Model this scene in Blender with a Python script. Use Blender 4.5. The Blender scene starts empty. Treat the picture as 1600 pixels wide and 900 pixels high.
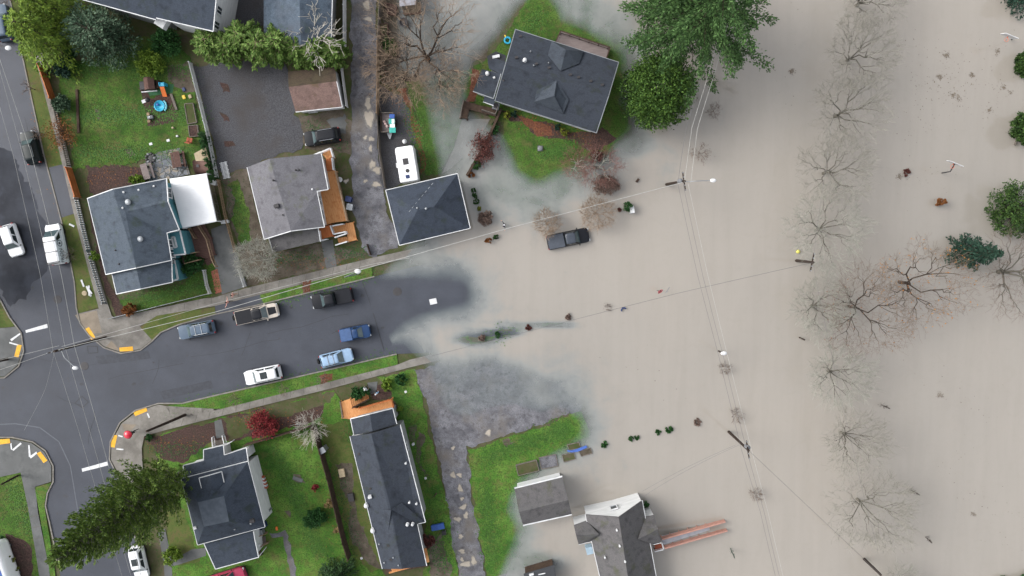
EXPOSURE = 1.15
WK = .52
import bpy, bmesh, math, random
import numpy as np
from mathutils import Vector, Matrix
R = math.radians
rnd = random.Random(11)
nr = np.random.default_rng(5)
S = bpy.context.scene
COL = S.collection
# ------------------------------------------------------------------ camera model (used to survey real positions)
H, F = 90.0, 1067.0
TILT = -math.atan(75 / 1067)
CT, ST = math.cos(TILT), math.sin(TILT)

def ray(u, v):
    dx, dy = (u - 800) / F, -(v - 450) / F
    return Vector((dx, dy * CT + ST, dy * ST - CT))

def W(u, v, z=0.0):
    d = ray(u, v)
    t = (z - H) / d.z
    return Vector((d.x * t, d.y * t, z))

def on_plane(tri, u, v, off=0.0):
    a, b, c = tri
    n = (b - a).cross(c - a)
    if n.z < 0: n = -n
    n.normalize()
    d = ray(u, v)
    o = Vector((0, 0, H))
    t = (a + n * off - o).dot(n) / d.dot(n)
    return o + d * t
# ------------------------------------------------------------------ terrain
def wpoly(px): return np.array([W(u, v)[:2] for u, v in px])

def sdist(X, Y, poly):
    d = np.full(X.shape, 1e9)
    ins = np.zeros(X.shape, bool)
    n = len(poly)
    for i in range(n):
        ax, ay = poly[i]
        bx, by = poly[(i + 1) % n]
        ex, ey = bx - ax, by - ay
        t = np.clip(((X - ax) * ex + (Y - ay) * ey) / (ex * ex + ey * ey + 1e-9), 0, 1)
        d = np.minimum(d, np.hypot(X - ax - t * ex, Y - ay - t * ey))
        c = ((ay > Y) != (by > Y)) & (X < (bx - ax) * (Y - ay) / ((by - ay) if abs(by - ay) > 1e-9 else 1e-9) + ax)
        ins ^= c
    return np.where(ins, d, -d)

DRY = [wpoly(p) for p in [
    [(-900, -900), (598, -900), (600, 0), (603, 120), (640, 140), (652, 200), (664, 255), (668, 285), (650, 335), (612, 384), (592, 405),
     (570, 434), (586, 456), (640, 454), (680, 456), (712, 458), (678, 465), (648, 474), (620, 486), (596, 510), (576, 538), (598, 556), (624, 556), (640, 574), (656, 592),
     (676, 640), (700, 664), (735, 668), (770, 655), (800, 650), (842, 664), (875, 658), (888, 668), (866, 685), (828, 706), (794, 738), (778, 770), (772, 800), (786, 830), (774, 862),
     (762, 892), (750, 1900), (-900, 1900)],
    [(785, 82), (806, 52), (825, 25), (842, 12), (852, 25), (862, 50), (905, 65), (950, 100), (954, 125), (940, 190), (958, 180), (962, 192), (948, 206), (936, 224), (905, 226), (888, 240),
     (858, 250), (840, 260), (826, 252), (816, 225), (800, 198), (780, 182), (750, 160), (748, 140), (758, 108)],
]]
SHELF = [  # u, v, ru, rv, depth of the drowned lawn / gravel there
    (825, 285, 90, 58, .145), (700, 190, 45, 80, .115), (745, 60, 75, 60, .15), (920, 35, 70, 45, .15), (650, 60, 55, 80, .09), (690, 130, 60, 50, .10),
    (745, 530, 42, 12, .07), (790, 520, 38, 10, .06), (850, 508, 70, 9, .13), (715, 615, 75, 52, .066), (770, 600, 85, 52, .075), (835, 625, 60, 42, .12), (880, 580, 80, 40, .24),
    (880, 676, 30, 22, .05), (806, 790, 26, 80, .14), (965, 195, 25, 22, .06), (610, 425, 40, 20, .10),
    (770, 290, 45, 70, .2), (640, 575, 30, 10, .06), (950, 225, 60, 25, .12), (840, 880, 60, 20, .16)]
SHW = [(W(u, v), ru * H / F, rv * H / F, c) for u, v, ru, rv, c in SHELF]

def depth_np(X, Y):
    D = np.maximum.reduce([sdist(X, Y, p) for p in DRY])
    dep = np.where(D < 0, 1.15 * (1 - np.exp(D / 16)) * (1 - np.exp(np.minimum(D, 0) / 2.4)), -0.55 * (1 - np.exp(-np.maximum(D, 0) / 14)))
    for c, rx, ry, cap in SHW:
        q = ((X - c.x) / rx) ** 2 + ((Y - c.y) / ry) ** 2
        w = np.exp(-q * q * .8) * (dep > 0)
        dep = dep * (1 - w) + np.minimum(dep, cap) * w
    return dep

def G(x, y):
    return float(-depth_np(np.array([x]), np.array([y]))[0])

def P(u, v, dz=0.0):
    p = W(u, v)
    for _ in range(2):
        p = W(u, v, G(p.x, p.y) + dz)
    return p
# ------------------------------------------------------------------ object helpers
def tag(o, label=None, cat=None, group=None, kind=None):
    if label: o['label'] = label
    if cat: o['category'] = cat
    if group: o['group'] = group
    if kind: o['kind'] = kind
    return o

def empty(name, loc, label, cat, group=None, rz=0.0):
    o = bpy.data.objects.new(name, None)
    o.empty_display_size = .3
    o.location = loc
    o.rotation_euler = (0, 0, rz)
    COL.objects.link(o)
    return tag(o, label, cat, group)

def rootloc(o):
    p = Vector((0, 0, 0))
    while o is not None:
        p = p + Vector(o.location)
        o = o.parent
    return p

class MB:
    def __init__(s): s.v = []; s.f = []; s.m = []; s.cur = 0
    def add(s, vs, fs):
        b = len(s.v)
        s.v += [tuple(v) for v in vs]
        s.f += [[i + b for i in f] for f in fs]
        s.m += [s.cur] * len(fs)
        return s
    def prism(s, base, top):
        n = len(base)
        return s.add(list(base) + list(top), [list(range(n))[::-1], list(range(n, 2 * n))] + [[i, (i + 1) % n, n + (i + 1) % n, n + i] for i in range(n)])
    def box(s, c, d, rz=0.0, tilt=None):
        x, y, z = d[0] / 2, d[1] / 2, d[2] / 2
        m = Matrix.Rotation(rz, 3, 'Z')
        if tilt is not None: m = m @ Matrix.Rotation(tilt[0], 3, 'X') @ Matrix.Rotation(tilt[1], 3, 'Y')
        c = Vector(c)
        q = [(-x, -y), (x, -y), (x, y), (-x, y)]
        return s.prism([c + m @ Vector((a, b, -z)) for a, b in q], [c + m @ Vector((a, b, z)) for a, b in q])
    def bar(s, a, b, w, h):   # beam from a to b, w wide, h tall, centred
        a, b = Vector(a), Vector(b)
        d = (b - a)
        n = Vector((-d.y, d.x, 0))
        n = n.normalized() * w / 2 if n.length > 1e-6 else Vector((w / 2, 0, 0))
        up = d.cross(n).normalized() * h / 2
        if up.z < 0: up = -up
        return s.prism([a - n - up, a + n - up, b + n - up, b - n - up], [a - n + up, a + n + up, b + n + up, b - n + up])
    def tube(s, pts, rad, n=6):
        pts = [Vector(p) for p in pts]
        rad = rad if isinstance(rad, (list, tuple)) else [rad] * len(pts)
        vs = []
        for i, p in enumerate(pts):
            d = (pts[min(i + 1, len(pts) - 1)] - pts[max(i - 1, 0)]).normalized()
            a = d.orthogonal().normalized() if abs(d.z) > .95 else d.cross(Vector((0, 0, 1))).normalized()
            b = d.cross(a)
            for k in range(n):
                t = 2 * math.pi * k / n
                vs.append(p + (a * math.cos(t) + b * math.sin(t)) * rad[i])
        fs = [[i * n + k, i * n + (k + 1) % n, (i + 1) * n + (k + 1) % n, (i + 1) * n + k] for i in range(len(pts) - 1) for k in range(n)]
        fs += [list(range(n))[::-1], list(range((len(pts) - 1) * n, len(pts) * n))]
        return s.add(vs, fs)
    def lathe(s, c, prof, n=14, sx=1, sy=1):   # prof: (r, z) bottom to top
        c = Vector(c)
        vs = [c + Vector((r * sx * math.cos(2 * math.pi * k / n), r * sy * math.sin(2 * math.pi * k / n), z)) for r, z in prof for k in range(n)]
        fs = [[i * n + k, i * n + (k + 1) % n, (i + 1) * n + (k + 1) % n, (i + 1) * n + k] for i in range(len(prof) - 1) for k in range(n)]
        fs += [list(range(n))[::-1], list(range((len(prof) - 1) * n, len(prof) * n))]
        return s.add(vs, fs)
    def ball(s, c, rx, ry, rz_, n=10, m=6):
        return s.lathe(c, [(math.cos(t) * rx, math.sin(t) * rz_) for t in [(-.5 + (i + .02) / (m + .04)) * math.pi for i in range(m + 1)]], n, 1, ry / rx)
    def build(s, name, mat, parent=None, local=False, smooth=False, bevel=0):
        me = bpy.data.meshes.new(name)
        off = Vector((0, 0, 0)) if (local or parent is None) else rootloc(parent)
        me.from_pydata([(v[0] - off.x, v[1] - off.y, v[2] - off.z) for v in s.v], [], s.f)
        for m in (mat if isinstance(mat, (list, tuple)) else [mat]): me.materials.append(m)
        if any(s.m): me.polygons.foreach_set('material_index', s.m)
        if smooth: me.polygons.foreach_set('use_smooth', [True] * len(me.polygons))
        me.update()
        o = bpy.data.objects.new(name, me)
        COL.objects.link(o)
        if parent is not None: o.parent = parent
        if bevel:
            b = o.modifiers.new('edge', 'BEVEL'); b.width = bevel; b.segments = 2; b.limit_method = 'ANGLE'
        return o

def copy_tree(o, parent=None):
    c = o.copy()
    COL.objects.link(c)
    if parent is not None: c.parent = parent
    for ch in list(o.children): copy_tree(ch, c)
    return c

def solo(mb, name, mat, label, cat, group=None, loc=None, smooth=False, bevel=0):
    """a thing that is one mesh; verts given in world, origin moved to loc"""
    loc = Vector(loc) if loc is not None else Vector((sum(v[0] for v in mb.v) / len(mb.v), sum(v[1] for v in mb.v) / len(mb.v), min(v[2] for v in mb.v)))
    mb.v = [(v[0] - loc.x, v[1] - loc.y, v[2] - loc.z) for v in mb.v]
    o = mb.build(name, mat, None, True, smooth, bevel)
    o.location = loc
    return tag(o, label, cat, group)
# ------------------------------------------------------------------ materials
def lin(c): return tuple((x / 12.92 if x <= .04045 else ((x + .055) / 1.055) ** 2.4) for x in c)

def mat(name, cols, rough=.8, scale=1.5, detail=6, spec=.3, bump=0, bscale=20, metal=0, space='Position', stretch=None, rz=0, pos=None, second=None, island=0, coat=0, trans=0):
    """procedural material: noise ramp over linear base colours; second=(scale, colour, lo, hi) adds blotches"""
    m = bpy.data.materials.new(name)
    m.use_nodes = True
    nt = m.node_tree; N = nt.nodes; L = nt.links
    b = N['Principled BSDF']
    b.inputs['Roughness'].default_value = rough
    b.inputs['Specular IOR Level'].default_value = spec
    b.inputs['Metallic'].default_value = metal
    if coat: b.inputs['Coat Weight'].default_value = coat; b.inputs['Coat Roughness'].default_value = .05
    if space == 'Position':
        co = N.new('ShaderNodeNewGeometry').outputs['Position']
    else:
        co = N.new('ShaderNodeTexCoord').outputs['Object']
    base = co
    if stretch or rz:
        mp = N.new('ShaderNodeMapping')
        mp.inputs['Rotation'].default_value = (0, 0, rz)
        mp.inputs['Scale'].default_value = stretch or (1, 1, 1)
        if rz:
            r0 = N.new('ShaderNodeMapping'); r0.inputs['Rotation'].default_value = (0, 0, rz)
            L.new(co, r0.inputs['Vector']); mp.inputs['Rotation'].default_value = (0, 0, 0)
            L.new(r0.outputs[0], mp.inputs['Vector'])
        else: L.new(co, mp.inputs['Vector'])
        co = mp.outputs[0]
    no = N.new('ShaderNodeTexNoise')
    no.inputs['Scale'].default_value = scale; no.inputs['Detail'].default_value = detail; no.inputs['Roughness'].default_value = .62
    L.new(co, no.inputs['Vector'])
    fac = no.outputs['Fac']
    if island:
        g = N.new('ShaderNodeNewGeometry')
        mx = N.new('ShaderNodeMix'); mx.inputs[0].default_value = island
        L.new(fac, mx.inputs[2]); L.new(g.outputs['Random Per Island'], mx.inputs[3]); fac = mx.outputs[0]
    rp = N.new('ShaderNodeValToRGB')
    n = len(cols)
    lo, hi = (.35, .65) if not island else (.15, .85)
    ps = pos or [lo + (hi - lo) * i / max(1, n - 1) for i in range(n)]
    e = rp.color_ramp.elements
    while len(e) < n: e.new(.5)
    for i in range(n):
        e[i].position = ps[i]; e[i].color = (*cols[i], 1)
    L.new(fac, rp.inputs[0])
    out = rp.outputs[0]
    for sc, c2, lo2, hi2 in (second or []):
        n2 = N.new('ShaderNodeTexNoise'); n2.inputs['Scale'].default_value = sc; n2.inputs['Detail'].default_value = 5; n2.inputs['Roughness'].default_value = .6
        L.new(base, n2.inputs['Vector'])
        mr = N.new('ShaderNodeMapRange'); mr.inputs[1].default_value = lo2; mr.inputs[2].default_value = hi2
        L.new(n2.outputs['Fac'], mr.inputs[0])
        mx = N.new('ShaderNodeMix'); mx.data_type = 'RGBA'
        L.new(mr.outputs[0], mx.inputs[0]); L.new(out, mx.inputs[6]); mx.inputs[7].default_value = (*c2, 1)
        out = mx.outputs[2]
    L.new(out, b.inputs['Base Color'])
    if bump:
        nb = N.new('ShaderNodeTexNoise'); nb.inputs['Scale'].default_value = bscale; nb.inputs['Detail'].default_value = 4
        L.new(co, nb.inputs['Vector'])
        bp = N.new('ShaderNodeBump'); bp.inputs['Strength'].default_value = bump; bp.inputs['Distance'].default_value = .05
        L.new(nb.outputs['Fac'], bp.inputs['Height']); L.new(bp.outputs[0], b.inputs['Normal'])
    return m

def c3(r, g, b, k=.78):  # photographed sRGB 0-255 -> plausible linear albedo
    return tuple(x * k for x in lin((r / 255, g / 255, b / 255)))

def flat(name, rgb, rough=.5, spec=.4, var=.12, metal=0, coat=0, k=.78, scale=3):
    c = c3(*rgb, k)
    return mat(name, [tuple(x * (1 - var) for x in c), tuple(min(.9, x * (1 + var)) for x in c)], rough, scale, 4, spec, metal=metal, space='Object', coat=coat)
MT = {}
ASPH = MT['asphalt'] = mat('asphalt', [c3(62, 66, 75), c3(70, 74, 84)], .6, .35, 8, .3, bump=.25, bscale=40, second=[(12, c3(84, 88, 96), .55, .8), (.12, c3(60, 63, 71), .45, .72), (1.1, c3(64, 62, 62), .64, .8), (26, c3(50, 53, 60), .58, .72)])
MT['gravel_dark'] = mat('dark_gravel', [c3(62, 63, 67), c3(93, 93, 97)], .9, 9, 8, .2, bump=.6, bscale=30, second=[(.25, c3(74, 70, 68), .45, .75), (26, c3(120, 118, 116), .6, .8)])
MT['gravel'] = mat('lane_gravel', [c3(88, 88, 94), c3(134, 134, 140)], .8, .6, 9, .25, bump=.8, bscale=25, second=[(9, c3(86, 85, 88), .45, .7), (1.6, c3(76, 76, 80), .52, .68), (.22, c3(108, 102, 96), .5, .7), (22, c3(168, 166, 166), .6, .75)])
MT['dirt'] = mat('bare_dirt', [c3(80, 72, 62), c3(108, 100, 90)], .95, .8, 8, .15, bump=.5, bscale=14, second=[(3, c3(62, 72, 42), .55, .75), (9, c3(66, 54, 46), .55, .75)])
MT['mulch'] = mat('bark_mulch', [c3(58, 46, 44), c3(94, 74, 68)], .95, 6, 8, .15, bump=.8, bscale=25, second=[(.7, c3(70, 62, 54), .5, .75)])
MT['redmulch'] = mat('reddish_mulch', [c3(92, 58, 46), c3(128, 84, 66)], .95, 5, 8, .15, bump=.6, bscale=20, second=[(2, c3(80, 78, 50), .55, .75)])
MT['ground'] = mat('rough_ground', [c3(70, 76, 44), c3(86, 84, 60), c3(96, 88, 74)], .95, .35, 9, .15, bump=.5, bscale=9, second=[(2.5, c3(62, 86, 40), .5, .72), (7, c3(74, 62, 50), .58, .75)])
MT['lawn'] = mat('mown_grass', [c3(56, 84, 36), c3(78, 110, 46), c3(100, 122, 60)], .95, .3, 9, .1, bump=.9, bscale=12, second=[(1.3, c3(84, 94, 50), .48, .66), (6, c3(44, 72, 32), .45, .7), (.45, c3(98, 96, 60), .54, .72), (3, c3(70, 72, 48), .56, .7)])
MT['lawn2'] = mat('bright_grass', [c3(60, 98, 40), c3(84, 124, 50), c3(106, 136, 62)], .95, .35, 9, .1, bump=.9, bscale=12, second=[(1.2, c3(92, 106, 52), .48, .66), (6, c3(48, 80, 34), .45, .7), (.5, c3(102, 102, 62), .55, .72), (3, c3(74, 78, 50), .57, .71)])
MT['verge'] = mat('worn_grass', [c3(74, 86, 44), c3(92, 100, 54), c3(100, 92, 62)], .95, .6, 9, .15, bump=.6, bscale=12, second=[(4, c3(66, 96, 42), .5, .72), (1, c3(90, 78, 60), .58, .78)])
MT['conc'] = mat('pavement_concrete', [c3(116, 112, 106), c3(140, 136, 130)], .85, .8, 8, .25, bump=.15, bscale=20, second=[(.35, c3(100, 96, 92), .5, .75), (6, c3(98, 95, 88), .58, .78)])
MT['conc2'] = mat('ramp_concrete', [c3(126, 116, 104), c3(150, 138, 122)], .85, 1, 8, .25, second=[(2, c3(108, 100, 92), .55, .75)])
MT['concdark'] = mat('dark_concrete', [c3(90, 92, 92), c3(112, 113, 113)], .85, .8, 8, .25, bump=.2, bscale=20, second=[(.4, c3(82, 84, 84), .5, .75), (5, c3(100, 98, 92), .6, .8)])
MT['kerb'] = mat('kerb_concrete', [c3(118, 114, 108), c3(146, 142, 136)], .85, 2, 6, .25, second=[(1, c3(92, 88, 80), .55, .75)])
MT['stone0'] = mat('flagstone', [c3(104, 108, 114), c3(140, 142, 146)], .8, .9, 3, .3, second=[(2.2, c3(150, 140, 126), .6, .7), (3.2, c3(84, 86, 90), .56, .64)], bump=.4, bscale=4)
MT['puddle'] = mat('muddy_puddle', [c3(180, 170, 154, .56), c3(200, 190, 175, .56)], .1, 1, 3, .5)
MT['white_paint'] = mat('road_paint', [c3(200, 202, 204), c3(232, 233, 234)], .7, 3, 7, .3, second=[(9, c3(150, 152, 156), .6, .8)])
MT['yellow_pad'] = mat('tactile_yellow', [c3(214, 160, 44), c3(240, 184, 60)], .7, 2, 6, .3, second=[(3, c3(190, 140, 50), .55, .75)])
MT['white'] = mat('white_trim', [c3(196, 198, 200), c3(226, 227, 228)], .6, 1.2, 5, .3)
MT['whitewall'] = mat('white_siding', [c3(206, 208, 208), c3(228, 229, 229)], .7, .6, 5, .3, stretch=(1, 1, 8))
MT['metalwhite'] = mat('white_metal_roof', [(.78, .79, .8), (.84, .845, .85)], .35, .5, 4, .5)
MT['teal'] = mat('teal_siding', [c3(66, 118, 128), c3(80, 134, 144)], .7, .6, 5, .3, stretch=(1, 1, 8))
MT['greywall'] = mat('grey_siding', [c3(136, 140, 142), c3(158, 160, 160)], .7, .6, 5, .3, stretch=(1, 1, 8))
MT['glass'] = mat('window_glass', [(.03, .04, .05), (.06, .075, .085)], .06, 1, 2, .9)
MT['glass2'] = mat('pale_window', [(.2, .26, .26), (.28, .33, .33)], .08, 1, 2, .8)
MT['wood_new'] = mat('new_cedar', [c3(196, 128, 72), c3(222, 164, 110)], .65, 2.5, 6, .3, rz=R(-15), stretch=(6, .5, 1), second=[(1.5, c3(180, 104, 50), .55, .75)])
MT['wood_orange'] = mat('orange_stained_wood', [c3(176, 96, 52), c3(206, 126, 72)], .65, 2.5, 6, .3, rz=R(-15), stretch=(6, .5, 1))
MT['wood_brown'] = mat('brown_deck', [c3(88, 64, 58), c3(110, 84, 76)], .8, 2.5, 6, .25, rz=R(15), stretch=(.6, 6, 1))
MT['wood_grey'] = mat('weathered_wood', [c3(96, 90, 84), c3(128, 120, 112)], .9, 3, 6, .2, stretch=(1, 5, 1))
MT['wood_dark'] = mat('dark_timber', [c3(58, 46, 40), c3(86, 70, 60)], .9, 3, 7, .2, second=[(1.2, c3(92, 76, 62), .5, .75)])
MT['wood_tan'] = mat('tan_timber', [c3(132, 110, 88), c3(160, 138, 114)], .9, 3, 6, .2)
MT['pole'] = mat('pole_timber', [c3(44, 36, 32), c3(66, 54, 46)], .9, 4, 6, .2)
MT['brick'] = mat('brick_path', [c3(140, 84, 66), c3(170, 110, 90)], .85, 5, 5, .25, second=[(2, c3(116, 78, 64), .55, .75)])
MT['deckgrey'] = mat('pinkish_grey_decking', [c3(128, 116, 114), c3(146, 134, 131)], .85, 2, 5, .25, stretch=(.5, 5, 1))
MT['iron'] = flat('dark_iron', (58, 56, 58), .6)
MT['black'] = flat('black_plastic', (32, 33, 36), .5)
MT['rubber'] = flat('tyre_rubber', (30, 30, 32), .9)
MT['galv'] = flat('galvanised_steel', (160, 164, 168), .45, metal=.5)
MT['grey'] = flat('mid_grey_plastic', (120, 122, 126), .6)
MT['red'] = flat('red_plastic', (200, 44, 54), .4)
MT['blue'] = flat('blue_plastic', (52, 92, 168), .5)
MT['navy'] = flat('navy_plastic', (36, 52, 96), .5)
MT['tealp'] = flat('turquoise_plastic', (54, 172, 160), .5)
MT['cyan'] = flat('cyan_plastic', (44, 168, 204), .4)
MT['orange'] = flat('orange_plastic', (226, 116, 48), .5)
MT['yellow'] = flat('yellow_plastic', (232, 196, 70), .5)
MT['tan'] = flat('tan_cloth', (176, 160, 132), .9)
MT['chrome'] = flat('chrome', (190, 194, 198), .15, metal=.9)
MT['terra'] = flat('terracotta', (170, 92, 66), .8)

def shingle(name, a, b, rz, blot=None, s=1):
    return mat(name, [c3(*a), c3(*b)], .85, 5 * s, 9, .25, bump=.4, bscale=16, rz=rz, stretch=(1, 3.2, 1), second=[(.3, c3(*(blot or a)), .45, .8), (14, c3(*[min(255, x + 14) for x in b]), .58, .8), (1.1, c3(*[x * .84 for x in a]), .5, .75), (.7, c3(a[0] * .92 + 4, a[1] * .96 + 4, a[2] * .8), .56, .74), (30, c3(*[x * .8 for x in a]), .58, .7)])

def flagstones(name):
    m = mat(name, [c3(96, 102, 110), c3(128, 130, 134)], .8, 1.2, 4, .3, second=[(1.1, c3(142, 132, 118), .52, .62)])
    nt = m.node_tree; N = nt.nodes; L = nt.links; b = N['Principled BSDF']; src = b.inputs['Base Color'].links[0].from_socket
    g = N.new('ShaderNodeNewGeometry')
    v = N.new('ShaderNodeTexVoronoi'); v.feature = 'DISTANCE_TO_EDGE'; v.inputs['Scale'].default_value = 1.35; L.new(g.outputs['Position'], v.inputs['Vector'])
    v2 = N.new('ShaderNodeTexVoronoi'); v2.inputs['Scale'].default_value = 1.35; L.new(g.outputs['Position'], v2.inputs['Vector'])
    mr = N.new('ShaderNodeMapRange'); mr.inputs[1].default_value = .02; mr.inputs[2].default_value = .07; L.new(v.outputs['Distance'], mr.inputs[0])
    hv = N.new('ShaderNodeHueSaturation'); sx = N.new('ShaderNodeSeparateColor'); L.new(v2.outputs['Color'], sx.inputs[0])
    mv = N.new('ShaderNodeMapRange'); mv.inputs[3].default_value = .7; mv.inputs[4].default_value = 1.35; L.new(sx.outputs[0], mv.inputs[0]); L.new(mv.outputs[0], hv.inputs['Value']); L.new(src, hv.inputs['Color'])
    mx = N.new('ShaderNodeMix'); mx.data_type = 'RGBA'; L.new(mr.outputs[0], mx.inputs[0]); mx.inputs[6].default_value = (*c3(66, 68, 66), 1); L.new(hv.outputs[0], mx.inputs[7]); L.new(mx.outputs[2], b.inputs['Base Color'])
    return m
MT['stone'] = flagstones('flagstone_paving')
# ------------------------------------------------------------------ world, sun, camera
w = bpy.data.worlds.new("World"); S.world = w; w.use_nodes = True
nt = w.node_tree; N = nt.nodes; L = nt.links
sky = N.new('ShaderNodeTexSky'); sky.sky_type = 'NISHITA'; sky.sun_disc = False
SUN_EL, SUN_AZ = R(38), R(285)
sky.sun_elevation = SUN_EL; sky.sun_rotation = SUN_AZ; sky.air_density = 1.0; sky.dust_density = 4.0
hs = N.new('ShaderNodeHueSaturation'); hs.inputs['Saturation'].default_value = .22
L.new(sky.outputs[0], hs.inputs['Color'])
L.new(hs.outputs[0], N['Background'].inputs['Color'])
N['Background'].inputs['Strength'].default_value = .15
sl = bpy.data.lights.new('sun', 'SUN'); sl.energy = .5; sl.angle = R(30); sl.color = (1, .97, .93)
so = bpy.data.objects.new('sun', sl); COL.objects.link(so)
so.rotation_euler = (R(90) - SUN_EL, 0, -SUN_AZ + math.pi)
cd = bpy.data.cameras.new('camera'); cd.sensor_width = 36; cd.lens = 36 * F / 1600; cd.clip_end = 2000
co = bpy.data.objects.new('camera', cd); COL.objects.link(co)
co.location = (0, 0, H); co.rotation_euler = (TILT, 0, 0); S.camera = co
S.view_settings.view_transform = 'Standard'; S.view_settings.look = 'None'; S.view_settings.exposure = EXPOSURE
S.view_settings.gamma = 1
S.render.engine = 'CYCLES'
S.cycles.max_bounces = 6; S.cycles.transparent_max_bounces = 12; S.cycles.caustics_reflective = False; S.cycles.caustics_refractive = False
# ------------------------------------------------------------------ ground + water grids
gx = np.concatenate([[-600, -250, -130, -95], np.arange(-78, 78.01, .5), [95, 130, 250, 600]])
gy = np.concatenate([[-600, -250, -120, -75], np.arange(-56, 42.01, .5), [60, 110, 250, 600]])
GX, GY = np.meshgrid(gx, gy)
DEP = depth_np(GX.ravel(), GY.ravel())

def grid_obj(name, z, m, keep=None, attr=None):
    nx, ny = len(gx), len(gy)
    idx = np.arange(nx * ny).reshape(ny, nx)
    q = np.stack([idx[:-1, :-1], idx[:-1, 1:], idx[1:, 1:], idx[1:, :-1]], -1).reshape(-1, 4)
    if keep is not None: q = q[keep[q].any(1)]
    used, inv = np.unique(q, return_inverse=True)
    q = inv.reshape(-1, 4)
    V = np.stack([GX.ravel(), GY.ravel(), z], -1)[used]
    me = bpy.data.meshes.new(name)
    me.vertices.add(len(V)); me.vertices.foreach_set('co', V.ravel())
    me.loops.add(q.size); me.loops.foreach_set('vertex_index', q.ravel())
    me.polygons.add(len(q)); me.polygons.foreach_set('loop_start', np.arange(len(q)) * 4); me.polygons.foreach_set('loop_total', np.full(len(q), 4))
    me.polygons.foreach_set('use_smooth', [True] * len(q))
    me.update(calc_edges=True)
    if attr is not None:
        a = me.attributes.new('depth', 'FLOAT', 'POINT'); a.data.foreach_set('value', attr[used])
    me.materials.append(m)
    o = bpy.data.objects.new(name, me); COL.objects.link(o)
    return tag(o, kind='structure')

grid_obj('ground', -DEP - .02, MT['ground'])

wm = bpy.data.materials.new('flood_water'); wm.use_nodes = True
nt = wm.node_tree; N = nt.nodes; L = nt.links
bs = N['Principled BSDF']; bs.inputs['Roughness'].default_value = .06; bs.inputs['IOR'].default_value = 1.45; bs.inputs['Specular IOR Level'].default_value = 1.0
geo = N.new('ShaderNodeNewGeometry')
at = N.new('ShaderNodeAttribute'); at.attribute_name = 'depth'
def noise(sc, det, rough=.6, dist=0, vec=None):
    n = N.new('ShaderNodeTexNoise'); n.inputs['Scale'].default_value = sc; n.inputs['Detail'].default_value = det; n.inputs['Roughness'].default_value = rough; n.inputs['Distortion'].default_value = dist
    L.new(vec or geo.outputs['Position'], n.inputs['Vector']); return n.outputs['Fac']
def math_(op, a, b=None):
    n = N.new('ShaderNodeMath'); n.operation = op
    for i, x in enumerate([a, b]):
        if x is None: continue
        if isinstance(x, (int, float)): n.inputs[i].default_value = x
        else: L.new(x, n.inputs[i])
    return n.outputs[0]
n1 = noise(.15, 5, .55, .8); n2 = noise(.7, 5, .58, .5)
ft = math_('ADD', math_('MULTIPLY', n1, 2.6), math_('MULTIPLY', n2, .8))      # swirls of silt, about 0.6 - 2.3
ft = math_('MAXIMUM', math_('SUBTRACT', ft, .65), .2)
dd = math_('MULTIPLY', math_('MAXIMUM', math_('SUBTRACT', at.outputs['Fac'], .042), 0.0), ft)
al = math_('SUBTRACT', 1.0, math_('POWER', 2.71828, math_('MULTIPLY', dd, -1 / .105)))
al = math_('MAXIMUM', al, .015)
rp = N.new('ShaderNodeValToRGB'); e = rp.color_ramp.elements
e[0].position = .25; e[0].color = (*c3(172, 184, 186, WK), 1); e[1].position = .97; e[1].color = (*c3(196, 188, 177, WK), 1)
k = e.new(.78); k.color = (*c3(192, 194, 190, WK), 1)
L.new(al, rp.inputs[0])
mr = N.new('ShaderNodeMapRange'); mr.inputs[1].default_value = .35; mr.inputs[2].default_value = .68
L.new(noise(.028, 4, .55, .6), mr.inputs[0])
mx = N.new('ShaderNodeMix'); mx.data_type = 'RGBA'; mx.blend_type = 'MULTIPLY'
L.new(mr.outputs[0], mx.inputs[0]); L.new(rp.outputs[0], mx.inputs[6]); mx.inputs[7].default_value = (.90, .915, .93, 1)
mx2 = N.new('ShaderNodeMix'); mx2.data_type = 'RGBA'; mx2.blend_type = 'MULTIPLY'
mr2 = N.new('ShaderNodeMapRange'); mr2.inputs[1].default_value = .5; mr2.inputs[2].default_value = .8; mr2.inputs[4].default_value = .6
L.new(noise(.6, 8, .7, 1.2), mr2.inputs[0]); L.new(mr2.outputs[0], mx2.inputs[0]); L.new(mx.outputs[2], mx2.inputs[6]); mx2.inputs[7].default_value = (.93, .92, .90, 1)
mp = N.new('ShaderNodeMapping'); mp.inputs['Rotation'].default_value = (0, 0, R(12)); mp.inputs['Scale'].default_value = (1.6, .16, 1)
L.new(geo.outputs['Position'], mp.inputs['Vector'])
mr3 = N.new('ShaderNodeMapRange'); mr3.inputs[1].default_value = .42; mr3.inputs[2].default_value = .75; mr3.inputs[4].default_value = .8
L.new(noise(.35, 7, .65, .5, mp.outputs[0]), mr3.inputs[0])
mx3 = N.new('ShaderNodeMix'); mx3.data_type = 'RGBA'; mx3.blend_type = 'MULTIPLY'; L.new(mr3.outputs[0], mx3.inputs[0]); L.new(mx2.outputs[2], mx3.inputs[6]); mx3.inputs[7].default_value = (.93, .925, .92, 1)
L.new(mx3.outputs[2], bs.inputs['Base Color'])
bp = N.new('ShaderNodeBump'); bp.inputs['Strength'].default_value = .12; bp.inputs['Distance'].default_value = .03
L.new(noise(2.2, 3, .5, .3), bp.inputs['Height']); L.new(bp.outputs[0], bs.inputs['Normal'])
tr = N.new('ShaderNodeBsdfTransparent'); tr.inputs[0].default_value = (1, 1, 1, 1)
ms = N.new('ShaderNodeMixShader'); L.new(al, ms.inputs[0]); L.new(tr.outputs[0], ms.inputs[1]); L.new(bs.outputs[0], ms.inputs[2])
L.new(ms.outputs[0], N['Material Output'].inputs['Surface'])
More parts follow.
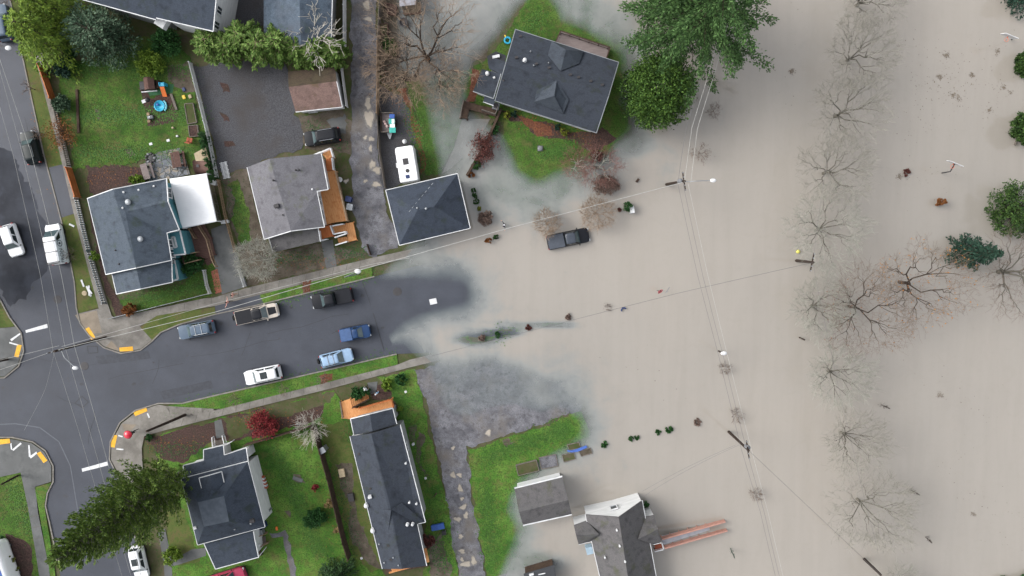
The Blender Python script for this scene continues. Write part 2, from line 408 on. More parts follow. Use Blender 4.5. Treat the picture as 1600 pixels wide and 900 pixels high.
grid_obj('flood_water', np.zeros(len(DEP)), wm, DEP > -.03, DEP)
# ------------------------------------------------------------------ ground sheets
def sheet(name, px, dz, m, kind='structure', cut=1.6, edge=None, label=None, cat=None, wob=0, seed=1):
    """a ground surface that follows the terrain; px outline in photograph pixels"""
    pts = [P(u, v) for u, v in px]
    if wob:      # organic outline
        r2 = random.Random(seed); q = []
        for i, a in enumerate(pts):
            b = pts[(i + 1) % len(pts)]
            n = max(1, int((b - a).length / (wob * 2.2)))
            pp = [a.lerp(b, k / n) + Vector((r2.uniform(-1, 1), r2.uniform(-1, 1), 0)) * wob * .5 for k in range(n)]; pp.append(b.copy())
            for c0, c1 in zip(pp[:-1], pp[1:]):
                m_ = max(1, int((c1 - c0).length / .4))
                for k in range(m_): q.append(c0.lerp(c1, k / m_) + Vector((r2.uniform(-1, 1), r2.uniform(-1, 1), 0)) * min(.2, wob * .22))
        pts = q
    bm = bmesh.new()
    f = bm.faces.new([bm.verts.new((p.x, p.y, 0)) for p in pts])
    bmesh.ops.triangulate(bm, faces=[f])
    for ax in (0, 1):
        lo, hi = min(p[ax] for p in pts), max(p[ax] for p in pts)
        t = math.floor(lo / cut) * cut + .37
        while t < hi:
            co_ = Vector((0, 0, 0)); co_[ax] = t
            no = Vector((0, 0, 0)); no[ax] = 1
            bmesh.ops.bisect_plane(bm, geom=bm.verts[:] + bm.edges[:] + bm.faces[:], plane_co=co_, plane_no=no, dist=1e-4)
            t += cut
    xs = np.array([v.co.x for v in bm.verts]); ys = np.array([v.co.y for v in bm.verts])
    zz = -depth_np(xs, ys) + dz
    for v, z in zip(bm.verts, zz): v.co.z = z
    bmesh.ops.recalc_face_normals(bm, faces=bm.faces[:])
    if sum(fc.normal.z for fc in bm.faces) < 0: bmesh.ops.reverse_faces(bm, faces=bm.faces[:])
    if edge:
        r = bmesh.ops.extrude_face_region(bm, geom=bm.faces[:])
        for v in [g for g in r['geom'] if isinstance(g, bmesh.types.BMVert)]: v.co.z += edge
    me = bpy.data.meshes.new(name); bm.to_mesh(me); bm.free()
    me.materials.append(m)
    o = bpy.data.objects.new(name, me); COL.objects.link(o)
    return tag(o, label, cat, kind=kind)

# lawns, yards, gravel ------------------------------------------------------
sheet('lawn', [(88, 100), (100, 88), (150, 95), (215, 60), (262, 60), (300, 90), (304, 130), (322, 190), (338, 262), (300, 262), (262, 236), (230, 250), (180, 262), (140, 262), (116, 262), (100, 190)], .03, MT['lawn'], wob=1)
sheet('flower_bed', [(136, 262), (180, 255), (225, 262), (232, 292), (190, 300), (150, 310), (140, 300)], .034, MT['mulch'], wob=.8)
sheet('lawn', [(190, 470), (285, 445), (330, 405), (345, 440), (330, 462), (184, 497)], .03, MT['lawn'], wob=.7)
sheet('flower_bed', [(150, 300), (165, 430), (185, 470), (200, 490), (182, 496), (160, 430), (140, 330)], .034, MT['mulch'], wob=.5)
sheet('play_area_bark', [(218, 138), (228, 140), (234, 152), (266, 146), (278, 172), (278, 186), (270, 192), (234, 197), (225, 170)], .036, MT['mulch'], wob=.5)
sheet('play_mat', [(228, 140), (255, 130), (272, 132), (270, 145), (234, 150)], .036, mat('green_play_mat', [c3(44, 90, 62), c3(60, 110, 74)], .8, 2))
sheet('dirt_path', [(262, 108), (296, 96), (302, 112), (306, 140), (284, 146), (266, 128)], .034, MT['dirt'], wob=.8)
sheet('stone_patio', [(222, 258), (246, 238), (282, 231), (291, 250), (297, 272), (262, 280), (236, 286), (226, 270)], .04, MT['stone'], edge=.03)
sheet('gravel_lot', [(302, 106), (330, 98), (380, 96), (448, 100), (452, 140), (462, 178), (474, 192), (474, 232), (430, 245), (386, 262), (345, 276)], .03, MT['gravel_dark'], wob=.5)
sheet('side_yard', [(345, 278), (386, 262), (412, 372), (424, 398), (505, 380), (578, 398), (440, 436), (387, 448), (372, 392)], .028, MT['dirt'], wob=.5)
sheet('side_grass', [(358, 284), (376, 276), (388, 330), (392, 372), (378, 386), (368, 350)], .034, MT['lawn'], wob=1.2, seed=4)
sheet('front_garden', [(430, 398), (505, 384), (512, 416), (448, 432)], .034, MT['dirt'], wob=.6)
sheet('front_path', [(502, 378), (520, 374), (526, 416), (510, 420)], .045, MT['concdark'])
sheet('driveway', [(330, 358), (352, 350), (372, 400), (387, 447), (347, 460), (338, 430)], .04, MT['concdark'])
sheet('brick_path', [(330, 424), (340, 420), (347, 456), (337, 459)], .05, MT['brick'])
sheet('shed_yard', [(470, 182), (536, 170), (548, 190), (548, 240), (520, 236), (476, 232)], .032, MT['dirt'], wob=.6)
sheet('concrete_pad', [(512, 190), (540, 180), (542, 208), (516, 208)], .045, MT['concdark'], wob=.6)
sheet('gravel_lane', [(549, -60), (590, -60), (588, 60), (590, 170), (594, 280), (604, 330), (624, 385), (585, 402), (572, 396), (552, 330), (546, 240), (550, 180), (548, 100)], .04, MT['gravel'], wob=.5)
sheet('parking_gravel', [(592, 130), (618, 148), (640, 150), (652, 200), (664, 262), (606, 300), (594, 290), (592, 200)], .03, MT['gravel_dark'], wob=.3)
sheet('bark_strip', [(622, 140), (634, 138), (656, 200), (666, 262), (658, 270), (648, 210), (638, 165)], .036, MT['redmulch'], wob=.4)
sheet('lawn', [(634, 130), (700, 110), (745, 105), (735, 160), (720, 190), (706, 240), (690, 270), (665, 275), (656, 200)], .03, MT['lawn'], wob=.8)
sheet('woodland_floor', [(594, -60), (790, -60), (760, 90), (700, 120), (620, 140), (594, 130)], .026, MT['dirt'], wob=.8)
sheet('lawn', [(742, 106), (790, 60), (830, -20), (980, -20), (985, 200), (960, 230), (915, 262), (905, 330), (790, 345), (745, 330), (752, 270), (790, 195), (740, 165)], .03, MT['lawn'], wob=.8)
sheet('flower_bed', [(785, 174), (800, 176), (895, 206), (940, 202), (960, 214), (940, 232), (915, 234), (880, 216), (852, 216), (832, 208), (822, 194), (800, 190)], .036, MT['mulch'], wob=.6)
sheet('red_leaf_litter', [(808, 180), (862, 196), (864, 208), (836, 214), (826, 196)], .04, MT['redmulch'], wob=.6)
sheet('bark_strip', [(738, 108), (752, 112), (742, 158), (728, 160)], .036, MT['redmulch'], wob=.5)
sheet('garden_path', [(722, 186), (766, 186), (740, 230), (706, 262), (690, 272), (710, 230)], .034, MT['conc'])
# south side
sheet('lawn', [(228, 684), (520, 610), (545, 640), (546, 690), (600, 890), (610, 960), (260, 960), (262, 830), (280, 760)], .028, MT['lawn2'], wob=.6)
sheet('flower_bed', [(226, 684), (345, 655), (478, 622), (505, 616), (508, 650), (470, 668), (390, 686), (330, 690), (290, 722), (250, 716)], .034, MT['mulch'], wob=.8)
sheet('flower_bed', [(352, 655), (440, 632), (520, 612), (512, 632), (440, 652), (360, 690)], .036, MT['ground'], wob=.8)
sheet('worn_yard', [(258, 765), (292, 800), (304, 850), (314, 880), (262, 880)], .036, MT['verge'], wob=.6)  # patch of worn grass beside the house
sheet('front_path', [(335, 658), (346, 655), (352, 682), (338, 685)], .045, MT['concdark'])
sheet('garden_path', [(247, 830), (258, 826), (268, 870), (272, 960), (262, 960), (256, 880)], .04, MT['concdark'])
sheet('garden_path', [(262, 880), (300, 858), (322, 856), (322, 868), (280, 882), (262, 886)], .04, MT['concdark'])
sheet('garden_path', [(422, 834), (446, 829), (450, 836), (462, 888), (464, 960), (456, 960), (454, 890), (442, 838), (424, 842)], .04, MT['gravel'], wob=.3)
sheet('side_yard', [(500, 665), (545, 655), (560, 730), (596, 890), (580, 895), (552, 868), (540, 820), (520, 740)], .032, MT['verge'], wob=.6)
sheet('dirt_path', [(526, 726), (546, 722), (552, 770), (556, 810), (566, 825), (590, 870), (596, 890), (580, 885), (556, 850), (544, 820), (548, 790), (530, 756)], .036, MT['dirt'], wob=.7, seed=3)
sheet('lawn', [(592, 590), (650, 576), (656, 610), (676, 700), (704, 800), (716, 900), (718, 960), (660, 960), (664, 880), (664, 820), (622, 664), (616, 630)], .03, MT['lawn2'], wob=.5)
sheet('flower_bed', [(576, 608), (602, 598), (616, 620), (624, 632), (624, 660), (615, 640), (610, 626), (580, 625)], .036, MT['mulch'], wob=.6)
sheet('dirt_patch', [(666, 840), (690, 835), (702, 880), (700, 960), (672, 960)], .036, MT['dirt'], wob=1)
sheet('garden_path', [(574, 598), (590, 596), (588, 614), (578, 616)], .04, MT['concdark'])
sheet('gravel_lane', [(648, 580), (700, 560), (800, 545), (900, 560), (910, 640), (850, 664), (800, 676), (745, 694), (732, 700), (738, 780), (758, 900), (762, 980), (716, 980), (714, 880), (690, 740), (668, 640)], .03, MT['gravel'], wob=.6)
sheet('lawn', [(734, 704), (800, 680), (860, 664), (905, 640), (925, 690), (900, 740), (895, 830), (850, 880), (780, 980), (762, 980), (756, 880), (740, 790)], .03, MT['lawn2'], wob=.6)
sheet('driveway', [(760, 905), (830, 884), (900, 870), (900, 905), (770, 960)], .05, MT['conc'])
# west
sheet('lawn', [(-60, 300), (-60, 480), (8, 482), (28, 508), (4, 512), (-60, 520)], .03, MT['verge'], wob=.4)
sheet('lawn', [(-60, 750), (32, 735), (48, 760), (60, 830), (72, 960), (-60, 960)], .03, MT['lawn'], wob=.4)
sheet('bark_bed', [(10, 835), (30, 840), (46, 850), (52, 870), (50, 960), (10, 960)], .036, MT['mulch'], wob=.5)
# roads ---------------------------------------------------------------------
ROAD = [(-60, -200), (8, -40), (30, 60), (45, 130), (69, 240), (90, 318), (104, 375), (117, 440), (120, 480), (126, 505), (140, 524), (163, 543), (190, 552), (220, 547), (238, 533), (252, 519), (280, 507), (336, 491),
        (450, 465), (585, 432), (760, 388), (1000, 330), (1040, 318), (1075, 200), (1100, 60), (1120, -80), (1230, -80), (1205, 100), (1195, 300), (1180, 420), (1200, 560), (1240, 800), (1270, 980), (1180, 980), (1140, 760), (1100, 560), (1085, 470),
        (900, 515), (740, 548), (620, 578 - 25), (520, 576), (335, 618), (285, 630), (248, 630), (212, 641), (188, 660), (173, 690), (172, 718), (184, 742), (192, 780), (212, 840), (240, 930), (250, 980),
        (105, 980), (92, 880), (78, 815), (72, 790), (75, 770), (84, 752), (84, 728), (72, 704), (52, 690), (20, 683), (-60, 684), (-60, 590), (8, 590), (30, 572), (38, 548), (34, 520), (16, 496), (2, 470), (-20, 440), (-60, 350)]
sheet('road', ROAD, .035, ASPH)
WET_REFL = mat('wet_road_reflection', [c3(50, 52, 58), c3(62, 65, 72)], .8, .4, 8, .12, bump=.2, bscale=40, second=[(.3, c3(66, 69, 77), .48, .6), (12, c3(66, 68, 75), .58, .8)])
sheet('wet_road_reflection', [(-40, 225), (20, 235), (40, 290), (62, 330), (92, 400), (70, 425), (60, 440), (40, 472), (14, 484), (-10, 430), (-40, 420)], .040, WET_REFL, wob=1.4)  # tree reflection on the wet road, painted as a darker asphalt sheet
for px in ([(345, 130), (356, 132), (358, 142), (347, 142)], [(344, 176), (354, 180), (358, 188), (349, 187)], [(352, 222), (364, 221), (366, 226), (358, 231), (353, 229)]): sheet('leaf_patch', px, .05, MT['mulch'], wob=.5)
sheet('verge', [(8, -40), (42, -40), (60, 95), (98, 240), (130, 380), (155, 480), (122, 490), (117, 440), (104, 375), (90, 318), (69, 240), (45, 130), (30, 60)], .08, MT['verge'])
sheet('driveway', [(77, 262), (98, 257), (116, 334), (97, 340)], .10, ASPH)
sheet('verge', [(218, 512), (246, 492), (336, 480), (337, 492), (280, 507), (252, 519), (236, 534)], .09, MT['verge'])
sheet('driveway', [(336, 478), (406, 459), (412, 474), (338, 491)], .09, ASPH)
sheet('verge', [(406, 459), (582, 417), (582, 433), (450, 465), (410, 475)], .09, MT['lawn2'])
sheet('bare_patch', [(474, 441), (486, 438), (486, 456), (474, 460)], .10, MT['redmulch'], wob=.3)
sheet('verge', [(262, 634), (335, 618), (520, 576), (620, 552), (622, 569), (520, 596), (345, 640), (268, 658)], .09, MT['lawn2'])
sheet('verge', [(705, 531), (760, 515), (900, 484), (1030, 456), (1032, 462), (900, 497), (710, 545)], .0, MT['lawn'], wob=.4)
sheet('bare_patch', [(500, 588), (518, 582), (520, 595), (505, 599)], .10, MT['redmulch'], wob=.4)
# pavements -----------------------------------------------------------------
sheet('pavement', [(38, -40), (50, -40), (68, 90), (106, 235), (138, 372), (158, 440), (176, 496), (155, 482), (141, 430), (115, 330), (94, 240), (75, 165), (57, 95)], .10, MT['conc'])
CORNER = [(122, 490), (155, 482), (180, 496), (246, 482), (320, 466), (334, 465), (385, 450), (440, 437), (585, 402), (640, 390), (800, 352), (1000, 304), (1002, 314), (800, 364), (640, 402), (582, 417), (440, 452), (336, 478), (246, 493), (219, 510), (238, 531), (220, 545), (190, 550), (163, 541), (142, 523), (128, 505)]
sheet('pavement', CORNER, .10, MT['conc'])
sheet('pavement', [(226, 681), (262, 671), (345, 650), (520, 606), (640, 574), (900, 512), (1080, 470), (1080, 462), (900, 500), (640, 562), (620, 570), (520, 595), (345, 639), (266, 658), (260, 634), (248, 632), (214, 643), (190, 662), (175, 690), (174, 718), (186, 740), (206, 760), (224, 740), (222, 700)], .10, MT['conc'])
sheet('pavement', [(-60, 515), (10, 512), (28, 510), (36, 530), (36, 548), (28, 570), (8, 588), (-60, 588)], .10, MT['concdark'])
sheet('pavement', [(-60, 686), (20, 686), (50, 692), (70, 706), (81, 728), (81, 752), (56, 760), (60, 800), (80, 900), (90, 980), (74, 980), (56, 860), (44, 790), (33, 738), (-60, 758)], .10, MT['concdark'])
sheet('verge', [(55, 761), (81, 754), (73, 770), (70, 790), (80, 850), (100, 980), (90, 980), (76, 880), (62, 800)], .10, MT['lawn2'])
for px in ([(118, 492), (152, 485), (160, 520), (140, 522), (126, 505)], [(175, 532), (166, 542), (188, 548)], [(191, 662), (214, 663), (198, 680)]): sheet('kerb_ramp', px, .106, MT['conc2'])
for px in ([(133, 514), (140, 511), (150, 527), (144, 531)], [(187, 543), (208, 541), (209, 548), (188, 549)], [(209, 644), (229, 636), (231, 642), (212, 650)], [(177, 679), (184, 680), (180, 699), (173, 698)],
           [(28, 538), (35, 539), (30, 558), (23, 557)], [(-8, 687), (16, 685), (17, 692), (-6, 695)], [(58, 708), (64, 705), (75, 719), (69, 723)]):
    sheet('tactile_pad', px, .115, MT['yellow_pad'])
for px in ([(40, 516), (74, 506), (75, 512), (41, 520)], [(128, 732), (168, 721), (169, 727), (129, 737)]): sheet('stop_line', px, .047, MT['white_paint'])
for px in ([(17, 530), (32, 520), (33, 522), (19, 533)], [(16, 534), (30, 538), (29, 540), (15, 536)], [(20, 702), (33, 691), (35, 693), (22, 704)], [(45, 695), (47, 695), (49, 712), (46, 714)], [(47, 713), (58, 705), (59, 708), (49, 716)],
           [(230, 646), (232, 645), (235, 652), (233, 653)], [(17, 693), (19, 692), (20, 702), (18, 702)], [(186, 679), (193, 681), (192, 683), (185, 681)], [(183, 700), (194, 701), (193, 703), (182, 702)]):
    sheet('painted_line', px, .115, MT['white_paint'])

def kerb(px, dz=.03):
    b = MB(); pts = [P(u, v) for u, v in px]
    fine = [a.lerp(c, k / 3) for a, c in zip(pts[:-1], pts[1:]) for k in range(3)] + [pts[-1]]
    for a, c in zip(fine[:-1], fine[1:]):
        a = Vector((a.x, a.y, G(a.x, a.y) + dz + .055)); c = Vector((c.x, c.y, G(c.x, c.y) + dz + .055))
        b.bar(a, c + (c - a).normalized() * .02, .16, .14)
    o = b.build('kerb', MT['kerb']); tag(o, kind='structure')
kerb([(8, -40), (30, 60), (45, 130), (69, 240), (90, 318), (104, 375), (117, 440), (120, 480), (126, 505), (140, 524), (163, 543), (190, 552), (220, 547), (238, 533), (252, 519), (280, 507), (336, 491), (410, 475), (450, 465), (585, 432)])
kerb([(620, 553), (520, 576), (335, 618), (285, 630), (248, 630), (212, 641), (188, 660), (173, 690), (172, 718), (184, 742), (192, 780), (212, 840), (240, 930)])
kerb([(92, 880), (78, 815), (72, 790), (75, 770), (84, 752), (84, 728), (72, 704), (52, 690), (20, 683), (-20, 683)])
kerb([(-20, 592), (8, 590), (30, 572), (38, 548), (34, 520), (16, 496), (2, 470), (-20, 440)])
RIM = mat('wet_gravel_rim', [c3(104, 101, 98), c3(132, 128, 124)], .6, 3, 8, .3, bump=.5, bscale=20)
# puddles in the lanes
for i, (u, v, a, b_, rz) in enumerate([(573, 8, 6, 6, 0), (576, 30, 5, 4, 0), (575, 162, 5, 9, 8), (577, 185, 6, 16, -4), (580, 217, 3.5, 4, 0), (571, 215, 3, 3, 0), (579, 232, 3, 4, 0), (582, 257, 4, 7, 0), (589, 266, 5, 6, 30), (571, 283, 3, 2.5, 0), (588, 288, 6, 4, 30), (541, 283, 3.4, 3, 0),
                                       (708, 700, 2.6, 3, 0), (708, 742, 3, 6, -25), (718, 742, 3.5, 3.5, 0), (719, 763, 4, 5, 0), (722, 779, 2.5, 3, 0), (724, 792, 5, 4, 0), (715, 811, 5, 4, 0), (728, 805, 4, 4.5, 0), (722, 861, 5, 3, 0), (728, 881, 7, 5, -15), (740, 876, 4.5, 6, 5), (722, 874, 3, 3, 0), (763, 676, 5, 4, 0), (733, 910, 5, 5, 0), (720, 838, 4, 3, 0)]):
    r2 = random.Random(i); pts = []; p1, p2, p3 = r2.uniform(0, 6), r2.uniform(0, 6), r2.uniform(0, 6)
    for k in range(22):
        t = k / 22 * 2 * math.pi; s = .9 + .2 * math.sin(2 * t + p1) + .16 * math.sin(3 * t + p2) + .1 * math.sin(5 * t + p3)
        x, y = a * math.cos(t) * s, b_ * math.sin(t) * s
        pts.append((u + x * math.cos(R(rz)) - y * math.sin(R(rz)), v + x * math.sin(R(rz)) + y * math.cos(R(rz))))
    cu, cv = sum(p[0] for p in pts) / 22, sum(p[1] for p in pts) / 22
    sheet('puddle_rim', [(cu + (p[0] - cu) * 1.35 + r2.uniform(-.4, .4), cv + (p[1] - cv) * 1.35 + r2.uniform(-.4, .4)) for p in pts], .056, RIM)
    sheet('puddle', pts, .066, MT['puddle'])
for u, v, r in ((132, 572, .55), (621, 456, .6), (90, 468, .55)):
    c = P(u, v, .045); b = MB(); b.lathe(c, [(r, -.03), (r, .0), (r * .86, .012), (r * .2, .012)], 20)
    o = b.build('manhole_cover', MT['iron']); tag(o, kind='structure')
# tar seams on the junction and joints in the pavement
SEAM = flat('tar_seam', (46, 48, 53), .6)
def seam(px, wid=.12, dz=.046, m=SEAM, name='tar_seam'):
    b = MB(); pts = [P(u, v, dz) for u, v in px]
    for a, c in zip(pts[:-1], pts[1:]): b.bar(a, c, wid, .006)
    tag(b.build(name, m), kind='structure')
seam([(117, 630), (128, 619), (138, 628), (129, 637), (117, 630)]); seam([(136, 541), (152, 541), (153, 551), (138, 552), (136, 541)])
seam([(566, 440), (577, 470), (585, 495), (600, 548)], .08)
FAINT = flat('faint_tyre_arc', (92, 96, 104), .7)
seam([(-20, 664), (24, 662), (62, 668), (92, 690), (110, 728), (122, 800)], .14, .043, FAINT, 'worn_arc')
rc = random.Random(8)
for (u, v, du, dv, n) in ((40, 180, 12, 46, 5), (60, 560, 40, 5, 6), (170, 590, 50, -10, 6), (300, 560, 60, -14, 6), (420, 520, 55, -13, 6), (150, 640, -6, 30, 5), (140, 770, 8, 34, 4), (520, 520, 40, -12, 4), (240, 600, 8, -26, 4), (380, 555, 6, -24, 4), (90, 620, 26, 12, 4)):
    px = [(u + du * k / 2.2 + rc.uniform(-3, 3), v + dv * k / 2.2 + rc.uniform(-3, 3)) for k in range(n)]
    seam(px, .05, .044, SEAM, 'road_crack')
OIL = mat('oil_stain', [c3(46, 48, 53), c3(56, 58, 64)], .5, 2, 6, .35)
for k, (u, v, r) in enumerate(((345, 505, 3), (455, 480, 3.5), (470, 584, 3), (566, 462, 3), (300, 516, 2.4), (598, 512, 2.5), (60, 300, 4), (45, 116, 3), (420, 500, 2), (210, 600, 3.5), (128, 600, 3), (240, 566, 2))):
    sheet('oil_stain', [(u + r * math.cos(t) * rc.uniform(.6, 1.4), v + r * math.sin(t) * rc.uniform(.5, 1.2)) for t in [R(30 * q) for q in range(12)]], .042, OIL)
for px in ([(150, 556), (232, 548), (236, 560), (154, 570)], [(250, 612), (330, 594), (334, 606), (256, 624)]): sheet('asphalt_patch', px, .041, mat('asphalt_patch', [c3(56, 59, 66), c3(66, 69, 77)], .65, 2, 7, .3, bump=.2, bscale=40))
for px in ([(656, 676), (664, 680), (660, 700), (658, 722), (668, 744), (662, 746), (652, 722), (652, 698)], [(460, 742), (474, 744), (476, 752), (462, 752)], [(446, 800), (454, 798), (452, 806)], [(150, 170), (160, 176), (152, 186)], [(196, 236), (210, 232), (212, 240), (200, 244)], [(786, 690), (800, 684), (806, 692), (790, 698)], [(640, 668), (650, 664), (648, 690), (642, 690)]): sheet('worn_patch', px, .044, MT['dirt'], wob=.7)
JN = flat('joint', (96, 92, 86), .9)
def joints(a0, a1, b0, b1, n):
    for k in range(1, n):
        t = k / n
        seam([(a0[0] + (a1[0] - a0[0]) * t, a0[1] + (a1[1] - a0[1]) * t), (b0[0] + (b1[0] - b0[0]) * t, b0[1] + (b1[1] - b0[1]) * t)], .05, .108, JN, 'pavement_joint')
joints((246, 484), (585, 403), (246, 493), (582, 416), 16); joints((266, 659), (620, 570), (262, 670), (624, 577), 17)
joints((60, 100), (141, 430), (69, 97), (152, 425), 14); joints((44, 790), (56, 860), (58, 788), (70, 856), 4)
# ------------------------------------------------------------------ building kit
def V3(p): return Vector(p) if len(p) == 3 and isinstance(p, Vector) else W(*p)

def offset_poly(pts, d):
    n = len(pts)
    area = sum(pts[i].x * pts[(i + 1) % n].y - pts[(i + 1) % n].x * pts[i].y for i in range(n))
    if area < 0: pts = pts[::-1]
    out = []
    for i in range(n):
        a, b, c = pts[i - 1], pts[i], pts[(i + 1) % n]
        e1 = (Vector((b.x - a.x, b.y - a.y))).normalized(); e2 = (Vector((c.x - b.x, c.y - b.y))).normalized()
        n1, n2 = Vector((-e1.y, e1.x)), Vector((-e2.y, e2.x))
        m = n1 + n2
        k = d / max(.35, 1 + n1.dot(n2)) 
        out.append(Vector((b.x + m.x * k, b.y + m.y * k, b.z)))
    return out

class House:
    def __init__(s, name, label, cat, center, group=None):
        c = P(*center)
        s.root = empty(name, c, label, cat, group); s.g = c.z
        s.walls = []
    def wall(s, poly, m, inset=.4, base=None, drop=.14, name='wall', label=None, upper=0):
        pts = offset_poly([V3(p) for p in poly], inset)
        s.walls.append(pts)
        b = MB(); z0 = s.g - 1.2 if base is None else base
        n = len(pts)     # walls only; the roof closes them above
        b.add([Vector((p.x, p.y, z0)) for p in pts] + [Vector((p.x, p.y, p.z - drop)) for p in pts], [[i, (i + 1) % n, n + (i + 1) % n, n + i] for i in range(n)])
        o = b.build(name, m, s.root); tag(o, label); return o
    def roof(s, verts, faces, m, th=.16, trim=None, name='roof', tm='white', label=None, tw=.1):
        vs = [V3(p) for p in verts]
        s.rv = vs
        cnt = {}
        for f in faces:
            for i in range(len(f)): cnt.setdefault(frozenset((f[i], f[(i + 1) % len(f)])), []).append((f[i], f[(i + 1) % len(f)]))
        b = MB(); n = len(vs); F2 = []
        for f in faces:
            nn = sum(((vs[f[i]] - vs[f[0]]).cross(vs[f[i + 1]] - vs[f[0]]).z for i in range(1, len(f) - 1)))
            F2.append(f if nn > 0 else f[::-1])
        low = [v - Vector((0, 0, th)) for v in vs]
        fs = list(F2) + [[i + n for i in f][::-1] for f in F2]
        for e, l in cnt.items():
            if len(l) == 1: a, c = l[0]; fs.append([a, a + n, c + n, c])
        b.add(vs + low, fs)
        o = b.build(name, m, s.root); tag(o, label)
        for pth in (trim or []):
            t = MB()
            for i, j in zip(pth[:-1], pth[1:]):
                t.bar(vs[i] - Vector((0, 0, .06)), vs[j] - Vector((0, 0, .05)), tw, .14)
            t.build('gutter', MT[tm], o)
        return o
    def win(s, i, t, w_, z0, h_, wi=0, glass='glass', name='window', fr='white', div=True, m=None):
        pts = s.walls[wi]; a, c = pts[i % len(pts)], pts[(i + 1) % len(pts)]
        e = Vector((c.x - a.x, c.y - a.y, 0)); ln = e.length; e.normalize(); nrm = Vector((e.y, -e.x, 0))
        p = Vector((a.x, a.y, s.g + z0 + h_ / 2)) + e * (ln * t)
        rz = math.atan2(e.y, e.x)
        f = MB()
        for dx, dz, sx, sz in ((0, h_ / 2, w_ + .2, .12), (0, -h_ / 2, w_ + .28, .12), (-w_ / 2, 0, .12, h_), (w_ / 2, 0, .12, h_)) + (((0, 0, .06, h_),) if div else ()):
            f.box(p + e * dx + Vector((0, 0, dz)) + nrm * .06, (sx, .14, sz), rz)
        fo = f.build(name, MT[fr], s.root)
        g = MB().box(p + nrm * .02, (w_, .05, h_), rz)
        g.build('pane' if name == 'window' else 'panel', MT[glass] if m is None else m, fo)
        return fo
    def vent(s, tri, u, v, r=.16, h=.35, m='galv', kind='pipe', name='vent'):
        p = on_plane([V3(q) for q in tri], u, v)
        b = MB()
        if kind == 'pipe': b.lathe(p - Vector((0, 0, .1)), [(r * .7, 0), (r * .7, h), (r, h), (r, h + .1), (r * .3, h + .16)], 10)
        elif kind == 'dome': b.lathe(p - Vector((0, 0, .05)), [(r * 1.3, 0), (r * 1.3, .1), (r * .8, .12), (r * .8, h), (r * 1.2, h), (r * 1.1, h + .15), (r * .5, h + .25)], 14)
        else:
            b.box(p + Vector((0, 0, h / 2 - .05)), (r * 2, r * 2, h), .3); b.box(p + Vector((0, 0, h)), (r * 2.4, r * 1.2, .08), .3)
        return b.build(name, MT[m], s.root)

def deck(parent, px, z, m, th=.2, name='deck', posts=True, legs=True):
    pts = [W(u, v, z) for u, v in px]
    if sum(pts[i].x * pts[(i + 1) % len(pts)].y - pts[(i + 1) % len(pts)].x * pts[i].y for i in range(len(pts))) < 0: pts = pts[::-1]
    b = MB(); b.prism([p - Vector((0, 0, th)) for p in pts], pts)
    if legs:
        for p in pts: b.box((p.x, p.y, z / 2 - .6), (.14, .14, max(.1, z + .9)))
    return b.build(name, m, parent)

def rail(parent, px, z, m, h=.95, n=None, name='railing', w_=.09, z2=None, base=None):
    b = MB(); k = len(px)
    pts = [W(u, v, (z if z2 is None else z + (z2 - z) * i / (k - 1)) + h) for i, (u, v) in enumerate(px)]
    for a, c in zip(pts[:-1], pts[1:]):
        b.bar(a, c, w_, .06); b.bar(a - Vector((0, 0, h * .85)), c - Vector((0, 0, h * .85)), .05, .05)
        q = max(1, int((c - a).length / .16))
        for i in range(q + 1):
            p = a.lerp(c, i / q); s_ = .035 if i % 8 and i != q else .1
            b.box(p - Vector((0, 0, h / 2)), (s_, s_, h), math.atan2(c.y - a.y, c.x - a.x))
    return b.build(name, m, parent)

def stairs(parent, a0, a1, b0, b1, z0, z1, n, m, name='stairs', dark=None):
    """treads from edge a0-a1 (height z0) to edge b0-b1 (height z1); px corners"""
    b = MB()
    for i in range(n):
        t0, t1 = i / n, (i + .93) / n; z = z0 + (z1 - z0) * (i + .5) / n
        q = []
        for t, (p, r) in ((t0, (a0, b0)), (t0, (a1, b1)), (t1, (a1, b1)), (t1, (a0, b0))):
            q.append(W(p[0] + (r[0] - p[0]) * t, p[1] + (r[1] - p[1]) * t, z))
        if sum(q[j].x * q[(j + 1) % 4].y - q[(j + 1) % 4].x * q[j].y for j in range(4)) < 0: q = q[::-1]
        b.prism([p - Vector((0, 0, .06)) for p in q], q)
    for p, r in ((a0, b0), (a1, b1)): b.bar(W(p[0], p[1], z0 - .2), W(r[0], r[1], z1 - .2), .06, .28)
    return b.build(name, m, parent)
sh_blue = shingle('blue_grey_shingles', (66, 75, 86), (88, 98, 109), R(15), (75, 85, 96))
sh_blue2 = shingle('slate_blue_shingles', (70, 82, 96), (98, 112, 126), R(4), (80, 84, 92))
sh_grey = shingle('brown_grey_shingles', (102, 101, 106), (124, 123, 128), R(15))
sh_dark = shingle('charcoal_shingles', (52, 57, 66), (68, 74, 84), R(-15), (59, 65, 75))
sh_dark2 = shingle('dark_slate_shingles', (48, 56, 67), (66, 74, 86), R(15), (56, 65, 77))
sh_garage = shingle('navy_grey_shingles', (50, 57, 68), (65, 73, 86), R(15), (57, 65, 77))
sh_grey2 = shingle('weathered_grey_shingles', (82, 80, 82), (104, 102, 102), R(15), (92, 92, 92))
sh_brown = shingle('brown_shingles', (112, 90, 84), (140, 116, 108), R(-7), (104, 88, 80))
sh_moss = shingle('mossy_brown_shingles', (68, 58, 50), (92, 78, 64), R(-7), (76, 74, 52))

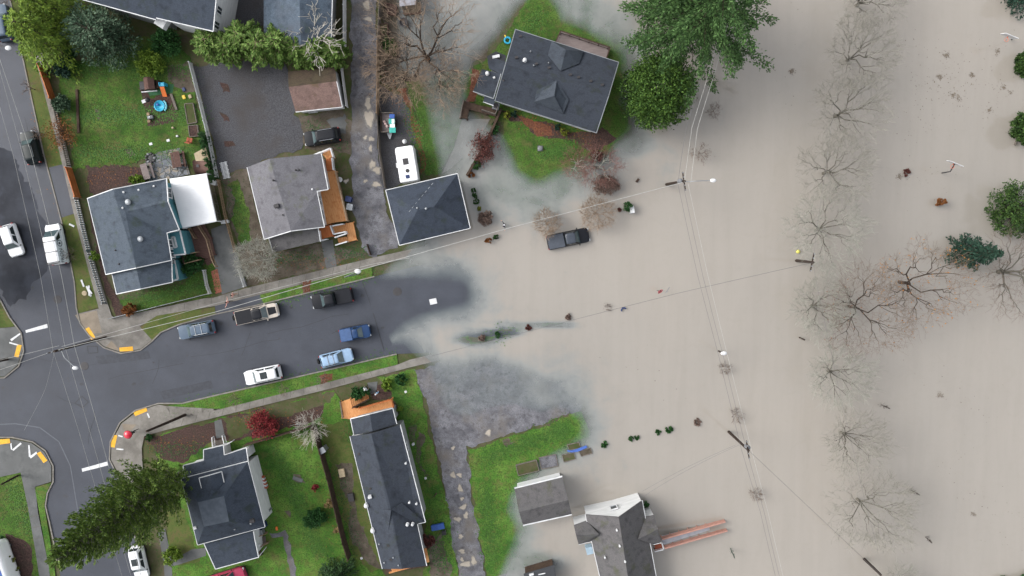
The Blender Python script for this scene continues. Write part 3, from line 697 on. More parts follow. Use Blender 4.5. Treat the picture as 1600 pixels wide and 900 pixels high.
# ---- blue-grey house on the corner, teal siding ---------------------------------------------------
h = House('house', 'blue-grey shingled corner house with teal siding and a bright white patio roof', 'house', (220, 375))
E_, RZ = 5.0, 6.9
NW, NP, NE, SE1, RV = (136.5, 310, E_), (176.5, 295.5, RZ), (260, 279, E_), (268, 406.7, E_), (213, 418.7, RZ)
rx = (196, 331, RZ - .1); rp_ = (262.7, 315.5, RZ - .5); re = (280, 358.7, E_); ri = (260.5, 364, E_); SW = (165.3, 429, E_)
h.wall([NW, NP, NE, (262.7, 315.5, E_), re, ri, SE1, RV, SW], MT['teal'], .35)
h.roof([NW, NP, RV, SW, NE, rp_, rx, re, ri, SE1], [[0, 1, 2, 3], [1, 4, 5, 6], [6, 5, 7, 8], [6, 8, 9, 2], [1, 6, 2]], sh_blue, trim=[[0, 3], [3, 2, 9], [4, 5, 7, 8], [8, 9], [0, 1, 4]])
h.wall([(174.7, 428, 4.6), (213, 419.5, 6.2), (268, 407.5, 4.6), (269.3, 441, 4.6), (220, 451.5, 6.2), (182, 459.5, 4.6)], MT['teal'], .35)
h.roof([(174.7, 427, 4.6), (213, 418, 6.3), (268, 406.5, 4.6), (269.3, 441, 4.6), (220, 451.5, 6.3), (182, 459.5, 4.6)], [[0, 1, 4, 5], [1, 2, 3, 4]], sh_blue, trim=[[0, 5], [5, 4, 3], [2, 3]])
tW, tE = [NW, NP, RV], [NP, NE, SE1]
for u, v, r, k in ((203, 316, .3, 'dome'), (222, 373.5, .3, 'dome')): h.vent(tE, u, v, r, .4, 'galv', k, 'roof_fan')
for u, v in ((195, 300.5), (218.5, 297), (193.5, 325), (242, 291)): h.vent(tE, u, v, .12, .3, 'white')
for u, v in ((181.5, 391), (187, 412.5)): h.vent(tW, u, v, .1, .25, 'iron')
for i, t in ((2, .5), (2, .2), (5, .5)): h.win(i, t, 1.2, 2.9, 1.3)
w0 = h.walls[0]
# lower teal bays and heat-pump boxes on the yard side
b = MB(); q = [W(261, 364, 3.6), W(281, 360, 3.6), W(290, 397, 3.6), W(269, 399, 3.6)][::-1]
bay = MB().prism([Vector((p.x, p.y, -.3)) for p in q], q).build('side_bay', MT['teal'], h.root)
t = MB()
for a, c in ((0, 1), (1, 2), (2, 3), (3, 0)): t.bar(q[a], q[c], .16, .16)
t.build('bay_trim', MT['white'], bay)
for u0, v0, u1, v1 in ((268, 371, 273, 369.5), (273, 369.5, 276, 386), (276, 386, 271, 387), (271, 387, 268, 371)):
    pass
t = MB(); fr = [W(268, 371, 3.64), W(272.5, 370, 3.64), W(276.5, 386, 3.64), (W(272, 387, 3.64))]
for a in range(4): t.bar(fr[a], fr[(a + 1) % 4], .18, .1)
wf = t.build('skylight', MT['white'], h.root); MB().prism([p - Vector((0, 0, .03)) for p in fr][::-1], [p + Vector((0, 0, .01)) for p in fr][::-1]).build('pane', MT['glass2'], wf)
q = [W(260, 409, 3), W(272, 406, 3), W(278, 436, 3), W(266, 440, 3)][::-1]
bay = MB().prism([Vector((p.x, p.y, -.3)) for p in q], q).build('side_bay', MT['teal'], h.root)
t = MB()
for a, c in ((0, 1), (1, 2), (2, 3), (3, 0)): t.bar(q[a], q[c], .22, .16)
t.build('bay_trim', MT['white'], bay)
for u, v in ((275, 406), (280, 422)):
    c = P(u, v); b = MB(); b.box(c + Vector((0, 0, .5)), (.95, 1.35, 1.0), R(-14)); o = b.build('heat_pump', MT['white'], h.root, bevel=.05)
    f = MB(); f.lathe(c + Vector((0, 0, 1.0)), [(.36, 0), (.36, .03), (.3, .03)], 16); f.build('fan_grille', MT['grey'] if u > 277 else MT['iron'], o)
pr = [(264.7, 279.3, 3.3), (322, 271, 3.1), (338, 345.5, 2.9), (284.5, 356.5, 3.1)]
o = h.roof(pr, [[0, 1, 2, 3]], MT['metalwhite'], .1, name='patio_roof', label='bright white ribbed patio roof', trim=[[1, 2], [2, 3]])
rb = MB(); pv = [V3(p) for p in pr]
for k in range(1, 22):
    a = pv[0].lerp(pv[3], k / 22); c = pv[1].lerp(pv[2], k / 22); rb.bar(a + Vector((0, 0, .02)), c + Vector((0, 0, .02)), .05, .05)
rb.build('roof_rib', MT['metalwhite'], o)
for p in pv[1:]:
    MB().box((p.x, p.y, p.z / 2 - .3), (.12, .12, p.z + .3)).build('patio_post', MT['white'], h.root)
deck(h.root, [(284, 357), (318, 349), (330, 372), (336, 398), (322, 404), (290, 396)], .9, MT['wood_brown'])
stairs(h.root, (284, 401), (286, 411), (309, 396), (313, 407), 1.9, .9, 6, MT['wood_brown'])
stairs(h.root, (320, 406), (331, 400), (328, 421), (336, 416), .85, .25, 5, MT['wood_brown'])
stairs(h.root, (300, 357), (312, 353), (308, 373), (318, 370), 1.3, .95, 5, MT['wood_brown'])
rail(h.root, [(308, 352), (322, 374), (330, 405), (336, 417)], .95, MT['wood_tan'], .9)
rail(h.root, [(288, 398), (306, 394)], 1.4, MT['wood_tan'], .9); rail(h.root, [(288, 412), (310, 406)], 1.4, MT['wood_tan'], .9)
rail(h.root, [(294, 357), (303, 372)], 1.0, MT['wood_tan'], .9)
rail(h.root, [(324, 271), (341, 344)], .3, MT['wood_grey'], 1.2)

# ---- brown-grey house with cedar deck ---------------------------------------------------------
h = House('house', 'brown-grey shingled house with a long new orange cedar deck', 'house', (450, 315))
E_, RZ = 3.7, 5.0
v = [(386, 261.3, E_), (420.7, 248, RZ), (502, 240, E_), (512.7, 296, E_), (495.3, 299, 4.1), (507, 354.7, E_), (455, 361, RZ), (412.7, 374, E_)]
h.wall(v, MT['whitewall'], .35)
h.roof(v, [[0, 1, 6, 7], [1, 2, 3, 4], [1, 4, 5, 6]], sh_grey, trim=[[0, 7], [2, 3, 4, 5], [7, 6, 5]], tm='white')
v2 = [(420, 372, 3.3), (455, 361.5, 3.6), (497, 356, 3.3), (500.7, 377.3, 2.9), (462, 386, 3.0), (426.5, 394.7, 2.9)]
h.wall(v2, MT['whitewall'], .3); h.roof(v2, [[0, 1, 4, 5], [1, 2, 3, 4]], sh_grey2, trim=[[0, 5], [2, 3]])
tri = [v[1], v[2], v[5]]
for u, vv, r, k, m in ((428, 282, .14, 'pipe', 'iron'), (463, 266, .12, 'pipe', 'iron'), (468, 266, .12, 'pipe', 'iron'), (433, 322, .26, 'box', 'iron'), (443, 336, .1, 'pipe', 'iron'), (489, 296, .12, 'pipe', 'white')): h.vent(tri, u, vv, r, .35, m, k)
for t in (.3, .7): h.win(2, t, 1.2, 1.6, 1.3)
D = h.root
deck(D, [(501, 238), (516, 232.5), (519.5, 245), (510, 248.5)], 1.6, MT['wood_new'], name='landing')
stairs(D, (510, 248.5), (519, 246), (510, 268), (520, 265.5), 1.55, 1.15, 8, MT['wood_orange'])
deck(D, [(505, 270), (521, 266), (525, 268), (543, 345), (520, 348), (508, 352), (507, 340), (495, 299), (511, 296)], 1.1, MT['wood_new'])
rail(D, [(524, 268), (542, 345)], 1.1, MT['wood_tan'], 1.0, name='deck_fence', w_=.2)
deck(D, [(497.5, 357), (516, 351), (521, 369), (503, 373)], 1.1, MT['wood_orange'], name='porch_deck')
stairs(D, (519.5, 354), (521.5, 365), (540, 350), (542, 362), 1.05, .6, 6, MT['wood_new'])
deck(D, [(540, 349), (552, 347), (557.5, 375), (544, 378)], .6, MT['wood_new'], name='landing')
stairs(D, (542, 370), (544, 378), (524, 373.5), (527, 382), .55, .1, 6, MT['wood_new'])
for px, z, z2 in (([(501, 238), (516, 231.5), (520, 245)], 1.6, None), ([(518.5, 247), (520.5, 265)], 1.5, 1.2), ([(488, 243), (501, 237.5)], 1.0, 1.6), ([(519, 353), (536, 350)], 1.05, .7), ([(516, 353), (521, 366), (540, 362), (541, 365), (523, 371)], 1.0, None), ([(524, 383), (542, 377.5)], .15, .5), ([(502, 376), (510, 374)], 1.1, None)):
    rail(D, px, z, MT['white'], .95, z2=z2, w_=.16)

# ---- top-left grey house -------------------------------------------------------
h = House('house', 'large charcoal-roofed house cut by the top edge, beside the lawn', 'house', (240, 0))
v = [(128, -1, 6.0), (244, 31, 6.0), (252, -70, 8), (135, -80, 8)]
h.wall(v, MT['greywall'], .4)
h.roof(v, [[0, 1, 2, 3]], sh_dark2, trim=[[0, 1]])
v = [(244, 28, 6.5), (333, 49, 6.5), (345, -80, 8), (252, -80, 8)]
h.wall(v, MT['whitewall'], .4)
h.roof(v, [[0, 1, 2, 3]], sh_dark2, trim=[[0, 1], [1, 2]])
for t in (.08, .3): h.win(1, t, .9, 3.9, 1.5, 1)
b = MB(); b.bar(W(248, 29, 4.2), W(262, 38, 4.2), 1.6, .9); b.build('bay_window', MT['white'], h.root)
q = [W(337, 0, 3.1), W(352, 0, 3.1), W(346, 48, 3.1), W(331, 44, 3.1)]
b = MB(); b.prism([Vector((p.x, p.y, -.2)) for p in q][::-1], q[::-1]); o = b.build('side_wing', MT['greywall'], h.root)
sheet('driveway', [(366, -40), (415, -40), (412, 40), (380, 40), (352, 60)], .04, MT['gravel_dark'])
# ---- neighbour with blue-grey roof
h = House('house', 'blue-grey roofed house at the top edge behind the bamboo', 'house', (468, 20))
v = [(412, -60, 3.6), (412, 62, 3.6), (470, 70, 5.2), (517, 72, 3.6), (521, -60, 3.6), (466, -60, 5.2)]
h.wall(v, MT['greywall'], .4); h.roof(v, [[0, 1, 2, 5], [5, 2, 3, 4]], sh_blue2, trim=[[3, 4]])
# ---- brown shed
h = House('shed', 'small brown-roofed shed at the edge of the dark gravel lot', 'shed', (495, 150))
v = [(451, 136, 3.9), (526, 127, 3.9), (535, 167, 2.6), (462, 175, 2.6), (450, 112, 2.7), (523, 104, 2.7)]
h.wall([v[4], v[0], v[3], v[2], v[1], v[5]], MT['whitewall'], .25)
h.roof(v[:4], [[0, 1, 2, 3]], sh_brown, trim=[[1, 2], [2, 3]]); h.roof([v[0], v[1], v[5], v[4]], [[0, 1, 2, 3]], sh_moss, label='dark mossy rear slope')
h.win(2, .25, .9, .1, 1.9, name='door', glass='white', div=False); h.win(2, .7, .9, 1.0, .8)

# ---- hip-roof garage
h = House('garage', 'square hip-roofed navy-grey garage standing where the floodwater begins', 'garage', (668, 328))
v = [(602.7, 297.3, 2.9), (714.7, 271.2, 2.9), (734.7, 356.5, 2.9), (624, 383.2, 2.9), (652.5, 328, 4.9), (678.7, 322.5, 4.9)]
h.wall(v[:4], MT['greywall'], .45); h.roof(v, [[0, 1, 5, 4], [1, 2, 5], [2, 3, 4, 5], [3, 0, 4]], sh_garage, trim=[[0, 1, 2, 3, 0]], tw=.12)
h.vent([v[2], v[3], v[4]], 666, 326, .14, .2, 'galv'); h.vent([v[0], v[1], v[5]], 652, 325, .12, .2, 'galv')
for i in (.25, .7): h.win(2, i, 2.6, .1, 2.1, name='garage_door', glass='white', div=False)
sm = MB(); 
for k in range(12):
    a = on_plane([W(*v[0]), W(*v[1]), W(*v[5])], 619 + (679 - 619) * k / 12, 355 - (355 - 283) * k / 12, .012); c = on_plane([W(*v[0]), W(*v[1]), W(*v[5])], 619 + 60 * (k + .5) / 12, 355 - 72 * (k + .5) / 12, .012)
    if k > 3: sm.bar(a, c, .07, .01)
sm.build('chalk_line', MT['galv'], h.root)

# ---- big dark house in the flood
h = House('house', 'big charcoal-roofed house with dormers on a flooded green lawn', 'house', (868, 128))
E_, RZ = 3.7, 7.2
NWc, NEc, SEc, SWc, RW, RE = (805.3, 45.9, E_), (966.7, 97.3, E_), (932, 207.5, E_), (773.3, 157.3, E_), (789.5, 101, RZ), (951, 150, RZ)
v = [NWc, NEc, SEc, SWc, RW, RE]
h.wall([NWc, NEc, RE, SEc, SWc, RW], MT['whitewall'], .5)
h.roof(v, [[0, 1, 5, 4], [4, 5, 2, 3]], sh_dark, trim=[[0, 1], [3, 2], [0, 4, 3], [1, 5, 2]], tm='galv', tw=.1)
n_ = [W(*NWc), W(*NEc), W(*RE)]; s_ = [W(*SWc), W(*SEc), W(*RE)]
sh_dorm = shingle('green_grey_shingles', (56, 62, 71), (74, 81, 90), R(-15), (62, 69, 78))
def rp2(tri, u, v_, off): return on_plane(tri, u, v_, off)
A = rp2(s_, 870, 125, .05); B = rp2(s_, 866, 150, 1.0); c1 = rp2(s_, 839, 141, .1); c2 = rp2(s_, 834, 159, .25); c3_ = rp2(s_, 880, 177, .25); c4 = rp2(s_, 889, 156, .1)
h.roof([A, B, c1, c2, c3_, c4], [[0, 2, 3, 1], [1, 3, 4], [0, 1, 4, 5]], sh_dorm, .2, name='dormer_roof')
A = rp2(n_, 876, 111, .05); B = rp2(n_, 884, 78, 1.0); c1 = rp2(n_, 856, 86, .1); c2 = rp2(n_, 862, 64, .25); c3_ = rp2(n_, 912, 80, .25); c4 = rp2(n_, 905, 99, .1)
h.roof([A, B, c1, c2, c3_, c4], [[0, 2, 3, 1], [1, 3, 4], [0, 1, 4, 5]], sh_dorm, .2, name='dormer_roof')
h.vent(n_, 820, 94.5, .2, .35, 'white', 'dome', 'roof_fan')
for u, v_ in ((807, 90), (838, 100), (858, 106), (813, 57), (891, 117), (904, 121), (923, 127), (941, 133)): h.vent(n_, u, v_, .16, .12, 'iron', 'box')
for u, v_ in ((829, 81), (834, 103), (857, 99)): h.vent(n_, u, v_, .09, .3, 'galv')
h.vent(s_, 787, 126, .12, .2, 'iron')
for t in (.08, .16, .3, .5, .72): h.win(1, t, 1.3, 1.5, 1.3)
v = [(782.7, 115.3, 3.2), (771, 154, 3.0), (739, 142.7, 2.9), (753, 108, 3.0)]
h.wall(v, MT['whitewall'], .35); h.roof(v, [[0, 1, 2, 3]], sh_dark, trim=[[2, 1], [1, 0]], tm='galv', label='low dark porch roof', tw=.1)
tri = v[:3]; h.vent(tri, 761.5, 115, .2, .25, 'white', 'dome'); h.vent(tri, 772, 121.5, .12, .2, 'white', 'box')
v = [(764, 107, 2.9), (762, 96, 2.9), (774, 91, 3.0), (791, 97, 3.2), (784, 117, 3.2)]
h.wall(v, MT['greywall'], .3); h.roof(v, [[0, 1, 2, 3, 4]], sh_dark, name='bay_roof')
v = [(761, 88, 2.4), (775, 80, 2.4), (791, 87, 2.6), (789, 97, 2.8), (763, 102, 2.5)]
h.roof(v, [[0, 1, 2, 3, 4]], flat('black_membrane', (38, 40, 46), .7), name='bay_canopy')
b = MB().box(W(775, 88.5, 2.75), (.9, .35, .3), R(12)); b.build('roof_box', MT['white'], h.root)
v = [(757, 150, 2.5), (774, 155, 2.6), (771, 165, 2.3), (755, 159, 2.2)]
h.roof(v, [[0, 1, 2, 3]], flat('dark_awning', (44, 54, 66), .6), .06, name='awning', trim=[[3, 2]])
deck(h.root, [(724, 157), (754, 166), (776, 169), (774, 182), (760, 178), (733, 171), (730, 186), (720, 184)], .7, MT['wood_dark'])
rail(h.root, [(753, 171), (774, 178), (778, 166)], .7, MT['wood_grey'], .9); rail(h.root, [(718, 184), (724, 156)], .7, MT['wood_grey'], .9)
c = W(775, 167, .8); b = MB(); b.box(c + Vector((0, 0, .35)), (.85, .85, .7), R(-14)); o = b.build('heat_pump', MT['grey'], h.root, bevel=.04); MB().lathe(c + Vector((0, 0, .7)), [(.34, 0), (.34, .03), (.1, .03)], 14).build('fan_grille', MT['iron'], o)
deck(h.root, [(876, 49), (953, 75), (947, 92), (868, 66)], .8, MT['deckgrey'], name='back_deck')
rail(h.root, [(868, 66), (876, 48), (953, 74), (948, 90)], .8, MT['wood_dark'], .95, w_=.14)

# ---- dark slate house bottom left ---------------------------------------------------------
h = House('house', 'dark slate hip-roofed house with flat roof crown and white side wall', 'house', (350, 780))
E_, RZ = 4.6, 6.6
c0, c1, c2, c3_, f0, f1, f2, f3 = (283.3, 748, E_), (387.3, 720.8, E_), (414, 823.2, E_), (308.7, 851.5, E_), (309, 785, RZ), (350, 775, RZ), (358, 814.7, RZ), (318.8, 823, RZ)
v = [c0, c1, c2, c3_, f0, f1, f2, f3]
h.wall([c0, c1, c2, c3_], MT['whitewall'], .4)
h.roof(v, [[0, 1, 5, 4], [1, 2, 6, 5], [2, 3, 7, 6], [3, 0, 4, 7]], sh_dark2, trim=[[0, 1, 2, 3, 0]])
h.roof([f0, f1, f2, f3], [[0, 1, 2, 3]], mat('flat_roof_felt', [c3(74, 82, 92), c3(88, 96, 106)], .8, 1.5, 6, .3, second=[(.6, c3(66, 74, 84), .5, .75)]), .12, name='roof_crown')
n_ = [W(*c0), W(*c1), W(*f1)]
A = on_plane(n_, 330, 776, .05); B = on_plane(n_, 329, 742, 1.35); e1 = on_plane(n_, 311, 747, .5); e2 = on_plane(n_, 346, 737, .5); k1 = on_plane(n_, 315, 763, .1); k2 = on_plane(n_, 350, 754, .1)
h.roof([A, B, e1, e2, k1, k2], [[0, 4, 2, 1], [0, 1, 3, 5]], sh_dark2, .14, name='dormer_roof', trim=[[4, 2, 1, 3, 5]])
w_ = [W(*c2), W(*c3_), W(*f3)]
h.vent(w_, 368, 826, .1, .3, 'galv'); h.vent(w_, 393, 817, .12, .3, 'galv'); h.vent(w_, 395, 813, .25, .3, 'iron', 'box'); h.vent([W(*c3_), W(*c0), W(*f0)], 306, 824, .18, .3, 'white', 'box', 'satellite_mount')
v = [(286, 727.5, 3.4), (318, 719.5, 3.4), (318, 702.7, 3.2), (349, 695.5, 3.2), (350.5, 711, 3.4), (384.7, 699.5, 3.4), (388, 722, 4.1), (289, 748, 4.1)]
h.wall(v, MT['whitewall'], .35); h.roof(v, [[0, 1, 4, 5, 6, 7], [1, 2, 3, 4]], sh_dark2, trim=[[7, 0, 1, 2, 3, 4, 5, 6]], name='porch_roof')
v = [(318.8, 850, 4.0), (396, 830, 4.0), (398, 842, 3.9), (404, 870.7, 3.4), (336.7, 889.3, 3.4)]
h.wall(v, MT['whitewall'], .35); h.roof(v, [[0, 1, 2, 3, 4]], sh_dark2, trim=[[0, 4, 3, 2, 1]], name='rear_roof')
for t, w2 in ((.9, 1.0), (.74, 1.2), (.58, 1.2), (.45, 1.0), (.2, .8)): h.win(2, t, w2, 2.2, 1.3, 0, 'glass2'); 
h.win(6, .3, .8, 1.5, 1.2, 1); h.win(6, .65, .8, 1.5, 1.2, 1)
stairs(h.root, (335, 697), (349, 694), (332, 684), (346, 681), 1.0, .1, 5, MT['wood_grey'])
rail(h.root, [(332, 698), (331, 684)], 1, MT['white'], .9, z2=.2); rail(h.root, [(350, 694), (347, 681)], 1, MT['white'], .9, z2=.2)
rail(h.root, [(350, 697), (362, 690)], .8, MT['white'], .9)
deck(h.root, [(398, 842), (404, 840), (408, 868), (403, 870)], 1.1, MT['wood_dark'], name='back_porch')
stairs(h.root, (404, 841), (406, 853), (422, 835), (423, 846), 1.0, .1, 5, MT['wood_grey'])
rail(h.root, [(402, 839), (416, 834)], 1, MT['wood_tan'], .8, z2=.3); rail(h.root, [(404, 856), (418, 849)], 1, MT['wood_tan'], .8, z2=.3); rail(h.root, [(404, 870), (413, 859)], 1, MT['white'], .8)
for u, v_ in ((409, 829), (413, 818)): MB().box(P(u, v_) + Vector((0, 0, .45)), (.8, .7, .9), .3).build('heat_pump', MT['galv'] if u < 411 else MT['navy'], h.root, bevel=.04)
MB().ball(W(404.5, 852, 2), .22, .22, .22).build('porch_lamp', MT['white'], h.root, smooth=True)
MB().bar(P(424, 792) + Vector((0, 0, .5)), P(420, 796) + Vector((0, 0, .5)), .5, 1).build('gas_meter', MT['galv'], h.root)
for k in range(7): MB().box(P(412 + k * .9, 744 + k * 2.6) + Vector((0, 0, .3)), (.4, .25, .5), R(-15)).build('stacked_block', MT['white'] if k % 2 else MT['terra'], h.root)

# ---- long dark house ---------------------------------------------------------
h = House('house', 'long narrow charcoal-roofed house with cedar steps and new timber at both ends', 'house', (605, 770))
E_, RZ = 4.3, 5.7
v = [(546.7, 682, E_), (580, 677.5, RZ), (625.3, 664, E_), (664.8, 816, E_), (652, 818.7, E_), (666.7, 884, E_), (628, 889, RZ), (597.3, 889, E_)]
r_ = (611, 796, RZ)
h.wall([v[0], v[1], v[2], v[3], v[4], v[5], v[6], v[7]], MT['greywall'], .35)
h.roof(v + [r_], [[0, 1, 8, 6, 7], [1, 2, 3, 4, 8], [8, 4, 5, 6]], sh_dark, trim=[[0, 7], [2, 3, 4, 5]])
vn = [(547.5, 654.5, 3.9), (613.5, 638, 3.9), (620, 662.5, 3.9), (582, 674, 5.0), (553, 680, 3.9), (578, 647, 5.0)]
h.wall(vn[:3] + vn[4:5], MT['greywall'], .35)
h.roof(vn, [[0, 5, 3, 4], [5, 1, 2, 3]], sh_dark, trim=[[4, 0, 5, 1, 2]])
e_ = [W(*v[2]), W(*v[3]), W(*v[1])]; ew = [W(*v[0]), W(*v[7]), W(*v[1])]
A = on_plane(e_, 628, 786, .05); B = on_plane(e_, 662, 815, .06); C_ = on_plane(e_, 652, 819, .3); D_ = on_plane(e_, 612, 796, .35)
h.roof([A, B, C_, D_], [[0, 1, 2, 3]], sh_dark, .1, name='cross_gable_roof')
A = on_plane(ew, 596, 796, .05); B = on_plane(ew, 584, 828, .15); D_ = on_plane(ew, 611, 797, .3); C_ = on_plane(ew, 606, 835, .05)
h.roof([A, B, C_, D_], [[0, 1, 2, 3]], sh_dark, .1, name='cross_gable_roof')
for u, v_ in ((634.5, 723), (640, 784), (651, 786)): h.vent(e_, u, v_, .15, .35, 'white')
for u, v_ in ((637, 818.5), (645, 818)): h.vent(e_, u, v_, .16, .35, 'white', 'dome')
for u, v_ in ((561, 709), (579, 763), (607, 852), (611, 874)): h.vent(ew, u, v_, .14, .15, 'iron', 'box')
for u, v_ in ((593, 849), (601, 878), (615, 870), (623, 882)): h.vent(ew, u, v_, .1, .3, 'galv')
h.vent(ew, 579, 775, .2, .5, 'white', 'box', 'roof_aerial')
for u, v_ in ((573, 789), (583, 828)): h.vent(ew, u, v_, .26, .3, 'white', 'dome', 'satellite_dish')
for t in (.12,): h.win(6, .88, 1.3, 1.6, 1.3)
h.win(6, .45, 1, 1.6, 1.2); h.win(4, .75, 1, 1.6, 1.3)
dk = deck(h.root, [(531, 628.7), (547, 623), (551, 637), (560, 638), (612, 624), (614, 637), (548, 655), (534, 653.5)], 1.2, MT['wood_new'], name='front_deck')
stairs(h.root, (548, 625), (551, 637), (574, 613), (577, 623), 1.15, .2, 9, MT['wood_new'])
rail(h.root, [(560, 639), (611, 625), (614, 637)], 1.2, MT['wood_orange'], .9); rail(h.root, [(550, 638), (576, 624)], 1.1, MT['wood_dark'], .9, z2=.3); rail(h.root, [(531, 628), (535, 653)], 1.2, MT['wood_grey'], .4)
deck(h.root, [(600, 888), (667, 878), (669, 885), (603, 896)], 1.0, MT['wood_dark'], name='back_porch')
MB().bar(W(612, 889, 3.3), W(654, 877, 3.3), .9, .3).build('porch_beam', MT['wood_new'], h.root); MB().bar(W(608, 895, 3.4), W(652, 883, 3.4), .16, .2).build('porch_beam', MT['wood_new'], h.root)
MB().bar(W(664, 857, 3), W(669, 878, 2.8), .35, .2).build('porch_beam', MT['wood_new'], h.root)

# ---- small garage in the flood
h = House('garage', 'small grey gable-roofed garage surrounded by floodwater beside the green lawn', 'garage', (848, 785))
v = [(804, 763.5, 2.6), (878.7, 744.8, 2.6), (888, 781.3, 3.7), (893.3, 803.5, 2.6), (817.3, 820.5, 2.6), (811, 800, 3.7)]
h.wall(v, MT['whitewall'], .3); h.roof(v, [[0, 1, 2, 5], [5, 2, 3, 4]], sh_grey2, trim=[[0, 1], [3, 4]], tw=.25)
# ---- white gable house in the flood
h = House('house', 'grey-roofed house with a white gable wall and a red-railed ramp in the flood', 'house', (965, 860))
pk, rb_ = (966.7, 808, 5.9), (990, 960, 5.9)
wl = [W(911.5, 790.7, -.6), W(997.3, 770.7, -.6)]
v = [(914.7, 804, 3.0), pk, (1003.2, 782, 3.0), (1036, 960, 3.0), rb_, (951, 960, 3.0)]
h.wall(v, MT['whitewall'], .08); h.roof(v, [[0, 1, 4, 5], [1, 2, 3, 4]], sh_grey2, trim=[[0, 5], [2, 3]], tw=.14)
v2 = [(896.5, 821, 2.9), (916, 814, 2.9), (936, 834.7, 4.5), (924, 846, 2.9), (904, 850.7, 2.9), (900, 836, 4.2)]
h.wall([v2[0], (935, 812, 2.9), (940, 842, 2.9), v2[4], v2[5]], MT['whitewall'], .08); h.roof(v2, [[0, 1, 2, 5], [5, 2, 3, 4]], sh_grey2, trim=[[4, 3]])
v2 = [(1022.7, 805, 2.9), (1028, 827, 4.2), (1033.3, 848, 2.9), (1021, 850.7, 2.9), (997, 842.7, 4.4), (1009, 807.5, 2.9)]
h.wall([v2[0], v2[1], v2[2], (990, 850, 2.9), (990, 812, 2.9)], MT['whitewall'], .08); h.roof(v2, [[0, 1, 4, 5], [1, 2, 3, 4]], sh_grey2, trim=[[2, 3]])
q0 = W(924, 790, 1.7)
def gable_win(u0, v0, u1, v1, z0, z1, gl='glass'):
    a, c = W(u0, v0, z0), W(u1, v1, z0); e = (c - a); e.z = 0; ln = e.length; rz = math.atan2(e.y, e.x); nrm = Vector((-e.y, e.x, 0)).normalized(); m_ = (a + c) / 2
    k0 = Vector(((wl[0].x), wl[0].y, 0)); nn = nrm if nrm.y > 0 else -nrm
    d = (k0 - m_).dot(nn); m_ = m_ + nn * (d + .02); m_.z = (z0 + z1) / 2
    f = MB()
    for dx, dz, sx, sz in ((0, (z1 - z0) / 2, ln + .2, .12), (0, -(z1 - z0) / 2, ln + .25, .12), (-ln / 2, 0, .12, z1 - z0), (ln / 2, 0, .12, z1 - z0)):
        f.box(m_ + e.normalized() * dx + Vector((0, 0, dz)) + nn * .05, (sx, .14, sz), rz)
    o = f.build('window', MT['white'], h.root); MB().box(m_ + nn * .01, (ln, .05, z1 - z0), rz).build('pane', MT[gl], o)
gable_win(928, 796, 942, 792.5, 1.6, 2.5); gable_win(955, 799, 965, 796, 2.2, 3.4); gable_win(970, 786, 986, 782, 1.3, 2.6, 'glass2')
deck(h.root, [(1023, 852), (1034, 848.5), (1037, 858), (1025, 862)], 1.0, MT['terra'], name='porch'); rail(h.root, [(1023, 862), (1037, 858.5), (1034, 848)], 1.0, MT['white'], .5, w_=.16)
a, c, d_, e_ = W(1033, 838, .9), W(1128, 814, -.25), W(1129, 822, -.25), W(1036, 851, .9)
MB().prism([p - Vector((0, 0, .12)) for p in (e_, d_, c, a)], [e_, d_, c, a]).build('ramp', mat('ramp_deck', [c3(166, 170, 180), c3(186, 190, 198)], .6, 1.2, 5, .4), h.root)
for p0, p1 in (((1033, 838), (1130, 811)), ((1037, 852), (1133, 825))):
    b = MB(); A = W(p0[0], p0[1], 1.0); B = W(p1[0], p1[1], -.2)
    for k in range(8):
        p = A.lerp(B, k / 7); b.box(p + Vector((0, 0, .3)), (.1, .1, 1.3))
    for hh in (.95, .6, .25): b.bar(A + Vector((0, 0, hh)), B + Vector((0, 0, hh)), .1 if hh < .9 else .18, .05)
    b.bar(A + Vector((0, 0, .45)), B + Vector((0, 0, .45)), .03, .75); b.build('ramp_railing', flat('faded_red_rail', (182, 138, 124), .8), h.root)
for u, v_ in ((963.5, 827.5), (968, 852), (976.5, 876.5), (945, 870)): h.vent([V3(v[0]), V3(pk), V3(rb_)], u, v_, .13, .3, 'white')
h.vent([V3(v[2]), V3(pk), V3(rb_)], 1014, 842.5, .12, .3, 'white')
b = MB().box(P(919, 852) + Vector((0, 0, .9)), (.9, 1, 1.6), .25); b.build('outside_cupboard', flat('pale_blue', (150, 172, 188), .6), h.root, bevel=.03)
# ---- dark low shed at the bottom edge
h = House('shed', 'dark flat-roofed lean-to at the bottom edge beside the flooded drive', 'shed', (845, 905))
v = [(818, 897, 2.3), (866, 883, 2.3), (878, 960, 2.3), (832, 975, 2.3)]
h.wall(v, MT['wood_dark'], .2); o = h.roof(v, [[0, 1, 2, 3]], flat('black_felt', (58, 60, 64), .8), .12)
MB().bar(W(827, 898.5, 2.4), W(834, 896.5, 2.4), .25, .2).build('roof_batten', MT['white'], o); MB().bar(W(841, 898, 2.4), W(852, 895.5, 2.4), .1, .12).build('roof_batten', MT['white'], o)
# ---- flooded outbuildings at the top
h = House('shed', 'small grey-roofed shed at the top edge among bare trees', 'shed', (632, -8))
v = [(624, -60, 2.3), (624, 10, 2.3), (650, 7, 2.3), (650, -60, 2.3)]
h.wall(v, MT['wood_grey'], .15); h.roof(v, [[0, 1, 2, 3]], flat('grey_sheet_roof', (150, 150, 158), .6), .08)
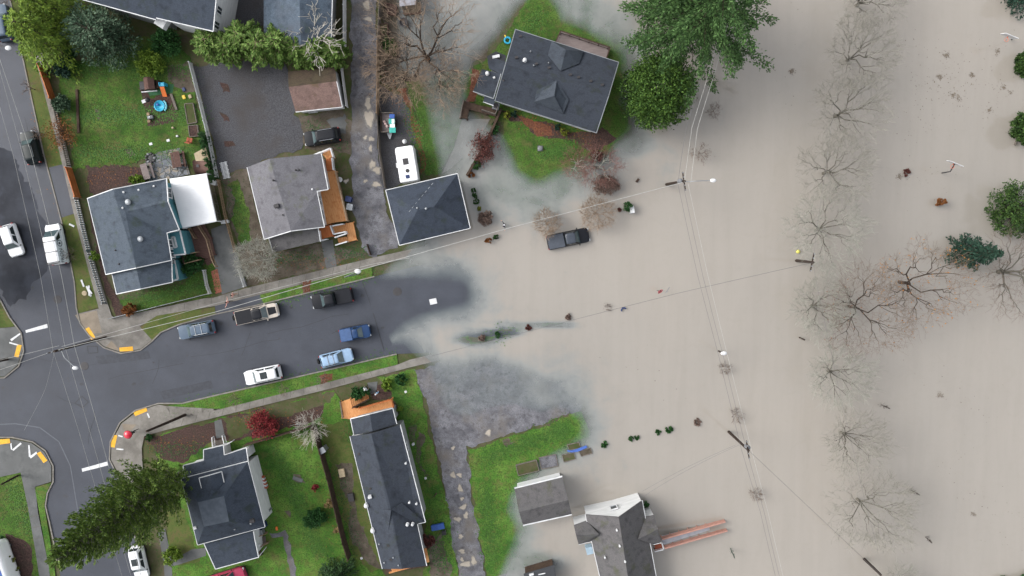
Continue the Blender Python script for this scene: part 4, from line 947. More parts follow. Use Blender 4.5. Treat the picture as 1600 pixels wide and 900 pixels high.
# ------------------------------------------------------------------ vehicles
GL = mat('car_glass', [(.012, .018, .02), (.02, .028, .03)], .05, 1, 2, .5, space='Object')
GLW = mat('car_windscreen', [(.04, .065, .07), (.07, .1, .105)], .05, 1, 2, .6, space='Object')
LAMP = flat('lamp_lens', (210, 214, 216), .1, .8); TAIL = flat('tail_lens', (150, 26, 30), .15, .7)
def paint(name, rgb, k=.7): return flat(name, rgb, .4, .2, .05, k=k)

def outline(L_, W_, fr, rr, fb, rb, n=5):
    """plan outline of a body: fr/rr corner radii, fb/rb bulge of the nose and tail"""
    pts = []
    hl, hw = L_ / 2, W_ / 2
    for cx, cy, r, a0 in ((hl - fr, hw - fr, fr, 90), (hl - fr, -hw + fr, fr, 0), (-hl + rr, -hw + rr, rr, -90), (-hl + rr, hw - rr, rr, -180)):
        for k in range(n):
            a = R(a0 - 90 * k / (n - 1)); pts.append([cx + r * math.cos(a), cy + r * math.sin(a)])
    for p in pts:
        b = fb if p[0] > 0 else rb
        p[0] -= math.copysign(b * (p[1] / hw) ** 2, p[0]) if abs(p[0]) > hl - max(fr, rr) - .01 else 0
    return pts

def loft(b, rings, caps=True):
    n = len(rings[0]); vs = [v for r in rings for v in r]
    fs = [[i * n + (k + 1) % n, i * n + k, (i + 1) * n + k, (i + 1) * n + (k + 1) % n] for i in range(len(rings) - 1) for k in range(n)]
    if caps: fs += [list(range(n)), list(range((len(rings) - 1) * n, len(rings) * n))[::-1]]
    return b.add(vs, fs)

def wheels(root, L_, W_, r=.34, wb=.6, z=None):
    tb = MB(); rb = MB()
    for dx in (wb / 2 * L_, -wb / 2 * L_ + .05):
        for s in (1, -1):
            y = s * (W_ / 2 - .12)
            t = MB(); n = 18
            prof = [(r * .6, -.11), (r * .95, -.11), (r, -.07), (r, .07), (r * .95, .11), (r * .6, .11)]
            vs = [(dx + a * math.cos(2 * math.pi * k / n), y + o, r + a * math.sin(2 * math.pi * k / n)) for a, o in prof for k in range(n)]
            t.add(vs, [[i * n + k, i * n + (k + 1) % n, (i + 1) * n + (k + 1) % n, (i + 1) * n + k] for i in range(5) for k in range(n)])
            w_ = t.build('wheel', MT['rubber'], root, True)
            q = MB(); vs = [(dx + a * math.cos(2 * math.pi * k / n), y + s * o, r + a * math.sin(2 * math.pi * k / n)) for a, o in ((r * .62, .05), (r * .5, .1), (.05, .085)) for k in range(n)]
            q.add(vs, [[i * n + k, i * n + (k + 1) % n, (i + 1) * n + (k + 1) % n, (i + 1) * n + k] for i in range(2) for k in range(n)] + [list(range(2 * n, 3 * n))])
            q.build('rim', MT['galv'], w_, True)

def place(front, rear, h=.8, g=None):
    f0 = W(front[0], front[1], h); r0 = W(rear[0], rear[1], h)
    c = (f0 + r0) / 2
    gz = G(c.x, c.y) + .05 if g is None else g
    f0 = W(front[0], front[1], gz + h); r0 = W(rear[0], rear[1], gz + h); c = (f0 + r0) / 2
    return Vector((c.x, c.y, gz)), math.atan2(f0.y - r0.y, f0.x - r0.x), (f0 - r0).length

def vehicle(name, label, cat, front, rear, pm, kind='suv', W_=1.85, roof_h=None, L_=None, rails=False, sunroof=False, hood_m=None, roof_m=None, bed='open', rack=None, group='cars parked along the streets', g=None, tail_wind=True, h=.8):
    loc, rz, ln = place(front, rear, h, g)
    L_ = L_ or ln
    root = empty(name, loc, label, cat, group, rz)
    pick = kind == 'pickup'
    spec = {'suv': (.98, 1.68, .235, -.47, .40, .30), 'wagon': (.92, 1.52, .22, -.47, .5, .32), 'sedan': (.9, 1.45, .2, -.33, .55, .5), 'pickup': (1.05, 1.8, .245, -.09, .42, .12), 'van': (1.1, 2.15, .34, -.485, .36, .1)}[kind]
    belt, top, xf, xr, fs_, rs_ = spec
    top = roof_h or top
    xf *= L_; xr *= L_
    b = MB()
    o0 = outline(L_, W_, .38, .22, .16, .06)
    def ring(s, z, sy=1.0, f=None):
        return [Vector((x * s, y * s * sy, z if f is None else f(x, y))) for x, y in o0]
    def deckz(x, y):
        d = (abs(y) / (W_ / 2)) ** 3 * .05
        if x > xf - .1: return belt - .02 - d - .10 * ((x - xf) / (L_ / 2 - xf)) ** 2
        return belt - d
    loft(b, [ring(.94, .22), ring(.985, .30), ring(1, .5), ring(1, .68), ring(.992, 0, 1, lambda x, y: deckz(x, y) - .08), ring(.965, 0, .985, lambda x, y: deckz(x, y) - .005)], False)
    inner = ring(.965, 0, .985, lambda x, y: deckz(x, y) - .005)
    n = len(inner)
    # top deck: strips across the body so that hood and rear follow deckz
    xs = [L_ * t for t in (.47, .44, .40, .34, .28, .22, .1, -.1, -.3, -.42, -.465)]
    hw = W_ / 2 * .955
    def halfw(x):
        e = max(0, abs(x) - (L_ / 2 * .965 - (.36 if x > 0 else .2))); r_ = .36 if x > 0 else .2
        return hw - (r_ - math.sqrt(max(0, r_ * r_ - e * e)))
    rows = []
    for x in xs:
        w2 = halfw(x); rows.append([Vector((x, w2 * t, deckz(x, w2 * t) + .018 * (1 - t * t) + .004)) for t in (-1, -.72, -.4, 0, .4, .72, 1)])
    vs = [v for r_ in rows for v in r_]; m = 7
    if not pick:
        b.add(vs, [[i * m + j, (i + 1) * m + j, (i + 1) * m + j + 1, i * m + j + 1] for i in range(len(rows) - 1) for j in range(m - 1)])
    else:
        b.add(vs, [[i * m + j, (i + 1) * m + j, (i + 1) * m + j + 1, i * m + j + 1] for i in range(6) for j in range(m - 1)])
    # cabin in body colour
    wb_, wt = W_ / 2 - .07, W_ / 2 - (.27 if kind != 'van' else .18)
    c0 = [(xf + .12, wb_ * .86), (xf - .05, wb_), (xr + .1, wb_), (xr, wb_ * .9)]
    c1 = [(xf - fs_ - (.1 if kind != 'van' else .5), wt * .86), (xf - fs_ - .3 - (0 if kind != 'van' else .3), wt), (xr + rs_ + .25, wt), (xr + rs_, wt * .88)]
    def sym(q, z): return [Vector((x, y, z)) for x, y in q] + [Vector((x, -y, z)) for x, y in q[::-1]]
    A_, B_ = sym(c0, belt - .06), sym(c1, top - .07)
    C_ = [Vector((v.x * .985 + .015 * (xf + xr) / 2, v.y * .93, top - .015)) for v in B_]
    D_ = [Vector((v.x * .8 + .2 * (xf + xr) / 2, v.y * .6, top + .02)) for v in B_]
    loft(b, [[v for v in r_] for r_ in (A_, B_)], False)
    body = b.build('body', pm, root, True, smooth=False, bevel=0)
    for p_ in body.data.polygons: p_.use_smooth = True
    body.data.set_sharp_from_angle(angle=R(38)) if hasattr(body.data, 'set_sharp_from_angle') else None
    rf = MB(); loft(rf, [B_, C_, D_]); ro = rf.build('roof', roof_m or pm, root, True, smooth=True)
    # glazing, set a few mm proud of the cabin
    def pane(name, q, m_, par=root, off=.012):
        nn = (q[1] - q[0]).cross(q[2] - q[0]).normalized()
        cc = sum(q, Vector()) / len(q)
        if nn.dot(cc - Vector(((xf + xr) / 2, 0, belt))) < 0: q = q[::-1]; nn = -nn
        bb = MB(); bb.prism([v - nn * .004 for v in q], [v + nn * off for v in q]); return bb.build(name, m_, par, True)
    def fr(i, j, s, t):   # point on cabin between column i and j (s) and bottom/top (t)
        return A_[i].lerp(A_[j], s).lerp(B_[i].lerp(B_[j], s), t)
    pane('windscreen', [fr(0, 7, -.04, .16), fr(0, 7, 1.04, .16), fr(0, 7, 1.0, .98), fr(0, 7, 0, .98)], GLW)
    if kind != 'van': pane('rear_window', [fr(3, 4, .04, .3), fr(3, 4, .96, .3), fr(3, 4, .94, .92), fr(3, 4, .06, .92)], GL)
    for i, j in ((1, 2), (6, 5)):
        for s0, s1 in (((.06, .47), (.51, .95)) if kind != 'van' else ((.03, .22),)):
            pane('side_window', [fr(i, j, s0 - .02, .2), fr(i, j, s1, .2), fr(i, j, s1 - .02, .9), fr(i, j, s0 + .05, .9)], GL)
    for s in (1, -1):
        b2 = MB(); b2.ball((xf - .08, s * (W_ / 2 + .1), belt + .06), .09, .12, .09, 8, 5); b2.build('wing_mirror', MT['black'] if hood_m is None else pm, root, True, True)
        b2 = MB().box((L_ / 2 - .17, s * (W_ / 2 - .33), belt - .24), (.22, .38, .15), s * -.25); b2.build('headlight', LAMP, root, True, bevel=.03)
        b2 = MB().box((-L_ / 2 + .07, s * (W_ / 2 - .17), belt - .12), (.12, .2, .3)); b2.build('tail_light', TAIL, root, True, bevel=.03)
    b2 = MB(); loft(b2, [[Vector((x * sc, y * sc, z)) for x, y in o0 if True] for sc, z in ((.97, .2), (1.012, .26), (1.012, .4), (1.0, .46))], False); b2.build('bumper_skirt', MT['black'], root, True)
    if hood_m:
        q = [Vector((x, y, deckz(x, y) + .045)) for x, y in ((xf + .14, .52), (xf + .14, -.52), (L_ / 2 - .3, -.42), (L_ / 2 - .3, .42))]
        MB().prism([v - Vector((0, 0, .03)) for v in q][::-1], q[::-1]).build('bonnet_panel', hood_m, root, True)
    if sunroof:
        cx = (xf - fs_ + xr) / 2 + .35
        MB().box((cx, 0, top + .015), (.95, .9, .02)).build('sunroof', GL, root, True, bevel=.02)
    if rails:
        for s in (1, -1):
            t = MB(); t.tube([(xf - fs_ - .45, s * (wt - .02), top - .03), (xf - fs_ - .5, s * (wt - .02), top + .05), (xr + rs_ + .3, s * (wt - .02), top + .05), (xr + rs_ + .25, s * (wt - .02), top - .03)], .022, 5); t.build('roof_rail', MT['chrome'], root, True)
        if rails == 2:
            for k in (.3, .62):
                x = (xf - fs_) * (1 - k) + (xr + rs_) * k
                MB().box((x, 0, top + .06), (.06, wt * 2, .03)).build('cross_bar', MT['chrome'], root, True)
    if pick:
        bx0, bx1 = xr - .04, -L_ / 2 + .12; wo, wi = W_ / 2 * .96, W_ / 2 - .16
        t = MB()
        for s in (1, -1): t.box(((bx0 + bx1) / 2, s * (wo + wi) / 2, belt - .15), (bx0 - bx1, wo - wi, .36))
        t.box((bx1 - .02, 0, belt - .15), (.09, wo * 1.9, .36)); t.box((bx0 - .03, 0, belt - .15), (.07, wo * 1.9, .36))
        t.build('cargo_bed', pm, root, True, bevel=.025)
        if bed == 'open': MB().box(((bx0 + bx1) / 2, 0, belt - .42), (bx0 - bx1, wi * 2 + .1, .05)).build('bed_floor', MT['black'] if isinstance(bed, str) else bed, root, True)
        else: MB().box(((bx0 + bx1) / 2, 0, belt + .05), (bx0 - bx1 - .02, W_ - .16, .07)).build('bed_cover', bed, root, True, bevel=.03)
    if rack == 'spare':
        t = MB(); x = -L_ / 2 - .14; n = 16
        t.add([(x + o, .15 + a * math.cos(2 * math.pi * k / n), .8 + a * math.sin(2 * math.pi * k / n)) for a, o in ((.16, -.1), (.36, -.1), (.36, .1), (.16, .1)) for k in range(n)], [[i * n + k, i * n + (k + 1) % n, (i + 1) * n + (k + 1) % n, (i + 1) * n + k] for i in range(3) for k in range(n)]); t.build('spare_wheel', MT['rubber'], root, True)
    if rack == 'frame':
        t = MB()
        for y in (-.6, .6): t.bar((-L_ / 2 - .02, y, .62), (-L_ / 2 - .6, y, .66), .06, .06)
        t.bar((-L_ / 2 - .55, -.7, .66), (-L_ / 2 - .55, .7, .66), .08, .08); t.build('hitch_rack', MT['iron'], root, True)
    wheels(root, L_, W_, .38 if kind in ('suv', 'pickup', 'van') else .33)
    return root
PW = paint('white_paint_car', (236, 238, 240), .8); PK = paint('black_paint', (30, 32, 38)); PG = paint('grey_blue_paint', (96, 112, 130)); PB = paint('blue_paint', (44, 70, 110)); PLB = paint('ice_blue_paint', (156, 184, 214)); PGR = paint('dark_green_paint', (30, 40, 42)); PCR = paint('cream_paint', (214, 204, 192)); PR = paint('red_paint', (176, 64, 92))
v_ = vehicle
v_('parked_car', 'grey-blue car cut by the left edge near the top corner', 'car', (-3, 6), (9, 64), PG, 'wagon', 1.85)
v_('parked_car', 'dark green estate car at the kerb by the orange shrub', 'car', (40, 205), (54, 256), PGR, 'wagon', 1.85, rails=1)
v_('parked_car', 'white hatchback on the left side of the street facing down', 'car', (27, 399), (11, 352), PW, 'suv', 1.85, L_=4.3)
van = v_('parked_van', 'white roof-racked van with a round emblem and dark lettering', 'van', (82, 350), (95, 413), PW, 'van', 2.0)
v_('parked_car', 'grey-blue estate with silver roof rails and cross bars at the kerb', 'car', (278, 521), (335, 510), PG, 'wagon', 1.85, rails=2)
v_('parked_pickup', 'cream pickup with black bonnet, roof and bed cover', 'pickup', (435, 483), (368, 498), PCR, 'pickup', 1.9, hood_m=PK, roof_m=PK, bed=PK, rack='spare')
v_('parked_pickup', 'black pickup parked on the road nearest the dry verge end', 'pickup', (487, 473), (551, 460), PK, 'pickup', 1.95, bed=PK)
v_('parked_pickup', 'small blue pickup in the middle of the road', 'pickup', (579, 516), (531, 525), PB, 'pickup', 1.75, roof_h=1.6, bed=flat('blue_bed_cover', (62, 90, 134), .5))
v_('parked_car', 'ice-blue estate with roof rails at the south kerb', 'car', (551, 553), (500, 566), PLB, 'wagon', 1.8, rails=2, rack='spare')
v_('parked_car', 'white car with black glass sunroof and roof rails', 'car', (382, 592), (439, 580), PW, 'suv', 1.9, rails=1, sunroof=True)
v_('parked_car', 'white car with small sunroof beside the big leaning evergreen', 'car', (223, 905), (211, 853), PW, 'suv', 1.85, sunroof=True)
v_('parked_pickup', 'red pickup with white front bumper cut by the bottom edge', 'pickup', (384, 895), (320, 915), PR, 'pickup', 1.9)
v_('parked_car', 'black estate car parked beside the brown shed', 'car', (475, 218), (531, 209), PK, 'suv', 1.9, rails=1)
v_('stranded_pickup', 'black pickup standing axle-deep in brown floodwater', 'pickup', (921, 366), (855, 380), PK, 'pickup', 1.95, bed=flat('grey_bed_cover', (74, 80, 90), .6), roof_m=flat('grey_roof_paint', (66, 72, 82), .4), group=None, g=-.38)
# van markings and rack
def text3d(txt, size, m, parent, loc, rot, name='lettering'):
    c = bpy.data.curves.new(name, 'FONT'); c.body = txt; c.size = size; c.extrude = .004; c.align_x = 'CENTER'; c.align_y = 'CENTER'
    o = bpy.data.objects.new(name, c); COL.objects.link(o)
    dg = bpy.context.evaluated_depsgraph_get(); me = bpy.data.meshes.new_from_object(o.evaluated_get(dg))
    bpy.data.objects.remove(o); bpy.data.curves.remove(c)
    me.materials.clear(); me.materials.append(m)
    o = bpy.data.objects.new(name, me); COL.objects.link(o); o.parent = parent; o.location = loc; o.rotation_euler = rot
    return o
INK = flat('dark_ink', (60, 66, 76), .6)
# van side wall leans inward: write on it, facing the kerb
for s in (-1,):
    y0, y1, zz0, zz1 = 2.0 / 2 - .07, 2.0 / 2 - .18, 1.1 - .06, 2.15 - .07
    ang = math.atan2(zz1 - zz0, y0 - y1)
    ym, zm = -(y0 + y1) / 2 - .012, (zz0 + zz1) / 2
    text3d('FRON', .7, INK, van, (-1.6, ym, zm), (ang, 0, 0))
    e = MB(); n = 22
    e.add([(.0 + a * math.cos(2 * math.pi * k / n), a * math.sin(2 * math.pi * k / n), .006) for a in (.34, .43) for k in range(n)], [[k, (k + 1) % n, n + (k + 1) % n, n + k] for k in range(n)])
    e.add([(.16 * math.cos(t) , .2 * math.sin(t) , .006) for t in [R(x) for x in (0, 60, 120, 180, 240, 300)]], [[0, 1, 2, 3, 4, 5]])
    o = e.build('emblem', INK, van, True); o.location = (.0, ym - .004, zm); o.rotation_euler = (ang, 0, 0)
for x in (.35, -1.0, -2.35):
    b = MB(); b.box((x, 0, 2.2), (.06, 1.5, .05)); b.box((x, .74, 2.17), (.12, .12, .12)); b.box((x, -.74, 2.17), (.12, .12, .12)); b.build('roof_bar', MT['iron'], van, True)
b = MB(); b.bar((-2.52, -.72, 2.16), (-2.52, .3, 2.16), .1, .06); b.bar((-2.52, .3, 2.16), (-2.45, .9, 2.0), .1, .06); b.build('door_trim', MT['black'], van, True)
# caravan ------------------------------------------------------------------------------------
loc, rz, ln = place((631, 228), (640, 284), 2.2, None)
cv = empty('caravan', loc, 'white caravan with three roof hatches parked behind the garage', 'caravan', None, rz)
b = MB(); o0 = outline(ln, 2.35, .3, .15, .12, .02)
loft(b, [[Vector((x * s, y * s, z)) for x, y in o0] for s, z in ((.96, .45), (1, .55), (1, 2.2), (.985, 2.42), (.93, 2.52), (.6, 2.56))]); b.build('body', MT['metalwhite'], cv, True)
MB().box((ln * .06, .05, 2.58), (.8, .7, .1)).build('roof_hatch', MT['iron'], cv, True, bevel=.08)
b = MB(); b.lathe((-ln * .2, 0, 2.5), [(.25, 0), (.25, .1), (.2, .14)], 14); b.build('roof_vent', MT['iron'], cv, True)
MB().box((-ln * .36, .1, 2.57), (.45, .5, .1)).build('roof_hatch', MT['navy'], cv, True, bevel=.03)
MB().box((ln * .5 - .05, 0, 1.0), (.1, 2.2, .5)).build('front_panel', MT['galv'], cv, True)
b = MB(); b.bar((ln / 2, .6, .5), (ln / 2 + 1.0, 0, .5), .1, .1); b.bar((ln / 2, -.6, .5), (ln / 2 + 1.0, 0, .5), .1, .1); b.build('drawbar', MT['iron'], cv, True)
MB().ball((ln / 2 + .75, .0, .9), .3, .3, .32).build('gas_bottle', MT['white'], cv, True, True)
MB().box((.2, 1.35, .6), (.6, .5, .08)).build('entry_step', MT['white'], cv, True)
b = MB(); 
for s in (1, -1):
    t = MB(); n = 14; t.add([(.2 + a * math.cos(2 * math.pi * k / n), s * 1.08 + o, .33 + a * math.sin(2 * math.pi * k / n)) for a, o in ((.05, -.1), (.33, -.1), (.33, .1), (.05, .1)) for k in range(n)], [[i * n + k, i * n + (k + 1) % n, (i + 1) * n + (k + 1) % n, (i + 1) * n + k] for i in range(3) for k in range(n)]); t.build('wheel', MT['rubber'], cv, True)
# camper on the left edge ----------------------------------------------------------------------
loc = W(-4, 886, 2.5); loc.z = G(loc.x, loc.y) + .03
cm = empty('camper_van', loc, 'white rounded camper at the left edge with blue lettering on its roof', 'camper van', None, R(106))
b = MB(); o0 = outline(6.6, 2.5, .5, .4, .1, .05)
loft(b, [[Vector((x * s, y * s, z)) for x, y in o0] for s, z in ((.97, .35), (1, .6), (1, 1.9), (.97, 2.3), (.86, 2.5), (.5, 2.58))]); b.build('body', MT['metalwhite'], cm, True, True)
MB().box((-.3, -.42, 2.57), (2.4, .7, .05)).build('roof_panel', MT['blue'], cm, True)
for k, (x, w_) in enumerate(((-1.2, .5), (-.6, .34), (.0, .5), (.5, .3))): MB().box((x, -.42, 2.61), (.16, w_, .02)).build('roof_lettering', MT['white'], cm, True)
wheels(cm, 6.6, 2.4)
# utility trailer with bins --------------------------------------------------------------------
g_ = P(608, 193)
tr_ = empty('utility_trailer', g_, 'open timber utility trailer beside the tan fence', 'trailer', None, R(0))
q = [W(596, 177, .7), W(616, 177.5, .7), W(619, 206.5, .7), W(596.5, 207, .7)][::-1]
b = MB(); b.prism([p - Vector((0, 0, .1)) for p in q], q); b.build('trailer_bed', MT['deckgrey'], tr_)
for i, (a, c) in enumerate(((0, 1), (1, 2), (2, 3), (3, 0))): MB().bar(q[a] + Vector((0, 0, .25)), q[c] + Vector((0, 0, .25)), .08, .5).build('side_board', MT['wood_dark'] if i % 2 else MT['wood_grey'], tr_)
b = MB(); a = [W(604, 207, .55), W(613, 207, .55), W(610, 217, .55), W(608, 217, .55)][::-1]; b.prism([p - Vector((0, 0, .08)) for p in a], a); b.build('drawbar', MT['galv'], tr_)
for u in (594, 619.5):
    c = P(u, 193) + Vector((0, 0, .33)); t = MB(); n = 14; t.add([(c.x + o, c.y + a * math.cos(2 * math.pi * k / n), c.z + a * math.sin(2 * math.pi * k / n)) for a, o in ((.05, -.1), (.33, -.1), (.33, .1), (.05, .1)) for k in range(n)], [[i * n + k, i * n + (k + 1) % n, (i + 1) * n + (k + 1) % n, (i + 1) * n + k] for i in range(3) for k in range(n)]); t.build('wheel', MT['rubber'], tr_)
for (u, v, a, c, m_, lb) in ((612.8, 182, .62, .5, 'blue', 'blue storage tub in the trailer, nearest the rear'), (612.5, 190, .75, .62, 'tealp', 'turquoise tub with a white half lid in the trailer'), (613.5, 197, .62, .42, 'white', 'small white box between two turquoise tubs'), (613.7, 203.6, .78, .62, 'tealp', 'turquoise closed tub at the drawbar end of the trailer')):
    p = W(u, v, 1.0); r_ = empty('storage_tub', Vector((p.x, p.y, .7 + .0)), lb, 'storage tub', 'tubs loaded in the trailer')
    b = MB(); b.prism([Vector((p.x + x * a * .45, p.y + y * c * .45, .7)) for x, y in ((-1, -1), (1, -1), (1, 1), (-1, 1))], [Vector((p.x + x * a * .5, p.y + y * c * .5, 1.15)) for x, y in ((-1, -1), (1, -1), (1, 1), (-1, 1))]); b.build('tub_body', MT[m_], r_, bevel=.03)
    b = MB().box((p.x, p.y, 1.18), (a * 1.06, c * 1.06, .06)); b.build('lid', MT[m_], r_, bevel=.02)
    if 'half' in lb or 'small' in lb: MB().box((p.x + a * .22, p.y, 1.225), (a * .45, c * .9, .03)).build('label_sheet', MT['metalwhite'], r_)
b = MB(); pts = [W(600.5, 190, .9), W(602.5, 193.5, .9), W(605, 197.5, .9)]
for p in pts: b.ball(p, .17, .17, .17, 10, 6)
b.tube(pts, .11, 8); solo(b, 'rolled_bundle', flat('pale_pink_canvas', (196, 168, 164), .9), 'pale pink rolled bundle lying in the trailer', 'bundle')
# ------------------------------------------------------------------ plants
def leafmat(name, cols, rough=.75, k=.62):
    return mat(name, [c3(*c, k) for c in cols], rough, .8, 3, .25, island=.65, space='Object')
LM = {
    'fir': leafmat('fir_needles', [(34, 58, 34), (52, 84, 44), (74, 108, 58)]),
    'cedar': leafmat('cedar_fronds', [(44, 72, 36), (66, 100, 48), (104, 140, 80)]),
    'round': leafmat('broad_evergreen', [(34, 60, 28), (56, 86, 36), (86, 114, 50)]),
    'round2': leafmat('yew_leaf', [(44, 74, 28), (70, 104, 38), (102, 134, 54)]),
    'poplar': leafmat('feathery_evergreen', [(72, 100, 44), (108, 138, 58), (150, 174, 84)]),
    'lime': leafmat('lime_conifer', [(86, 116, 40), (120, 150, 50), (152, 178, 66)]),
    'blue': leafmat('blue_grey_leaf', [(48, 78, 56), (72, 100, 74), (122, 146, 118)]),
    'bamboo': leafmat('bamboo_leaf', [(66, 98, 40), (104, 138, 58), (142, 168, 90)]),
    'shrub': leafmat('shrub_leaf', [(34, 70, 34), (50, 96, 46), (70, 120, 58)]),
    'box': leafmat('clipped_box', [(40, 74, 34), (56, 96, 44), (72, 112, 54)]),
    'yellow': leafmat('yellow_green_leaf', [(104, 114, 40), (134, 142, 50), (158, 164, 66)]),
    'olive': leafmat('olive_ball', [(92, 104, 50), (118, 126, 60), (140, 136, 64)]),
    'red': leafmat('red_leaf', [(118, 40, 46), (150, 52, 58), (176, 74, 74)]),
    'rust': leafmat('rusty_leaf', [(112, 70, 38), (146, 92, 48), (170, 112, 62)]),
    'orange': leafmat('autumn_orange', [(150, 96, 50), (186, 124, 58), (206, 150, 74)]),
    'maroon': leafmat('maroon_leaf', [(84, 48, 46), (112, 66, 60), (132, 84, 74)]),
    'brown': leafmat('brown_twiggery', [(110, 92, 84), (136, 114, 104), (158, 136, 124)]),
    'dead': leafmat('straw', [(160, 136, 92), (190, 166, 116), (206, 186, 140)]),
    'dk': leafmat('dark_conifer', [(30, 56, 46), (44, 76, 60), (66, 98, 80)]),
    'grass': leafmat('grass_tuft', [(50, 88, 34), (72, 116, 44), (98, 136, 58)]),
    'debris': leafmat('floating_leaf', [(112, 102, 90), (132, 120, 106), (150, 140, 126)]),
}
def barkmat(name, a, b): return mat(name, [c3(*a), c3(*b)], .9, 3, 5, .2, space='Object', island=.4)
BK = {'grey': barkmat('grey_bark', (92, 88, 80), (118, 114, 104)), 'lichen': barkmat('lichen_twigs', (126, 126, 116), (188, 188, 176)), 'pale': barkmat('pale_twigs', (126, 123, 113), (178, 175, 164)), 'brown': barkmat('brown_bark', (52, 44, 38), (78, 66, 58)), 'twig': barkmat('brown_twigs', (106, 94, 86), (140, 124, 112)),
      'redtwig': barkmat('red_twigs', (120, 84, 78), (150, 112, 102)), 'tan': barkmat('tan_twigs', (136, 116, 98), (168, 148, 128)), 'white': barkmat('white_branches', (176, 170, 160), (204, 200, 190))}

def np_mesh(name, V, Q, m, parent, k=4):
    me = bpy.data.meshes.new(name)
    me.vertices.add(len(V)); me.vertices.foreach_set('co', V.astype(np.float32).ravel())
    me.loops.add(Q.size); me.loops.foreach_set('vertex_index', Q.astype(np.int32).ravel())
    me.polygons.add(len(Q)); me.polygons.foreach_set('loop_start', np.arange(len(Q)) * k); me.polygons.foreach_set('loop_total', np.full(len(Q), k))
    me.update(calc_edges=True); me.validate()
    for q in (m if isinstance(m, (list, tuple)) else [m]): me.materials.append(q)
    o = bpy.data.objects.new(name, me); COL.objects.link(o)
    if parent is not None: o.parent = parent
    return o

def leaf_cards(C, size, dirs=None, asp=.45, droop=0, var=.35, flatness=.0):
    """one small leaf-shaped quad (kite) per centre"""
    n = len(C)
    d = nr.normal(size=(n, 3)) if dirs is None else dirs + nr.normal(size=(n, 3)) * .35
    d[:, 2] -= droop
    d /= np.linalg.norm(d, axis=1)[:, None] + 1e-9
    u = nr.normal(size=(n, 3)); u[:, 2] += flatness * 3
    s = np.cross(d, u); s /= np.linalg.norm(s, axis=1)[:, None] + 1e-9
    L_ = size * (1 + var * nr.uniform(-1, 1, n))[:, None]
    a, b = C - d * L_ * .5, C + d * L_ * .5
    c = C - d * L_ * .05
    V = np.stack([a, c + s * L_ * asp * .5, b, c - s * L_ * asp * .5], 1).reshape(-1, 3)
    return V, np.arange(n * 4).reshape(n, 4)

def segs_mesh(name, segs, m, parent, n=4):
    A = np.array([s[0] for s in segs]); B = np.array([s[1] for s in segs]); ra = np.array([s[2] for s in segs]); rb = np.array([s[3] for s in segs])
    d = B - A; d /= np.linalg.norm(d, axis=1)[:, None] + 1e-9
    up = np.where(np.abs(d[:, 2:3]) > .9, [[1., 0, 0]], [[0, 0, 1.]])
    s = np.cross(d, up); s /= np.linalg.norm(s, axis=1)[:, None] + 1e-9
    t = np.cross(d, s)
    rings = []
    for P_, r in ((A, ra), (B, rb)):
        for k in range(n):
            a = 2 * math.pi * k / n; rings.append(P_ + (s * math.cos(a) + t * math.sin(a)) * r[:, None])
    V = np.stack(rings, 1).reshape(-1, 3); N_ = len(segs)
    base = (np.arange(N_) * 2 * n)[:, None, None]
    q = np.array([[k, (k + 1) % n, n + (k + 1) % n, n + k] for k in range(n)])[None] + base
    return np_mesh(name, V, q.reshape(-1, 4), m, parent)

